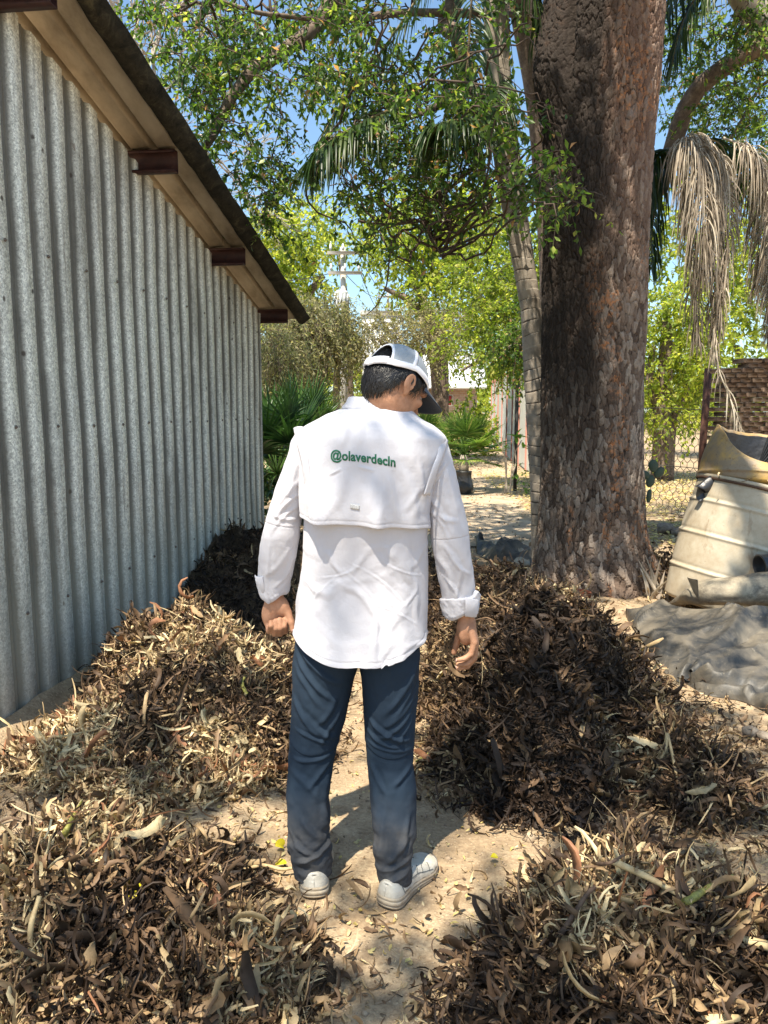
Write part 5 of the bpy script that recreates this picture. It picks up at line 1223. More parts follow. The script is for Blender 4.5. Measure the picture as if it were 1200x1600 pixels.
SH = [(880, 1130, .36, .50, 1.0), (850, 1000, .36, .6, 1.0), (960, 1180, .16, .35, .7), (760, 1180, .26, .40, 1.0), (930, 1270, .34, .22, .9), (820, 930, .4, .9, .9), (700, 930, .35, .6, .8), (1060, 1230, .16, .2, .6), (850, 1420, .16, .14, .7), (1130, 1320, .22, .22, .7),
      (1000, 1530, .30, .12, .7), (700, 1540, .12, .10, .7), (1150, 1470, .16, .12, .5), (250, 1200, .22, .10, .5), (120, 1235, .16, .08, .4), (330, 960, .6, .55, .9), (210, 1060, .15, .2, .5), (480, 900, .5, .8, .8),
      (820, 820, .8, 1.4, .8), (1130, 1230, .3, .2, .6), (1170, 1180, .2, .2, .5), (1000, 1020, .12, .2, .4), (1100, 1130, .16, .18, .5), (780, 1300, .12, .10, .5), (100, 1200, .3, .12, .7), (200, 1230, .25, .1, .7), (60, 1480, .12, .1, .5), (320, 1250, .16, .12, .6), (420, 1130, .12, .2, .6), (820, 1530, .12, .08, .4), (560, 1540, .1, .06, .4), (420, 1520, .10, .07, .3)]
for s_ in SH: shade(s_[0], s_[1], s_[2], s_[3], 6.4, s_[4])
# soft patches on the man: right shoulder, lower back left
for (px, py, r, d, hh_) in ((632, 680, .045, 2.36, 8.5), (648, 760, .035, 2.28, 8.5), (520, 920, .035, 2.26, 9.0), (612, 890, .04, 2.26, 9.0), (575, 960, .05, 2.26, 9.0), (650, 860, .03, 2.26, 9.0), (560, 690, .03, 2.3, 9.0), (420, 870, .03, 2.36, 9.0), (715, 800, .03, 2.33, 9.0), (500, 1320, .08, 2.28, 7.5), (610, 1330, .05, 2.28, 7.5)):
    g = pt(px, py, d); s = np.array(SUN)/SUN[2]; c = g+s*(hh_-g[2]); n = 5
    P_ = c+rng.normal(size=(n, 3))*np.array((r, r, .12)); sprays(lm, tm, P_, rdir(n, .3), .14, 12, .05, .026, .1, .2, .2)
# general thin cover well above, broken light everywhere
n = 420; P_ = np.stack([rng.uniform(-2.5, 4.5, n), rng.uniform(-3.5, 6.5, n), rng.uniform(6.8, 8.6, n)], -1)
lx_, ly_ = P_[:, 0]-SUN[0]/SUN[2]*P_[:, 2], P_[:, 1]-SUN[1]/SUN[2]*P_[:, 2]; okl = ~((lx_ > -1.9) & (lx_ < .6) & (ly_ > 1.0) & (ly_ < 4.9))
kp = (fbm(P_[:, 0]*.8, P_[:, 1]*.8, 0, 3, 5) > .12) & ((P_[:, 2]-1.53)/np.maximum(P_[:, 1], .01) > .60) | (P_[:, 1] < 0) & (fbm(P_[:, 0]*.8, P_[:, 1]*.8, 0, 3, 5) > .12)
P_ = offman(P_[kp & okl]); sprays(lm, tm, P_, rdir(len(P_), .4), .4, 20, .075, .038, .1, .2, .2)
for k in range(70):
    shade_g = (rng.uniform(-1.5, 2.6), rng.uniform(1.5, 5.6)); h_ = rng.uniform(5.5, 8.0); s = np.array(SUN)/SUN[2]; c = np.array((shade_g[0], shade_g[1], 0.))+s*h_
    if c[1] > 0 and (c[2]-CAM_H)/c[1] < .58: continue
    n = int(rng.integers(2, 7)); P_ = offman(c+rng.normal(size=(n, 3))*np.array((.13, .13, .15)))
    if len(P_): sprays(lm, tm, P_, rdir(len(P_), .4), .26, 16, .07, .035, .1, .2, .2)
for (px, py, r1, r2) in ((760, 800, .6, .9), (800, 860, .5, .5), (720, 850, .4, .5), (1110, 1330, .12, .1), (1180, 1390, .1, .1), (700, 1330, .08, .06)): shade(px, py, r1, r2, 6.8, .75)
# shade on the big trunk and barrels
for (x_, y_, z_, r, hh_) in ((1.75, 6.3, 1.6, .55, 7.2), (1.75, 6.3, 2.4, .5, 7.4), (1.75, 6.3, .9, .42, 7.0), (2.6, 5.0, .9, .30, 6.6), (2.9, 5.2, .5, .3, 6.8), (1.75, 6.3, 3.2, .5, 7.6)):
    s = np.array(SUN)/SUN[2]; c = np.array((x_, y_, z_))+s*(hh_-z_); n = int(150*r); P_ = c+rng.normal(size=(n, 3))*np.array((r*.6, r*.6, .25)); sprays(lm, tm, P_, rdir(n, .3), .34, 20, .075, .038, .1, .2, .2)
limb(big, [top, np.array((1.3, 5.0, 7.9)), np.array((1.0, 3.4, 8.4)), np.array((1.3, 1.2, 8.4)), np.array((1.5, -1.2, 8.2))], .22, .05, 50, 12, M_bark, wob=.2, seed=4)
limb(big, [top, np.array((2.3, 5.2, 7.9)), np.array((2.4, 3.0, 8.0)), np.array((2.2, .6, 7.6))], .18, .05, 40, 12, M_bark, wob=.2, seed=6)
lm.build('crown', M_leafA, big); tm.build('twigs', M_twig, big)
# ---------------------------------------------------------------- palm with ringed trunk
palm = thing('palm_tree', 'slender curved palm with pale grey ringed trunk just left of the big tree', 'palm tree', tuple(pt(850, 905, 7.2)*np.array((1, 1, 0))))
pc = [(853, 930, 7.2, .125), (851, 860, 7.2, .122), (848, 760, 7.2, .118), (841, 650, 7.2, .112), (834, 560, 7.2, .100), (829, 480, 7.2, .095), (816, 400, 7.2, .100), (803, 320, 7.2, .110), (790, 230, 7.2, .118), (780, 140, 7.2, .115), (776, 50, 7.2, .11), (775, -60, 7.2, .11), (776, -170, 7.2, .12)]
nz = 1500; Cp = spline([pt(a, b, c) for a, b, c, d in pc], nz); Rp = spline(np.array([[d] for *_, d in pc]), nz)[:, 0]; T, N_, B_ = frames(Cp); nt = 72
ln = np.concatenate([[0], np.cumsum(np.linalg.norm(np.diff(Cp, axis=0), axis=1))]); th = np.linspace(0, 2*np.pi, nt, endpoint=False)
LZ, TH = np.meshgrid(ln, th, indexing='ij'); q = LZ/.098+.22*np.sin(TH+LZ*3)+.25*vnoise(LZ*3, 0*LZ, 0, 5); fr = np.mod(q, 1.0); brk = sstep(-.25, .2, vnoise(np.cos(TH)*1.5, np.sin(TH)*1.5, np.floor(q)*3.3, 6))
ringd = np.exp(-(np.minimum(fr, 1-fr)/.055)**2)*brk
D_ = .0035*(fr-.5)-.007*ringd+.004*fbm(np.cos(TH)*3, np.sin(TH)*3, LZ*9, 3, 7)
Vp = Cp[:, None]+(Rp[:, None]+D_)[..., None]*(N_[:, None]*np.cos(th)[None, :, None]+B_[:, None]*np.sin(th)[None, :, None])
t = NT('palm_bark'); rg = t.attr('aux'); c0 = t.coord(); n1 = t.noise(c0, 9, 5, .65); n2 = t.noise(c0, 70, 4, .7)
col = t.ramp(n1, [(.3, (.20, .165, .125)), (.6, (.36, .31, .25))]); col = t.mix(t.ramp(rg, [(.2, 0), (.7, .93)]), col, (.035, .022, .015)); col = t.mix(t.ramp(n2, [(.6, 0), (.75, .4)]), col, (.12, .09, .07))
M_palmbark = t.fin(col, .85, normal=t.bump(n2, .4, .005))
m = MB(); m.add(Vp.reshape(-1, 3), gridf(nz, nt, True), .5, ringd.ravel()); m.build('trunk', M_palmbark, palm)
m = MB(); tube(m, spline([pt(779, 215, 7.05), pt(771, 120, 7.0), pt(766, 40, 7.0), pt(768, -60, 7.0)], 60), np.linspace(.045, .05, 60), 14); m.build('young_stem', M_palmbark, palm)
M_frond = leafmat('palm_frond_green', [(0, (.015, .035, .010)), (.5, (.035, .07, .016)), (.9, (.09, .12, .035)), (1, (.20, .15, .07))], .35, .4, 1.8, nscale=20)
M_dead = leafmat('palm_frond_dead', [(0, (.12, .095, .07)), (.35, (.25, .20, .15)), (.75, (.40, .335, .26)), (1, (.55, .48, .38))], .2, .7, 1.2, nscale=25)
M_rachis = NT('frond_rachis').fin((.16, .13, .055), .6)
def frond(parent, pts, nlf, L, W, mat, hang=1.6, r=(.0, .9), plane=.9, name='frond', rr=.014, spread=1.0, dead=False):
    C_ = spline(pts, 60); T_, N1, B1 = frames(C_); m = MB(); tube(m, C_, np.linspace(rr, rr*.25, 60), 6, 1.0)
    u = np.linspace(.10, .995, nlf); i = u*59; i0 = np.minimum(i.astype(int), 58); f = (i-i0)[:, None]
    P_ = C_[i0]*(1-f)+C_[i0+1]*f; Tg = T_[i0]; g = np.array((0, 0, -1.0)); sd_ = nrm(np.cross(Tg, g)+1e-6)
    for s_ in (-1, 1):
        d = nrm(sd_*s_*spread+Tg*.55+g*.15+rng.normal(size=Tg.shape)*(.12 if not dead else .25)); n_ = nrm(np.cross(d, Tg)*s_+rng.normal(size=Tg.shape)*.2)
        Lf = L*np.sin(np.pi*np.clip(.12+u*.82, 0, 1))**.6*rng.uniform(.8, 1.1, nlf)
        ribbons(m, P_, d, n_, Lf, W*rng.uniform(.8, 1.2, nlf), 6, cup=.5 if not dead else 1.2, taper='lance', r=rng.uniform(r[0], r[1], nlf), grav=hang*rng.uniform(.8, 1.2, nlf), twist=rng.normal(0, .5 if not dead else 1.6, nlf))
    return m.build(name, mat, parent)
ct = Cp[-1]
for pts in ([pt(640, 160, 6.2), pt(590, 180, 6.0), pt(540, 205, 5.9), pt(500, 232, 5.8), pt(482, 262, 5.8)], [pt(770, 192, 6.2), pt(735, 188, 6.0), pt(700, 190, 5.9), pt(668, 205, 5.9), pt(655, 235, 5.9)], [ct, pt(690, -60, 7.1), pt(610, 60, 7.0), pt(540, 150, 6.9), pt(492, 232, 6.8)], [ct, pt(740, -20, 6.8), pt(730, 100, 6.7), pt(715, 185, 6.7), pt(700, 250, 6.7)], [pt(780, 198, 7.2), pt(745, 193, 7.1), pt(715, 190, 7.0), pt(680, 196, 6.9), pt(650, 215, 6.9)],
            [ct, pt(810, -80, 6.9), pt(830, -20, 6.8), pt(845, 40, 6.8), pt(850, 90, 6.8)], [pt(600, 215, 7.3), pt(560, 222, 7.2), pt(520, 228, 7.2), pt(490, 245, 7.2), pt(478, 270, 7.1)], [pt(790, 110, 7.2), pt(770, 150, 6.9), pt(752, 200, 6.8), pt(745, 240, 6.8)]):
    frond(palm, pts, 60, .52, .024, M_frond, 2.2, (.0, .85))
# ---------------------------------------------------------------- slanting tree on the right + palm fronds living and dead
slant = thing('leaning_tree', 'pale leaning tree trunk at the right edge slanting up behind the hanging dead fronds', 'tree', (2.35, 9.0, 0))
limb(slant, [np.array((2.30, 9.0, -.1)), pt(985, 640, 9.0), pt(995, 470, 8.9), pt(1006, 350, 8.8), pt(1040, 262, 8.6), pt(1072, 165, 8.4), pt(1130, 105, 8.2), pt(1235, 45, 8.0), pt(1340, -40, 7.8)], .105, .085, 90, 16, M_limb, 'trunk', .03, 31)
lm, tm = MB(), MB()
for (cx, cy, rx, ry, d0, d1, n) in ((1150, 60, 90, 70, 7.5, 9.5, 150), (1170, 170, 70, 60, 7.5, 9.5, 110), (1120, 190, 60, 50, 8.6, 10, 80), (1060, 40, 60, 50, 8.6, 10, 60), (1180, 260, 60, 40, 8, 9.5, 60), (1060, 130, 50, 60, 9, 10, 60), (1190, 20, 40, 40, 7.5, 9, 60), (1120, 130, 30, 20, 9, 10, 16)):
    a = rng.uniform(0, 2*np.pi, n); r_ = np.sqrt(rng.random(n)); dd = rng.uniform(d0, d1, n)
    P_ = np.array([pt(cx+rx*r*math.cos(q), cy+ry*r*math.sin(q), d) for q, r, d in zip(a, r_, dd)]); sprays(lm, tm, P_, rdir(n, .5), .36, 17, .055, .028, .0, .2, .5)
bm_ = MB(); tube(bm_, spline([pt(1210, 120, 8.4), pt(1185, 140, 8.4), pt(1160, 185, 8.4), pt(1140, 220, 8.4)], 20), np.linspace(.02, .01, 20), 6); bm_.build('limb', M_limb, slant)
lm.build('foliage', M_leafA, slant); tm.build('twigs', M_twig, slant)
rp = thing('palm_tree', 'palm with a skirt of dead straw-coloured fronds hanging at the right edge', 'palm tree', (3.0, 8.2, 0))
kn = pt(1052, 232, 7.6)
m = MB(); tube(m, spline([np.array((5.1, 8.6, -.1)), np.array((5.0, 8.5, 2.0)), np.array((4.4, 8.3, 4.4)), np.array((3.4, 8.0, 5.6))], 60), np.linspace(.16, .13, 60), 16); m.build('trunk', M_palmbark, rp)
for pts in ([np.array((3.4, 8.0, 5.6)), pt(1150, -120, 7.6), pt(1080, -90, 7.4), pt(1030, -40, 7.3), pt(1000, 30, 7.2)], [np.array((3.4, 8.0, 5.6)), pt(1120, -60, 7.9), pt(1060, -20, 7.8), pt(1020, 60, 7.8), pt(1005, 150, 7.8)], [np.array((3.4, 8.0, 5.6)), pt(1150, -40, 7.5), pt(1100, -20, 7.4), pt(1065, 40, 7.4), pt(1050, 100, 7.4)],
            [kn, pt(1030, 240, 7.8), pt(1010, 290, 7.8), pt(1003, 370, 7.8)], [pt(1060, 240, 8.0), pt(1035, 270, 8.0), pt(1020, 350, 8.0), pt(1018, 420, 8.0)], [pt(1090, 210, 8.2), pt(1150, 240, 8.2), pt(1190, 330, 8.2), pt(1200, 430, 8.2)]):
    frond(rp, pts, 70, .62, .026, M_frond, 2.4, (.0, .8))
for pts, L_ in (([kn, pt(1080, 218, 7.5), pt(1108, 240, 7.4), pt(1120, 300, 7.35), pt(1122, 400, 7.3), pt(1118, 520, 7.3)], .62), ([kn, pt(1075, 222, 7.4), pt(1095, 250, 7.3), pt(1100, 320, 7.2), pt(1098, 430, 7.2)], .70), ([kn, pt(1090, 212, 7.5), pt(1130, 250, 7.4), pt(1140, 330, 7.3), pt(1128, 450, 7.3), pt(1110, 560, 7.3)], .45),
                ([pt(1130, 215, 7.7), pt(1180, 240, 7.5), pt(1215, 320, 7.4), pt(1215, 440, 7.3)], .7), ([pt(1150, 220, 7.9), pt(1190, 260, 7.8), pt(1195, 360, 7.7), pt(1190, 450, 7.7)], .6), ([kn, pt(1062, 240, 7.5), pt(1074, 300, 7.45), pt(1085, 420, 7.4), pt(1090, 540, 7.4)], .55), ([kn, pt(1100, 222, 7.6), pt(1125, 270, 7.6), pt(1110, 400, 7.6), pt(1120, 560, 7.5)], .5),
                ([pt(1200, 300, 7.2), pt(1215, 380, 7.1), pt(1212, 450, 7.1), pt(1205, 520, 7.1)], .5)):
    frond(rp, pts, 135, L_, .012, M_dead, 4.5, (.1, 1.0), name='dead_frond', spread=.55, dead=True, rr=.012)
frond(rp, [pt(1118, 540, 7.25), pt(1124, 580, 7.2), pt(1140, 620, 7.15), pt(1152, 650, 7.1), pt(1157, 672, 7.1)], 16, .30, .012, M_dead, 3, (.4, 1.0), name='dead_frond', spread=.3, dead=True, rr=.008)
# ================================================================ background trees, palms, buildings
def bg_tree(name, label, cat, base, trunks, clumps, mat, leaf, lw, n, group=None, trunk_mat=None, droop=.4, spray=.8, r0=0.0, nl=16):
    """trunks: list of (pts, r0, r1) world; clumps: (px,py,rx,ry,Y,dY) in the picture, placed at their own depth"""
    o = thing(name, label, cat, tuple(base), group)
    m = MB()
    for P, a, b in trunks: C_ = spline(P, 24); tube(m, C_, np.linspace(a, b, 24), 9)
    m.build('trunk', trunk_mat or M_limb, o)
    A = sum(c[2]*c[3] for c in clumps); lm, tm = MB(), MB()
    for (cx, cy, rx, ry, Y, dY) in clumps:
        k = max(4, int(n*rx*ry/A)); v = rng.normal(size=(k, 3)); v = nrm(v)*(rng.random((k, 1))**(1/2.2)); ww = 1+.35*fbm(v[:, 0]*2, v[:, 1]*2, v[:, 2]*2, 2, int(cx))[:, None]; v = v*ww
        c = pt(cx, cy, Y); s = Y/F
        P_ = c+v*np.array((rx*s, dY, ry*s)); sprays(lm, tm, P_, nrm(v+rng.normal(size=v.shape)*.7), spray, nl, leaf, lw, r0+.12*v[:, 2].mean(), .2, droop)
    lm.build('crown', mat, o); tm.build('twigs', M_twig, o); return o
def gb(px, Y): p = pt(px, 700, Y); return np.array((p[0], Y, 0.0))
def tk(px, Y, pts, r0, r1): return ([gb(px, Y)]+[pt(a, b, Y) for a, b in pts], r0, r1)
G1 = 'sunlit trees beyond the yard'
bg_tree('broadleaf_tree', 'bright yellow-green tree rising behind the shed roof corner, left of the utility pole', 'tree', gb(430, 30), [tk(455, 30, [(460, 560), (470, 480), (505, 430)], .3, .12), tk(455, 30, [(470, 540), (520, 500), (530, 460)], .2, .05)],
        [(460, 360, 50, 45, 30, 2.5), (430, 410, 40, 60, 30, 2), (465, 440, 40, 40, 30, 2), (420, 480, 40, 40, 30, 2)], M_leafY, .19, .10, 640, G1, spray=1.1, r0=.1)
bg_tree('broadleaf_tree', 'tall sunlit yellow-green tree with visible dark limbs, right of the utility pole', 'tree', gb(690, 23), [tk(690, 23, [(680, 560), (650, 480), (600, 450)], .25, .06), tk(690, 23, [(690, 540), (655, 460), (640, 400), (675, 370)], .2, .05)],
        [(640, 350, 60, 35, 23, 2), (700, 380, 60, 50, 23, 2), (755, 370, 60, 60, 22, 2), (670, 430, 40, 28, 23, 1.5), (720, 440, 70, 50, 22, 2), (610, 400, 30, 35, 24, 1.5), (680, 330, 80, 24, 23, 2)], M_leafY, .17, .09, 720, G1, spray=1.0)
bg_tree('broadleaf_tree', 'dense yellow-green tree overhanging the path beside the ringed palm trunk', 'tree', gb(840, 15), [tk(845, 15, [(830, 600), (800, 520), (770, 470)], .14, .05), tk(845, 15, [(820, 560), (760, 560), (720, 580)], .07, .02)],
        [(780, 450, 70, 55, 15, 1.2), (760, 530, 75, 50, 15, 1.2), (820, 480, 50, 90, 15, 1), (805, 550, 40, 24, 14, 1), (850, 380, 30, 60, 15, 1)], M_leafY, .085, .045, 1050, G1, spray=.5, r0=-.05)
bg_tree('broadleaf_tree', 'dark shaded branch tree over the path between the fan palm and the ringed palm', 'tree', gb(862, 13), [tk(862, 13, [(850, 600), (810, 540), (780, 560)], .09, .02)], [(800, 545, 36, 22, 13, .6), (830, 520, 24, 60, 13, .5)], M_leafA, .075, .04, 280, G1, spray=.4)
bg_tree('brush_tree', 'dry olive-brown thin-leaved tree spreading behind the man\'s cap', 'tree', gb(640, 21), [tk(640, 21, [(645, 600), (620, 560), (590, 530)], .12, .03), tk(640, 21, [(640, 580), (680, 540), (700, 520)], .1, .03)],
        [(600, 520, 70, 36, 21, 1.5), (660, 525, 70, 40, 20.5, 1.5), (545, 530, 55, 28, 34, 1.5), (700, 510, 50, 30, 20, 1.2), (580, 560, 30, 20, 21, 1)], M_leafO, .075, .03, 1150, G1, spray=.7, r0=.15)
bg_tree('broadleaf_tree', 'sunlit treetop further off, behind the crossarms of the utility pole', 'tree', gb(545, 38), [tk(545, 38, [(545, 560), (540, 470), (530, 400)], .25, .1)], [(525, 370, 60, 40, 38, 2.5), (565, 355, 55, 30, 38, 2)], M_leafY, .24, .13, 100, G1, spray=1.3)
t = NT('pale_bark'); n1 = t.noise(t.coord('Object', (1, 1, .3)), 6, 5, .7); M_palebark = t.fin(t.ramp(n1, [(.3, (.22, .18, .14)), (.7, (.50, .44, .36))]), .9)
for i, (px, lean, lab) in enumerate(((470, 14, 'grey-green tree with pale trunk behind the shed corner, nearest the shed'), (500, -16, 'grey-green tree with forked leaning trunk left of the utility pole'), (527, 4, 'slim straight pale-trunked tree just left of the utility pole'))):
    bg_tree('grey_tree', lab, 'tree', gb(px, 19+i), [tk(px, 19+i, [(px-2, 620), (px-lean*.4, 580), (px-lean, 540), (px-lean*.5, 500)], .16-.03*i, .05), tk(px, 19+i, [(px, 600), (px+lean*.8, 570), (px+lean*1.4, 530)], .09, .03)],
            [(px-15, 520, 38, 45, 19+i, 1.3), (px+10, 500, 36, 36, 19+i, 1.3), (px-30, 575, 24, 30, 19+i, 1)] if i < 2 else [(px+5, 520, 26, 40, 21, 1)], M_leafO, .11, .042, (520, 480, 200)[i], 'grey-green trees behind the shed', M_palebark, 1.0, .8, -.05)
bg_tree('grey_tree', 'feathery drooping blue-green tree low beside the shed corner', 'tree', gb(428, 16), [tk(440, 16, [(440, 610), (438, 580), (430, 550)], .07, .03)], [(428, 575, 26, 50, 16, .8), (450, 550, 26, 40, 16, .8), (425, 520, 18, 30, 16, .8)], M_leafO, .12, .03, 300, 'grey-green trees behind the shed', M_palebark, 1.6, .7, -.12)
# right of the big trunk, beyond the wire fence
bg_tree('orchard_tree', 'sunlit lime-green tree with crooked brown trunks seen behind the wire fence', 'tree', gb(1035, 17), [tk(1030, 17, [(1030, 650), (1015, 600), (1020, 540)], .16, .06), tk(1045, 17, [(1050, 660), (1068, 620), (1078, 590)], .14, .05), tk(1035, 17, [(1040, 560), (1042, 500)], .2, .1)],
        [(1030, 560, 40, 50, 17, 1.2), (1060, 520, 45, 50, 17, 1.2), (1020, 620, 28, 34, 17, 1), (1075, 610, 26, 40, 17, 1), (1045, 480, 45, 40, 17, 1.2), (1040, 660, 30, 16, 16.5, .8), (1090, 560, 40, 60, 17.5, 1)], M_leafY, .11, .06, 620, G1, spray=.6, r0=.1)
bg_tree('orchard_tree', 'pale green tree in the distance behind the hanging dead fronds at the right edge', 'tree', gb(1160, 24), [tk(1160, 24, [(1165, 600), (1150, 540)], .2, .08)], [(1150, 500, 60, 60, 24, 2), (1190, 420, 50, 60, 24, 2), (1120, 440, 50, 60, 24, 2), (1180, 330, 50, 50, 25, 2), (1060, 380, 50, 60, 25, 2), (1020, 330, 30, 60, 26, 2)], M_leafY, .19, .10, 520, G1, spray=1.1, r0=0)
# far belt closing the horizon
lm, tm = MB(), MB(); n = 1500; ang = rng.uniform(-.62, .62, n); dist = rng.uniform(52, 75, n); hgt = rng.random(n)**.8*(5.0+2.5*fbm(ang*9, ang*0, 0, 3, 2))
P_ = np.stack([np.sin(ang)*dist, np.cos(ang)*dist, hgt], -1); sprays(lm, tm, P_, rdir(n), 2.4, 26, .5, .26, .05, .22, .3)
o = lm.build('distant_woods', M_leafY); tag(o, 'distant belt of green trees closing the horizon behind the buildings', 'woods', kind='stuff')
# bare twiggy tree behind the roof, top left
bt = thing('bare_tree', 'leafless pale twiggy tree showing above the shed roof at the top left', 'tree', tuple(gb(150, 13)))
m = MB()
def twigrec(p, d, L, r, k):
    q = p+d*L; mid = (p+q)/2+rng.normal(size=3)*L*.06; tube(m, np.array([p, mid, q]), np.array([r, r*.85, r*.65]), 5, cap=False)
    if k == 0: return
    for _ in range(3 if k > 2 else 4): twigrec(q if rng.random() < .6 else p+(q-p)*rng.uniform(.5, .95), nrm(d+rng.normal(size=3)*.55+np.array((0, 0, .12))), L*rng.uniform(.6, .85), r*.62, k-1)
twigrec(gb(150, 13), np.array((0, 0, 1.0)), 3.6, .11, 0); twigrec(pt(150, 330, 13), np.array((.1, 0, 1.0)), 1.6, .07, 5); twigrec(pt(190, 250, 13), nrm(np.array((.5, 0, 1.0))), 1.3, .05, 5); twigrec(pt(120, 200, 13), np.array((.2, 0, 1.0)), 1.6, .06, 5)
m.build('branches', M_palebark, bt)
# ---------------------------------------------------------------- fan palms and shrubs
M_fan = leafmat('fan_palm_leaf', [(0, (.018, .05, .014)), (.5, (.06, .13, .025)), (.85, (.16, .26, .05)), (1, (.38, .36, .14))], .35, .4, 1.8, nscale=30)
def fan_palm(root, c, nfr, R_, stem, lo=-.2, hi=1.2, tone=(.1, .9), nlf=26, seed=0):
    for k in range(nfr):
        az = k*2.399+rng.normal()*.2; el = lo+(hi-lo)*((k+.5)/nfr)**.8+rng.normal()*.08; d = np.array((math.cos(az)*math.cos(el), math.sin(az)*math.cos(el), math.sin(el)))
        tip = c+d*stem*rng.uniform(.8, 1.15)-np.array((0, 0, .10*stem*(1-math.sin(max(el, 0))))); m = MB(); tube(m, spline([c, (c+tip)/2+np.array((0, 0, .04)), tip], 8), np.linspace(.010, .006, 8), 5, .6)
        s_ = nrm(np.cross(d, (0, 0, 1.0))+1e-6); u_ = np.cross(s_, d); a = np.linspace(-1.9, 1.9, nlf)
        D_ = d[None]*np.cos(a)[:, None]+s_[None]*np.sin(a)[:, None]+u_[None]*.18; P_ = np.repeat(tip[None], nlf, 0)
        ribbons(m, P_, D_, np.repeat(u_[None], nlf, 0)+rng.normal(size=(nlf, 3))*.12, R_*np.interp(np.abs(a), [0, 1.9], [1, .75])*rng.uniform(.85, 1.1, nlf), R_*.075, 5, cup=.7, taper='lance', r=np.clip(rng.uniform(*tone)+rng.normal(0, .12, nlf), 0, 1), grav=rng.uniform(.15, .7, nlf))
        m.build('fan_leaf', M_fan, root)
b = gp(724, 771); fp = thing('fan_palm', 'young fan palm in a black grow bag on the path right of the man\'s shoulder', 'palm', tuple(b))
m = MB(); nb_ = 20; zz = np.linspace(0, .42, nb_); th = np.linspace(0, 2*np.pi, 40, endpoint=False); rr2 = (.165+.02*np.sin(zz*14))[:, None]*(1+.04*fbm(np.cos(th)[None]*2, np.sin(th)[None]*2, zz[:, None]*9, 3, 4)); Vb = np.stack([rr2*np.cos(th), rr2*np.sin(th), zz[:, None]+0*rr2], -1)+b
t = NT('black_plastic'); n1 = t.noise(t.coord(), 20, 4); M_blackp = t.fin(t.mix(n1, (.010, .011, .013), (.035, .035, .038)), .38, normal=t.bump(n1, .5, .01))
m.add(Vb.reshape(-1, 3), gridf(nb_, 40, True)); m.big.append([(nb_-1)*40+i for i in range(40)]); m.build('grow_bag', M_blackp, fp)
m = MB(); tube(m, np.array([b+(0, 0, .38), b+(0, 0, .55), b+(0, 0, .72)]), [.10, .09, .06], 12); m.build('stem', M_palmbark, fp)
fan_palm(fp, b+np.array((0, 0, .72)), 26, .46, .50, -.25, 1.35, (.35, .95), 28)
b2 = gp(665, 735); fp2 = thing('fan_palm', 'sunlit fan palm cluster directly behind the man\'s right shoulder', 'palm', tuple(b2)); fan_palm(fp2, b2+np.array((0, 0, .62)), 22, .55, .62, .0, 1.4, (.4, 1.0), 24)
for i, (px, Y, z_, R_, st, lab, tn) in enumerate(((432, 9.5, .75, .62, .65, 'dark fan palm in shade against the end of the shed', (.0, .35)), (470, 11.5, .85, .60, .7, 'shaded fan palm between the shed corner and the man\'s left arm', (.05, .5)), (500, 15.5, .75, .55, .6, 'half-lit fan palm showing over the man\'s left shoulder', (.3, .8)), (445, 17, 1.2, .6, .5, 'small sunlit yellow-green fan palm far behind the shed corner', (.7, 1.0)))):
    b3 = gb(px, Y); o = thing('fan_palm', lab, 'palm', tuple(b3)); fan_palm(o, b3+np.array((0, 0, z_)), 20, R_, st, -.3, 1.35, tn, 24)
def shrub(name, label, cat, b, w, h, n, mat, leaf, lw, r0=0, spray=.3, group=None):
    o = thing(name, label, cat, tuple(b), group); lm, tm = MB(), MB(); v = nrm(rng.normal(size=(n, 3)))*(rng.random((n, 1))**.4); v[:, 2] = np.abs(v[:, 2]); v *= (1+.3*fbm(v[:, 0]*3, v[:, 1]*3, v[:, 2]*3, 2, int(w*99)))[:, None]
    P_ = b+v*np.array((w, w*.7, h)); sprays(lm, tm, P_, nrm(v+rng.normal(size=v.shape)*.5+np.array((0, 0, .4))), spray, 14, leaf, lw, r0, .2, .3)
    for k in range(5): a = rng.normal(size=3)*np.array((w*.4, w*.3, 0)); tube(tm, np.array([b, b+a*.5+(0, 0, h*.35), b+a+(0, 0, h*.75)]), [.02, .014, .007], 5)
    lm.build('foliage', mat, o); tm.build('stems', M_twig, o); return o
GS = 'shrubs along the back of the yard'
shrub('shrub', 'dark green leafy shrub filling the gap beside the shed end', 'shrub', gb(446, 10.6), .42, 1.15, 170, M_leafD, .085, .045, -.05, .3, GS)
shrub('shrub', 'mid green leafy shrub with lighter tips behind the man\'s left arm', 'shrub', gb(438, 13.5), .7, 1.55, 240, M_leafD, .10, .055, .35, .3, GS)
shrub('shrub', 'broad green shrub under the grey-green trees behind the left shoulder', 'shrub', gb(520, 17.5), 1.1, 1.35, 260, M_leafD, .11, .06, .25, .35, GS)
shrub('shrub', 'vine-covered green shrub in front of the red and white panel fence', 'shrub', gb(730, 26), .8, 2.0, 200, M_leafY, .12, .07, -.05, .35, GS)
shrub('shrub', 'bright low shrub at the foot of the far panel fence', 'shrub', gb(752, 30), 1.2, 2.0, 200, M_leafY, .13, .07, .1, .4, GS)
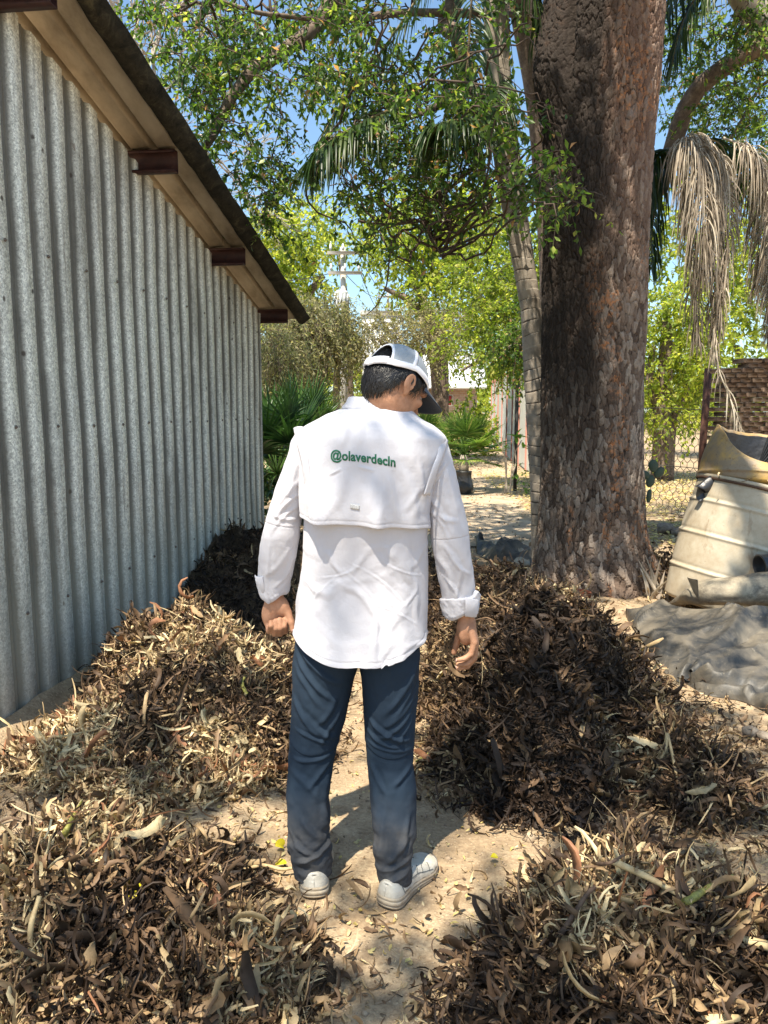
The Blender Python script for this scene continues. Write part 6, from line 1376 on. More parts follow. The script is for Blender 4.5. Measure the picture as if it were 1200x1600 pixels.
# sapling by the path
b = gp(793, 774); sp_t = thing('sapling', 'spindly sapling with a tuft of green leaves beside the path, left of the ringed palm', 'sapling', tuple(b)); lm, tm = MB(), MB()
for L_ in ([(788, 776), (791, 740), (789, 712), (776, 690), (770, 678)], [(796, 776), (799, 745), (803, 712), (815, 688)], [(792, 776), (790, 730), (786, 700), (785, 680)], [(800, 745), (806, 720), (802, 690)]):
    tube(tm, spline([pt(a, c, b[1]) for a, c in L_], 14), np.linspace(.018, .009, 14), 6)
def tuft(c, n, L, W, mat_mb, up=.5, r=(.3, .9)):
    D_ = nrm(rng.normal(size=(n, 3))*np.array((1, 1, .4))+np.array((0, 0, up))); ribbons(mat_mb, np.repeat(c[None], n, 0), D_, nrm(np.array((0, 0, 1.))-D_*D_[:, 2:]), L*rng.uniform(.7, 1.1, n), W, 4, curl=.6, cup=.4, r=rng.uniform(*r, n))
tuft(pt(806, 684, b[1]), 12, .24, .07, lm, .3); tuft(pt(772, 684, b[1]), 8, .18, .05, lm, .2); tuft(pt(817, 700, b[1]), 7, .15, .05, lm); tuft(pt(790, 700, b[1]), 6, .12, .04, lm)
P_ = np.array([pt(a, c, b[1]) for a, c in ((812, 740), (820, 725), (826, 750), (806, 752), (828, 735), (818, 760))]); sprays(lm, tm, P_, rdir(6), .2, 10, .07, .035, .3, .2, .2)
M_sap = leafmat('sapling_leaves', [(0, (.05, .13, .025)), (1, (.18, .33, .06))], .5, .4, 1.8); lm.build('leaves', M_sap, sp_t); tm.build('stems', M_palebark, sp_t)
# ---------------------------------------------------------------- panel fence
t = NT('white_corrugated'); n1 = t.noise(t.coord('Object', (1, 1, .3)), 3, 4); M_wpanel = t.fin(t.mix(n1, (.50, .52, .48), (.66, .66, .62)), .6)
t = NT('red_post'); n1 = t.noise(t.coord(), 9, 4); M_redpost = t.fin(t.mix(n1, (.22, .07, .05), (.32, .14, .10)), .7)
A_, B_ = gb(768, 34), gb(840, 17.5); fd = nrm(B_-A_); fn_ = np.array((fd[1], -fd[0], 0)); Lf = np.linalg.norm(B_-A_); fb = thing('panel_fence', 'fence of white corrugated panels between red posts beyond the path', 'fence', tuple(A_))
m = MB(); s = np.arange(0, Lf, .045); V = np.array([[A_+fd*q+fn_*.03*math.cos(q/.18*2*np.pi)+np.array((0, 0, z)) for z in (.05, 1.2, 2.7)] for q in s]); m.add(V.reshape(-1, 3), gridf(len(s), 3)); m.build('panel', M_wpanel, fb)
for k in range(9):
    m = MB(); box(m, A_+fd*(k*Lf/8.0)+np.array((0, 0, 1.4)), (.12, .12, 2.9), basis(fd, fn_, np.array((0, 0, 1.))), bev=.01); m.build('post', M_redpost, fb)
M_darkpost = NT('dark_steel').fin((.02, .018, .017), .7)
b = gb(806, 14.5); o = thing('fence_post', 'thin dark steel post standing in front of the panel fence', 'post', tuple(b)); m = MB(); tube(m, np.array([b, b+(0, 0, 1.2), b+(0, 0, 2.25)]), .035, 10); m.build('post', M_darkpost, o)
# ---------------------------------------------------------------- house with white roof, white building, poles
t = NT('brick_wall'); br = t.n('TexBrick'); t.L.new(t.coord('Object', (1, 1, 1), (R(90), 0, 0)), br.inputs[0]); br.inputs['Scale'].default_value = 2.2; br.inputs['Color1'].default_value = (.36, .20, .13, 1); br.inputs['Color2'].default_value = (.46, .30, .20, 1); br.inputs['Mortar'].default_value = (.45, .40, .33, 1)
M_hbrick = t.fin(br.outputs[0], .9); M_roofw = NT('white_metal_roof').fin((.72, .74, .74), .45, spec=.5); M_paint = NT('white_paint').fin((.74, .74, .72), .7); M_glass = NT('dark_window').fin((.03, .035, .04), .15); M_redf = NT('red_shutter').fin((.33, .03, .03), .6)
Yh = 42; hl_, hr_ = pt(640, 640, Yh), pt(745, 640, Yh); ze = pt(600, 607, Yh)[2]; zr = pt(600, 582, Yh)[2]+.5
hs = thing('brick_house', 'low brick house with white metal roof far behind the man\'s cap', 'house', ((hl_[0]+hr_[0])/2, Yh, 0)); xm = (hl_[0]+hr_[0])/2; wdt = hr_[0]-hl_[0]
m = MB(); box(m, (xm, Yh+2.5, ze/2), (wdt, 5, ze)); m.build('wall', M_hbrick, hs, smooth=False)
m = MB(); e = .5; V = np.array([(xm-wdt/2-e, Yh-.7, ze-.05), (xm+wdt/2+e, Yh-.7, ze-.05), (xm+wdt/2+e, Yh+2.6, zr+.6), (xm-wdt/2-e, Yh+2.6, zr+.6), (xm+wdt/2+e, Yh+6, ze-.05), (xm-wdt/2-e, Yh+6, ze-.05)]); V2 = V+np.array((0, 0, .14)); m.add(np.vstack([V, V2]), [(3, 2, 1, 0), (5, 4, 2, 3), (6, 7, 8, 9), (9, 8, 10, 11), (0, 1, 7, 6), (1, 2, 8, 7), (2, 4, 10, 8), (4, 5, 11, 10), (5, 3, 9, 11), (3, 0, 6, 9)]); m.build('roof', M_roofw, hs, smooth=False)
cw = pt(694, 626, Yh); 
m = MB(); box(m, (cw[0], Yh-.03, cw[2]), (.95, .08, .62), bev=.02); wf = m.build('window', M_paint, hs)
m = MB(); box(m, (cw[0]-.2, Yh-.085, cw[2]), (.34, .03, .48)); box(m, (cw[0]+.2, Yh-.085, cw[2]), (.34, .03, .48)); m.build('shutters', M_redf, wf)
wb = thing('white_building', 'plain white building wall standing behind the trees left of the cap', 'building', tuple(gb(600, 38))); a_, b_ = pt(566, 492, 38), pt(625, 492, 38)
m = MB(); box(m, ((a_[0]+b_[0])/2, 41, a_[2]/2), (b_[0]-a_[0], 6, a_[2])); m.build('wall', M_paint, wb, smooth=False)
m = MB(); box(m, ((a_[0]+b_[0])/2, 41, a_[2]+.1), (b_[0]-a_[0]+.2, 6.2, .2), bev=.03); m.build('parapet', M_paint, wb, smooth=False)
m = MB(); box(m, (a_[0]+.6, 37.98, 1.6), (.7, .06, .9), bev=.01); m.build('window', M_glass, wb)
t = NT('concrete_pole'); n1 = t.noise(t.coord(), 5, 4); M_trans = NT('transformer_grey').fin((.55, .57, .57), .5); M_pole = t.fin(t.mix(n1, (.42, .40, .36), (.56, .53, .48)), .85); M_wire = NT('wire').fin((.03, .03, .03), .6)
def upole(px, Y, ytop, label, arms, trans=None):
    b = gb(px, Y); zt = pt(px, ytop, Y)[2]; o = thing('utility_pole', label, 'utility pole', tuple(b)); m = MB(); tube(m, np.array([b, b+(0, 0, zt/2), b+(0, 0, zt)]), [.13, .10, .075], 12); m.build('shaft', M_pole, o)
    for (ya, x0, x1) in arms:
        z = pt(px, ya, Y)[2]; xa, xb = pt(x0, ya, Y)[0], pt(x1, ya, Y)[0]; m = MB(); box(m, ((xa+xb)/2, Y-.18, z), (xb-xa, .09, .09), bev=.01); ao = m.build('crossarm', M_pole, o)
        for k in np.linspace(xa+.1, xb-.1, 3): m = MB(); tube(m, np.array([(k, Y-.18, z+.07), (k, Y-.18, z+.15), (k, Y-.18, z+.27)]), [.03, .045, .02], 8); m.build('insulator', M_trans, ao)
    if trans:
        for (x0, y0, x1, y1) in trans:
            a, c = pt(x0, y0, Y), pt(x1, y1, Y); m = MB(); zz = np.linspace(c[2], a[2], 12); rw = (c[0]-a[0])/2; xm_ = (a[0]+c[0])/2
            tube(m, np.stack([np.full(12, xm_), np.full(12, Y-.45), zz], -1), rw*np.array([.9, 1, 1, 1, 1, 1, 1, 1, 1, 1.05, 1.05, .8]), 20)
            for k in range(12): aa = k*math.pi/6; box(m, (xm_+rw*1.1*math.cos(aa), Y-.45+rw*1.1*math.sin(aa), (a[2]+c[2])/2), (.03, .03, (a[2]-c[2])*.6))
            m.build('transformer', M_trans, o)
    return b, zt
upole(538, 24, 386, 'tall concrete utility pole with two crossarms and a grey transformer, nearer of the two', [(397, 512, 561), (428, 513, 566)], [(525, 458, 545, 484)])
upole(606, 48, 458, 'distant smaller utility pole right of the transformer pole', [(464, 590, 622)])
wires = [((515, 397, 24), (604, 464, 48)), ((560, 397, 24), (620, 464, 48)), ((564, 428, 24), (606, 490, 48)), ((512, 428, 24), (300, 400, 30)), ((560, 397, 24), (860, 300, 36)), ((606, 480, 48), (820, 486, 50))]
for i, (p, q) in enumerate(wires):
    A1, B1 = pt(*p), pt(*q); u = np.linspace(0, 1, 20)[:, None]; P_ = A1*(1-u)+B1*u-np.array((0, 0, .5))*4*u*(1-u); m = MB(); tube(m, P_, .013, 5)
    o = m.build('overhead_wire', M_wire, origin=(A1+B1)/2); tag(o, 'thin dark overhead wire strung between the utility poles', 'wire', 'overhead wires')
# ================================================================ chain-link fence
M_chain = NT('chain_wire').fin((.10, .09, .075), .6, .6)
cfd = thing('wire_fence', 'hexagonal wire mesh fence with rusty post right of the big tree', 'fence', tuple(gb(1040, 11)))
m = MB(); Yc = 11.0; A_, B_ = np.array((pt(975, 700, Yc)[0], Yc, 0)), np.array((pt(1290, 700, 10.0)[0], 10.0, 0)); fd = nrm(B_-A_); Lf = np.linalg.norm(B_-A_); hx = .085; hz_ = .11; segs = []
for i in range(int(Lf/hx)):
    for j in range(int(1.45/hz_)):
        x0 = i*hx+(j % 2)*hx/2; z0 = .08+j*hz_; p = lambda s, z: A_+fd*s+np.array((0, 0, z+.02*math.sin(s*3)))
        segs += [(p(x0, z0), p(x0, z0+hz_*.55)), (p(x0, z0+hz_*.55), p(x0+hx/2, z0+hz_)), (p(x0, z0+hz_*.55), p(x0-hx/2, z0+hz_))]
S0 = np.array([s[0] for s in segs]); S1 = np.array([s[1] for s in segs]); d = nrm(S1-S0); a = nrm(np.cross(d, (0, 1, .01))); c = np.cross(d, a); w = .0045
V = np.stack([S0+a*w, S0-a*w*.5+c*w, S0-a*w*.5-c*w, S1+a*w, S1-a*w*.5+c*w, S1-a*w*.5-c*w], 1); fc = np.array([(0, 1, 4, 3), (1, 2, 5, 4), (2, 0, 3, 5)])
m.add(V.reshape(-1, 3), (np.arange(len(S0))[:, None, None]*6+fc[None]).reshape(-1, 4)); m.build('wire_mesh', M_chain, cfd)
for z in (.08, .75, 1.55): m = MB(); u = np.linspace(0, 1, 30)[:, None]; tube(m, A_+(B_-A_)*u+np.array((0, 0, 1.0))*(z+.02*np.sin(u*9)), .006, 5); m.build('line_wire', M_chain, cfd)
t = NT('rusty_post'); n1 = t.noise(t.coord(), 14, 5); M_rust = t.fin(t.ramp(n1, [(.3, (.045, .02, .014)), (.7, (.14, .06, .04))]), .85)
for px, Y in ((1098, 10.6),):
    b = np.array((pt(px, 700, Y)[0], Y, 0)); m = MB(); tube(m, np.array([b-(0, 0, .1), b+(0, 0, 1.1), b+(.02, 0, 2.1)]), .05, 10); m.build('post', M_rust, cfd)
# prickly pear pads right of trunk
cb = gp(1012, 800); cact = thing('cactus', 'small dark prickly pear cactus in front of the wire fence beside the trunk', 'cactus', (pt(1018, 740, 8.6)[0], 8.6, 0)); M_cact = NT('cactus_skin').fin((.04, .07, .045), .6)
m = MB()
for (px, py, rx, rz, tlt) in ((1016, 752, .05, .07, .2), (1021, 728, .055, .075, -.3), (1030, 738, .05, .07, .7), (1009, 742, .04, .055, -.8), (1014, 775, .03, .08, .1)):
    sphere(m, pt(px, py, 8.6), (rx, .018, rz), np.array(((math.cos(tlt), 0, math.sin(tlt)), (0, 1, 0), (-math.sin(tlt), 0, math.cos(tlt)))), 12, 18)
m.build('pads', M_cact, cact)
# grass tufts near the fence
M_grass = leafmat('grass', [(0, (.06, .11, .03)), (.6, (.15, .22, .06)), (1, (.40, .38, .18))], .4, .5)
m = MB(); n = 2600; x, y = rng.uniform(1.9, 6.0, n), rng.uniform(7.4, 11.5, n); kp = fbm(x*1.5, y*1.5, 0, 3, 8) > .0; x, y = x[kp], y[kp]; n = len(x)
ribbons(m, np.stack([x, y, ground_h(x, y)], -1), nrm(rng.normal(size=(n, 3))*.5+np.array((0, 0, 1.))), rdir(n), rng.uniform(.05, .16, n), .006, 3, curl=rng.normal(0, .8, n), taper='lance', r=rng.random(n)); tag(m.build('grass', M_grass), 'sparse green grass tufts beyond the big tree by the wire fence', 'grass', kind='stuff')
# yellow fallen leaves carpet beyond the fence
m = MB(); n = 9000; x, y = rng.uniform(2.2, 9.5, n), rng.uniform(8.5, 19, n); up = np.tile((0, 0, 1.0), (n, 1)); ribbons(m, np.stack([x, y, ground_h(x, y)+.01+.02*rng.random(n)], -1), rdir(n, .2), nrm(up+rng.normal(size=up.shape)*.3), rng.uniform(.05, .11, n), rng.uniform(.03, .05, n), 2, r=rng.random(n)); tag(m.build('fallen_leaves', M_yleaf), 'carpet of pale yellow fallen leaves under the trees beyond the wire fence', 'leaf litter', kind='stuff')
# dry leaf scatter on the far yard and path
m = MB(); n = 6000; x, y = rng.uniform(-1.2, 6, n), rng.uniform(7.5, 30, n); up = np.tile((0, 0, 1.0), (n, 1)); ribbons(m, np.stack([x, y, ground_h(x, y)+.012+.01*rng.random(n)], -1), rdir(n, .2), nrm(up+rng.normal(size=up.shape)*.4), rng.uniform(.04, .09, n), rng.uniform(.02, .04, n), 2, curl=rng.normal(0, 1, n), r=np.clip(rng.normal(.55, .2, n), 0, .97)); tag(m.build('leaf_litter', M_litter), 'brown leaves scattered along the trodden path and far yard', 'leaf litter', kind='stuff')
# ================================================================ brick stack
bs = thing('brick_stack', 'long stack of brown bricks behind the drums at the right edge', 'brick stack', (4.9, 9.4, 0)); t = NT('stacked_brick'); id_ = t.attr('rnd'); n1 = t.noise(t.coord(), 12, 4)
M_sbrick = t.fin(t.mix(.4, t.ramp(id_, [(0, (.20, .12, .085)), (.5, (.33, .215, .15)), (1, (.46, .35, .26))]), t.ramp(n1, [(.3, (.15, .10, .07)), (.7, (.45, .35, .27))])), .9)
m = MB(); x0 = pt(1128, 640, 9.4)[0]; z1 = pt(600, 560, 9.4)[2]; nrow = int(z1/.058)
for j in range(nrow):
    for i in range(26):
        if j > nrow-3 and i < 2: continue
        box(m, (x0+i*.128+(j % 2)*.064+rng.normal()*.005, 9.5+rng.normal()*.014, .04+j*.058), (.118, .30, .052), rotz(rng.normal()*.03), rng.random(), bev=.006)
m.build('bricks', M_sbrick, bs, smooth=False)
M_blackp_ = M_blackp
# ================================================================ drums
t = NT('white_drum_plastic'); c0 = t.coord(); n1 = t.noise(c0, 6, 6, .7); n2 = t.noise(c0, 40, 5, .7); n3 = t.noise(t.coord('Object', (1, 1, .25)), 9, 5, .7)
col = t.mix(t.ramp(n1, [(.35, .15), (.68, .9)]), (.50, .45, .35), (.34, .27, .18)); col = t.mix(t.ramp(n3, [(.58, 0), (.68, .6)]), col, (.20, .12, .06)); col = t.mix(t.ramp(n2, [(.62, 0), (.72, .55)]), col, (.14, .11, .08))
M_wdrum = t.fin(col, .6, normal=t.bump(n2, .2, .004))
t = NT('yellow_drum_plastic'); c0 = t.coord(); n1 = t.noise(c0, 5, 6, .7); n2 = t.noise(c0, 30, 5, .7)
col = t.mix(t.ramp(n1, [(.36, 0), (.56, .95)]), (.50, .31, .08), (.24, .185, .125)); col = t.mix(t.ramp(n2, [(.56, 0), (.68, .6)]), col, (.16, .08, .03))
M_ydrum = t.fin(col, .55, normal=t.bump(n2, .25, .005))
M_ring = NT('rusty_ring').fin((.09, .05, .03), .7, .3)
def lathe(mb, c, axis, prof, nt=72, xdir=None, fn=None, r=.5):
    axis = nrm(np.array(axis, float)); x = nrm(np.cross(axis, (0, 1, 0.01)) if xdir is None else np.array(xdir, float)); y = np.cross(axis, x); th = np.linspace(0, 2*np.pi, nt, endpoint=False)
    V = []
    for (rr, hh) in prof:
        q = rr*np.ones(nt) if fn is None else fn(rr, hh, th); V.append(c+axis*hh+(x*(q*np.cos(th))[:, None]+y*(q*np.sin(th))[:, None]))
    mb.add(np.array(V).reshape(-1, 3), gridf(len(prof), nt, True), r)
ax_w = nrm(np.array((.26, .05, 1.0))); bw = np.array((2.66, 5.98, -.03))
wd_ = thing('plastic_drum', 'dirty off-white plastic drum leaning beside the big tree, black tarp at its foot', 'drum', tuple(bw))
Rw = .42; pr = [(.02, .0), (Rw-.03, .0), (Rw, .02)]
for z in np.linspace(.03, .94, 120):
    k = Rw+.012*math.sin(z/.94*math.pi)
    for zb_ in (.26, .54, .80): k += .011*math.exp(-((z-zb_)/.012)**2)-.004*math.exp(-((z-zb_-.025)/.012)**2)
    pr.append((k, z))
pr += [(Rw-.005, .96), (Rw-.006, .975), (Rw+.008, .98), (Rw+.008, 1.005), (Rw-.012, 1.01), (Rw-.012, .90), (Rw-.02, .4), (Rw-.03, .03)]
dent = lambda rr, hh, th: rr*(1+.012*np.sin(2*th+hh*5)+.010*fbm(np.cos(th)*1.5, np.sin(th)*1.5, hh*3, 2, 4))
m = MB(); lathe(m, bw, ax_w, pr, 96, fn=dent); m.build('shell', M_wdrum, wd_)
m = MB(); lathe(m, bw, ax_w, [(Rw+.004, .962), (Rw+.013, .966), (Rw+.013, .980), (Rw+.004, .984)], 96, fn=dent); m.build('rim', M_ring, wd_)
# straps running over the drum
m = MB()
for (a0, z0, a1, z1_) in ((-2.0, .30, -.7, .62), (-1.55, .13, -1.1, .40)):
    u = np.linspace(0, 1, 30); x = nrm(np.cross(ax_w, (0, 1, .01))); y = np.cross(ax_w, x); aa = a0+(a1-a0)*u; P_ = bw+ax_w*(z0+(z1_-z0)*u)[:, None]+(x*np.cos(aa)[:, None]+y*np.sin(aa)[:, None])*(Rw+.018); tube(m, P_, .006, 6)
m.build('strap', M_ring, wd_)
# yellow drum standing askew on top, its near side cut away
cy = bw+ax_w*1.0; ax_y = nrm(np.array((.10, .16, 1.0))); yb = cy-ax_y*.02
yd = thing('plastic_drum', 'yellow cut-open plastic drum tipped on top of the white drum, holding dry leaves', 'drum', tuple(yb))
Ry = .40; nt = 140; th = np.linspace(0, 2*np.pi, nt, endpoint=False); xx = nrm(np.cross(ax_y, (0, 1, 0.01)))*-1; yy = np.cross(ax_y, xx); yy = yy if yy[1] > 0 else -yy
dirq = (xx*np.cos(th)[:, None]+yy*np.sin(th)[:, None]); opn = dirq[:, 0]*.42-dirq[:, 1]*.91
hi = .15+.34*sstep(.80, -.75, opn)+.012*fbm(np.cos(th)*4, np.sin(th)*4, 0, 3, 6)
m = MB(); rows_ = []
wobr = 1+.025*np.sin(2*th+1)+.02*fbm(np.cos(th)*2, np.sin(th)*2, 0, 3, 9)
def yring(h, r): return yb+np.array((.42, .06, 0))*(np.broadcast_to(h, (nt,))**1.5)[:, None]*.9+ax_y*np.broadcast_to(h, (nt,))[:, None]+(xx*np.cos(th)[:, None]+yy*np.sin(th)[:, None])*(r*wobr)[:, None]
for k in np.linspace(0, 1, 40): h = .0+hi*k; rows_.append(yring(h, Ry*(.93+.09*sstep(0, .25, k)+.05*np.sin(k*3)*1)+.012*np.exp(-((h-.10)/.012)**2)))
rows_.append(yring(hi+.012, Ry*1.035)); rows_.append(yring(hi+.002, Ry*.99))
for k in np.linspace(.95, .05, 20): rows_.append(yring(hi*k, Ry*(.90+.09*sstep(0, .25, k)+.05*np.sin(k*3))))
m.add(np.array(rows_).reshape(-1, 3), gridf(len(rows_), nt, True)); m.build('shell', M_ydrum, yd)
m = MB(); m.add(np.array([yring(hi*k*.97, Ry*(.885+.09*sstep(0, .25, k)+.05*np.sin(k*3))+.004*fbm(np.cos(th)*9, np.sin(th)*9, k*6, 3, 3)) for k in np.linspace(.02, 1, 30)]).reshape(-1, 3), gridf(30, nt, True)); m.build('shade_lining', M_blackp_, yd)  # black lining added to stand in for the shade inside the drum
ax_y0 = ax_y; ax_y = nrm(np.array((.12, -.12, 1.0))); yb = yb-ax_y*.20
# dry stuff inside + black sheet folded over the mouth
m = MB(); n = 1500; q = rng.normal(size=(n, 2))*.13; x = nrm(np.cross(ax_y, (0, 0, 1))); y = np.cross(ax_y, x); P_ = yb+ax_y*(.30+rng.uniform(-.02, .05, n))[:, None]+x*q[:, :1]+y*q[:, 1:]
ribbons(m, P_, rdir(n), nrm(ax_y+rng.normal(size=(n, 3))*.5), rng.uniform(.03, .12, n), rng.uniform(.004, .018, n), 4, curl=rng.normal(0, 1.5, n), twist=rng.normal(0, 1.5, n), cup=.8, taper='strip', r=np.clip(rng.normal(.55, .25, n), 0, .97)); tag(m.build('leaf_litter', M_litter), 'dry leaves and twigs filling the mouth of the yellow drum', 'leaf litter', kind='stuff')
t = NT('black_sheeting'); c0 = t.coord(); n1 = t.noise(c0, 5, 6, .7, .5); n2 = t.noise(c0, 35, 5, .75); n3 = t.noise(c0, 2.2, 4, .6)
col = t.mix(t.ramp(n1, [(.40, .0), (.62, .85)]), (.024, .025, .025), (.13, .112, .085)); col = t.mix(t.ramp(n2, [(.60, 0), (.74, .55)]), col, (.33, .29, .21)); col = t.mix(t.ramp(n3, [(.52, 0), (.66, .5)]), col, (.26, .22, .16))
M_tarp = t.fin(col, .55, normal=t.bump(t.math('ADD', n1, n2), .25, .006)); 
t = NT('tan_sheeting'); c0 = t.coord(); n1 = t.noise(c0, 6, 6, .7, .5); n2 = t.noise(c0, 40, 5, .75)
M_tarp2 = t.fin(t.mix(t.ramp(n2, [(.5, 0), (.7, .5)]), t.ramp(n1, [(.35, (.12, .10, .075)), (.6, (.33, .28, .20))]), (.42, .37, .27)), .7, normal=t.bump(t.math('ADD', n1, n2), .4, .008))
def sheet(root, name, corners, nu, nv, fn, mat, thick=.004):
    """corners: 4 world points a,b,c,d ; bilinear patch + fn(u,v)->offset (3)"""
    a, b, c, d = [np.array(q, float) for q in corners]; u = np.linspace(0, 1, nu)[:, None, None]; v = np.linspace(0, 1, nv)[None, :, None]
    V = a*(1-u)*(1-v)+b*u*(1-v)+c*u*v+d*(1-u)*v; V = V+fn(u[..., 0]+0*v[..., 0], v[..., 0]+0*u[..., 0], V); m = MB(); m.add(V.reshape(-1, 3), gridf(nu, nv)); o = m.build(name, mat, root); md = o.modifiers.new('s', 'SOLIDIFY'); md.thickness = thick; md.offset = 0; return o
def zoff(h): z = np.zeros(h.shape+(3,)); z[..., 2] = h; return z
bag = thing('plastic_bag', 'crinkled dark green-black plastic sheet stuffed in the mouth of the yellow drum', 'plastic sheet', tuple(yb+ax_y*.4))
ap = yb+ax_y*.36+np.array((-.02, -.02, .02))
def fanf(u, v, V): h = .03*np.abs(np.sin(v*26+2*np.sin(v*7)))*(u**.7); o = np.zeros(V.shape); o[..., 2] = h; o[..., 1] = -h*1.2; return o
sheet(bag, 'fold', (ap, ap+np.array((.12, .05, .33)), ap+np.array((.55, -.10, .30)), ap+np.array((.02, -.01, -.01))), 40, 120, fanf, M_blackp, .002)
sheet(bag, 'fold', (ap, ap+np.array((.55, -.12, .29)), ap+np.array((.52, -.16, -.10)), ap+np.array((.01, -.02, -.02))), 40, 120, fanf, M_blackp, .002)
# black scrap hanging at the rim joint
scr = thing('plastic_scrap', 'torn black plastic scrap caught between the two drums', 'plastic scrap', tuple(cy+np.array((-.36, -.05, 0))))
a_ = cy+np.array((-.40, -.12, .06)); sheet(scr, 'sheet', (a_+np.array((.05, 0, .03)), a_+np.array((-.12, -.02, -.02)), a_+np.array((-.09, -.03, -.14)), a_+np.array((-.01, -.02, -.16))), 20, 20, lambda u, v, V: zoff(.02*np.sin(u*5+v*7))+np.stack([0*u, -.03*np.sin(v*6), 0*u], -1), M_blackp, .003)
# ================================================================ black tarp (pond liner) folded on the ground
def G(px, py, z): return gp(px, py, z)
tp = thing('black_tarp', 'large dusty black plastic sheet folded in layers in front of the white drum', 'tarp', tuple(G(1110, 1010, 0)))
def big_wr(seed, amp, f1=3, edge=.0):
    def fn(u, v, V):
        x, y = V[..., 0], V[..., 1]; p_, q_ = x*.82+y*.57, -x*.57+y*.82; h = amp*.7*fbm(x*1.6, y*1.6, 0, 3, seed)+amp*1.1*(1-np.abs(fbm(p_*1.1, q_*4.5, 0, 3, seed+31)))**6
        e = np.minimum(np.minimum(u, 1-u), np.minimum(v, 1-v)); h = h+amp*.5*(1-np.abs(fbm(x*3.4-y*2, y*1.2+x, 0, 2, seed+19)))**9+amp*.12*np.abs(vnoise(x*5+y*2, y*7-x, 0, seed+9))**.6-amp*.5; h = h*sstep(0, .10, e)+edge*np.exp(-(e/.05)**2)*vnoise(x*9, y*9, 0, seed)
        return zoff(h)
    return fn
# main top triangle-like flap: left corner (977,960), bottom tip (1060,1066), right side rises
def polysheet(root, name, pts, seed, amp, mat=M_tarp, n=60, th=.006, extra=None):
    """coons-like patch from 4 polylines given as ground pixels with heights: top, bottom rows of points"""
    top, bot = pts; A = spline([G(*p) for p in top], n); B = spline([G(*p) for p in bot], n); k = np.linspace(0, 1, n)[None, :, None]
    V = A[:, None]*(1-k)+B[:, None]*k; u = np.linspace(0, 1, n)[:, None]+0*k[..., 0]; v = k[..., 0]+0*u
    bulge = np.sin(np.pi*v)*amp*.9; V = V+zoff(bulge)+big_wr(seed, amp, 3.2)(u, v, V)
    if extra is not None: V = V+extra(u, v, V)
    m = MB(); m.add(V.reshape(-1, 3), gridf(n, n)); o = m.build(name, mat, root); md = o.modifiers.new('s', 'SOLIDIFY'); md.thickness = th; md.offset = 0; return o
polysheet(tp, 'fold', ([(1046, 1058, .0), (1100, 1085, .01), (1170, 1100, .01), (1260, 1150, .01)], [(1070, 1066, .01), (1120, 1078, .03), (1180, 1082, .05), (1260, 1110, .05)]), 2, .04)
polysheet(tp, 'fold', ([(1080, 1062, .05), (1120, 1056, .09), (1160, 1052, .10), (1260, 1030, .10)], [(1078, 1070, .02), (1130, 1082, .03), (1180, 1086, .04), (1260, 1105, .03)]), 7, .06)
polysheet(tp, 'fold', ([(1075, 1050, .06), (1120, 1020, .09), (1180, 990, .11), (1260, 960, .14)], [(1085, 1062, .03), (1130, 1054, .05), (1185, 1050, .06), (1260, 1035, .06)]), 9, .04)
polysheet(tp, 'top_flap', ([(977, 960, .02), (1035, 946, .10), (1085, 952, .16), (1145, 950, .22), (1205, 952, .24), (1270, 947, .26)], [(979, 964, .015), (1010, 1010, .03), (1058, 1066, .02), (1110, 1030, .08), (1180, 998, .14), (1270, 970, .2)]), 13, .06, n=110)
# long roll of the same sheet behind it
def roll(root, name, cen, rad, seed, sq=.85, flat=.0, mat=None):
    C_ = spline([G(*p) for p in cen], 90); Rr = spline(np.array(rad, float)[:, None], 90)[:, 0]; T_, N1, B1 = frames(C_); th = np.linspace(0, 2*np.pi, 60, endpoint=False); V = []
    for i in range(90):
        q = Rr[i]*(1+.20*fbm(np.cos(th)*1.3, np.sin(th)*1.3, i*.06, 3, seed)+.05*np.sin(th*3+i*.05)); V.append(C_[i]+np.array((0, 0, 1.))*(q*np.sin(th)*sq)[:, None]+nrm(np.cross(T_[i], (0, 0, 1)))*(q*np.cos(th))[:, None])
    m = MB(); m.add(np.array(V).reshape(-1, 3), gridf(90, 60, True)); m.big.append(list(range(60))); m.big.append([89*60+i for i in range(60)]); return m.build(name, mat, root)
rl = thing('rolled_tarp', 'sunlit dusty tan roll of plastic sheeting lying between the black tarp and the white drum', 'tarp roll', tuple(G(1120, 930, 0)))
roll(rl, 'roll', [(1046, 945, .05), (1070, 934, .14), (1098, 926, .22), (1150, 924, .26), (1210, 918, .29), (1290, 910, .31)], [.02, .06, .105, .12, .14, .15], 5, mat=M_tarp2)
sheet(rl, 'loose_edge', (G(1082, 922, .26), G(1074, 902, .34), G(1090, 906, .36), G(1092, 938, .20)), 20, 20, big_wr(5, .02), M_tarp2)
# dark can lying at the right edge
can = thing('black_tub', 'black plastic tub with pale rim lying at the right edge above the tarp roll', 'tub', tuple(G(1190, 885, .38))); m = MB(); lathe(m, G(1188, 885, .42)+np.array((0, .0, .0)), (.95, .1, .1), [(.02, .25), (.075, .25), (.085, 0), (.090, -.005), (.078, -.01), (.068, .2), (.01, .21)], 40); m.build('shell', M_blackp, can)
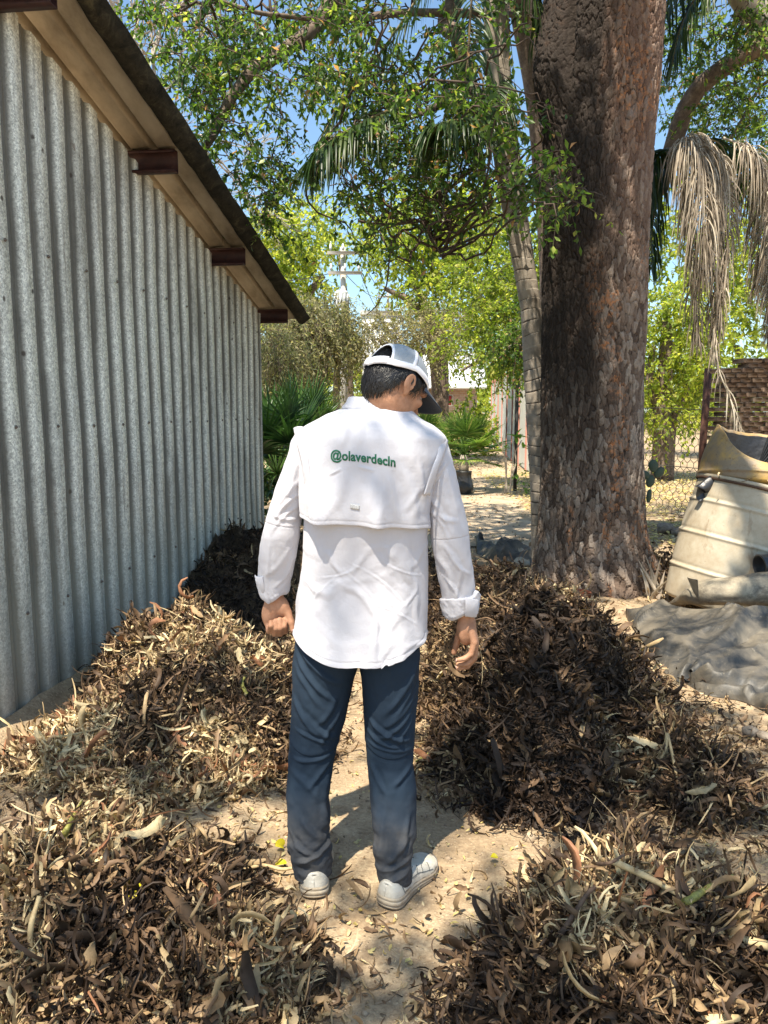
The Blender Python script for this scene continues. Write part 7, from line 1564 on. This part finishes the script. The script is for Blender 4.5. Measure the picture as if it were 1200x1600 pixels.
# torn plastic debris by the palm foot, stones, brick piece, agave-like strips
dbr = thing('plastic_debris', 'crumpled grey-black plastic debris on the ground left of the big tree foot', 'plastic debris', tuple(G(790, 860, 0)))
polysheet(dbr, 'sheet', ([(742, 838, .03), (770, 850, .10), (800, 858, .08), (835, 868, .03)], [(745, 868, .0), (775, 878, .05), (805, 880, .05), (838, 884, .0)]), 23, .09, mat=M_tarp, n=50)
polysheet(dbr, 'sheet', ([(798, 846, .12), (806, 846, .14), (812, 850, .14), (822, 856, .10)], [(790, 880, .02), (802, 884, .04), (814, 884, .04), (828, 884, .02)]), 29, .05, mat=M_wdrum, n=30)
def stone(name, label, cat, c, r, mat, seed, grp=None):
    m = MB(); sphere(m, np.zeros(3), r, rotz(seed*1.7), 22, 30, fn=lambda V: V*(1+.22*fbm(V[:, 0]*1.6+seed, V[:, 1]*1.6, V[:, 2]*1.6, 3, seed))[:, None]); m.v[0] = m.v[0]+c; o = m.build(name, mat, origin=c); tag(o, label, cat, grp); return o
t = NT('stone'); n1 = t.noise(t.coord(), 30, 5, .7); M_stone = t.fin(t.ramp(n1, [(.3, (.13, .105, .08)), (.7, (.27, .225, .175))]), .9, normal=t.bump(n1, .7, .006))
for i, (px, py, r, lab) in enumerate(((1172, 1143, .036, 'oval tan stone on the dirt below the black tarp'), (1193, 1150, .028, 'smaller grey stone touching the right edge below the tarp'), (1040, 826, .11, 'dusty rock between the big tree and the white drum'), (1060, 832, .08, 'smaller rock beside the white drum base'), (1068, 806, .07, 'dark round rock near the black scrap by the drum'), (698, 884, .05, 'pale round stone just right of the man\'s right sleeve'), (790, 938, .05, 'grey stone on the ground near the brick piece'))):
    p = gp(px, py, r*.5); stone('stone', lab, 'stone', p, (r*1.15, r*.9, r*.75), M_stone, i+2, 'loose stones')
t = NT('red_brick'); n1 = t.noise(t.coord(), 30, 5); M_rbrick = t.fin(t.mix(n1, (.26, .07, .03), (.40, .14, .07)), .9)
bc = gp(907, 938, .10); m = MB(); box(m, bc, (.13, .09, .17), rotz(.5)@np.array(((.97, 0, .24), (0, 1, 0), (-.24, 0, .97))), bev=.014); box(m, bc+np.array((.05, -.03, -.06)), (.09, .08, .08), rotz(-.3), bev=.02); o = m.build('brick_piece', M_rbrick, origin=bc, smooth=False); tag(o, 'broken orange-red brick piece at the foot of the big tree', 'brick piece')
sk = thing('dry_plant', 'clump of dry pointed leaf blades between the tree foot and the white drum', 'dry plant', tuple(gp(1035, 935))); m = MB(); c = gp(1035, 936)
ribbons(m, np.repeat(c[None], 14, 0)+rng.normal(size=(14, 3))*np.array((.08, .05, .0)), nrm(np.stack([rng.uniform(-.6, .5, 14), rng.uniform(-.2, .5, 14), rng.uniform(.4, 1.2, 14)], -1)), rdir(14), rng.uniform(.2, .38, 14), .035, 5, curl=rng.normal(0, .5, 14), cup=.9, taper='lance', r=rng.uniform(.5, 1, 14)); m.build('blades', M_dead, sk)
heapT = [(1045, 880, .30)]
m = MB(); n = 2500; P_ = np.stack([rng.normal(2.42, .22, n), rng.normal(7.0, .35, n), np.abs(rng.normal(0, .09, n))+.02], -1); ribbons(m, P_, rdir(n), rdir(n), rng.uniform(.03, .09, n), rng.uniform(.01, .03, n), 4, curl=rng.normal(0, 1.5, n), cup=.9, r=np.clip(rng.normal(.4, .2, n), 0, .97)); tag(m.build('leaf_litter', M_litter), 'brown leaf drift piled between the big tree and the white drum', 'leaf litter', kind='stuff')
# ================================================================ individual stalks and leaves that stand out on the heaps
def hz_at(x, y): x, y = np.array([x]), np.array([y]); return float(ground_h(x, y)[0]+max(heap_h(x, y, n_)[0] for n_ in HN))
def onheap(px, py, lift=.02):
    z = .1
    for _ in range(8): p = gp(px, py, z); z = .5*z+.5*(hz_at(p[0], p[1])+lift)
    return gp(px, py, z)
t = NT('dry_stalk'); c0 = t.coord(); n1 = t.noise(c0, 30, 5, .7); M_stalk = t.fin(t.ramp(n1, [(.3, (.26, .17, .08)), (.6, (.50, .38, .20)), (.8, (.60, .50, .30))]), .7, normal=t.bump(n1, .4, .003))
t = NT('green_stalk'); n1 = t.noise(t.coord(), 40, 5, .7); M_gstalk = t.fin(t.ramp(n1, [(.35, (.10, .10, .025)), (.6, (.36, .33, .07))]), .6)
t = NT('dark_stalk'); n1 = t.noise(t.coord(), 40, 5, .7); M_dstalk = t.fin(t.ramp(n1, [(.35, (.04, .022, .015)), (.6, (.13, .08, .05))]), .8)
def stalk(pxs, r0, r1, mat, label, name='stalk', lifts=None, grp='long stalks lying on the heaps'):
    P_ = [onheap(a, b, (lifts[i] if lifts else .03)) for i, (a, b) in enumerate(pxs)]; C_ = spline(P_, 40); u = np.linspace(0, 1, 40); m = MB(); tube(m, C_, (r0+(r1-r0)*u)*(1+.15*vnoise(u*12, 0*u, 0, int(pxs[0][0]))), 8); o = m.build(name, mat, origin=P_[0]); tag(o, label, 'stalk', grp); return o
stalk([(62, 1400), (48, 1450), (52, 1490), (75, 1520), (98, 1548)], .006, .012, M_stalk, 'curved tan stalk with forked tip in the lower left corner', lifts=[.10, .07, .04, .03, .02])
stalk([(100, 1570), (130, 1555), (170, 1530), (200, 1535)], .009, .006, M_stalk, 'pale branching stalk at the bottom edge, lower left')
stalk([(1145, 1368), (1110, 1385), (1080, 1405), (1060, 1415)], .004, .014, M_gstalk, 'green-yellow stalk sticking up from the front right heap', lifts=[.13, .10, .07, .04])
stalk([(955, 1345), (990, 1360), (1030, 1380), (1070, 1405), (1085, 1425)], .009, .007, M_stalk, 'long straight tan stalk lying across the front right heap', lifts=[.09, .09, .07, .06, .04])
stalk([(1110, 1452), (1150, 1465), (1200, 1478)], .010, .012, M_stalk, 'thick pale stalk at the right edge of the front right heap', lifts=[.05, .06, .06])
stalk([(905, 1345), (945, 1350), (975, 1336)], .007, .004, M_dstalk, 'dark curved stalk arching on top of the front right heap', lifts=[.06, .09, .09])
stalk([(860, 1480), (890, 1440), (915, 1400), (930, 1385)], .008, .006, M_dstalk, 'dark bent stalk leaning on the left side of the front right heap', lifts=[.02, .05, .07, .07])
stalk([(1025, 1200), (1040, 1170), (1043, 1148), (1058, 1215)], .006, .006, M_stalk, 'pale forked stalk at the right end of the big dark heap', lifts=[.03, .08, .10, .03])
stalk([(745, 1080), (752, 1052), (775, 1047), (800, 1070)], .004, .003, M_stalk, 'thin looping stalk on the big dark heap by the man\'s hand', lifts=[.03, .06, .06, .03])
stalk([(313, 1045), (308, 1010), (306, 990)], .010, .005, M_dstalk, 'short dark stick standing up on the left middle heap', lifts=[.02, .08, .13])
stalk([(135, 1030), (150, 1042), (190, 1040), (215, 1035)], .006, .003, M_dstalk, 'dark twig jutting out beside the shed wall over the left middle heap', lifts=[.12, .08, .07, .04])
stalk([(60, 1152), (100, 1150), (140, 1142), (170, 1135)], .006, .004, M_stalk, 'thin pale stick lying on the left middle heap near the shed', lifts=[.05, .06, .05, .04])
stalk([(95, 1315), (110, 1285), (128, 1250)], .012, .005, M_gstalk, 'upright yellow-green stalk at the back of the lower left heap', lifts=[.02, .07, .13])
stalk([(160, 1335), (165, 1290), (172, 1262), (190, 1245)], .009, .006, M_stalk, 'upright pale stalk with a curled yellow tip on the lower left heap', lifts=[.02, .06, .10, .13])
stalk([(385, 1085), (378, 1068), (382, 1058)], .011, .006, M_gstalk, 'bright yellow-green bent stem on the left middle heap', lifts=[.02, .06, .07])
stalk([(650, 1190), (668, 1178), (690, 1160)], .005, .004, M_gstalk, 'thin green stem beside the man\'s right knee')
stalk([(380, 1360), (410, 1352), (440, 1358), (458, 1356)], .007, .005, M_stalk, 'yellowish stem lying beside the man\'s left shoe')
# single leaves
M_bright = leafmat('bright_yellow_leaf', [(0, (.70, .58, .02)), (1, (.80, .72, .05))], .35, .4, 1.2); M_brownleaf = leafmat('brown_paper_leaf', [(0, (.30, .17, .09)), (1, (.50, .33, .20))], .25, .7, 1.2)
for (px, py, L_, W_, mat, lab) in ((207, 1390, .045, .045, M_bright, 'bright yellow leaf on the lower left heap'), (430, 1322, .038, .034, M_bright, 'yellow leaf on the dirt left of the man\'s shoe, upper one'), (448, 1348, .045, .025, M_bright, 'yellow leaf touching the man\'s left shoe'), (778, 1340, .03, .02, M_bright, 'small yellow leaf on bare dirt right of the man\'s right shoe'), (1010, 1362, .04, .03, M_bright, 'yellow leaf tucked in the front right heap'), (188, 1455, .07, .035, M_brownleaf, 'flat papery brown leaf standing on the lower left heap'), (1040, 1310, .09, .025, M_brownleaf, 'curled pale brown leaf sheath below the big dark heap'), (835, 1380, .08, .022, M_brownleaf, 'curled dead leaf at the top left of the front right heap'), (890, 1375, .09, .022, M_brownleaf, 'orange-brown folded leaf on the front right heap'), (150, 1440, .09, .03, M_brownleaf, 'dark red-brown rolled leaf on the lower left heap')):
    p = onheap(px, py, .02); m = MB(); a = rng.uniform(0, 6.28); up_v = nrm(np.array((0, -.5, .9))+rng.normal(size=3)*.15)
    ribbons(m, p[None], np.array([[math.cos(a), math.sin(a)*.7, .3]]), up_v[None], L_, W_, 8, curl=1.6, cup=.7, side=.4, twist=.5, r=.6); o = m.build('fallen_leaf', mat, origin=p); tag(o, lab, 'leaf', 'single leaves that stand out')
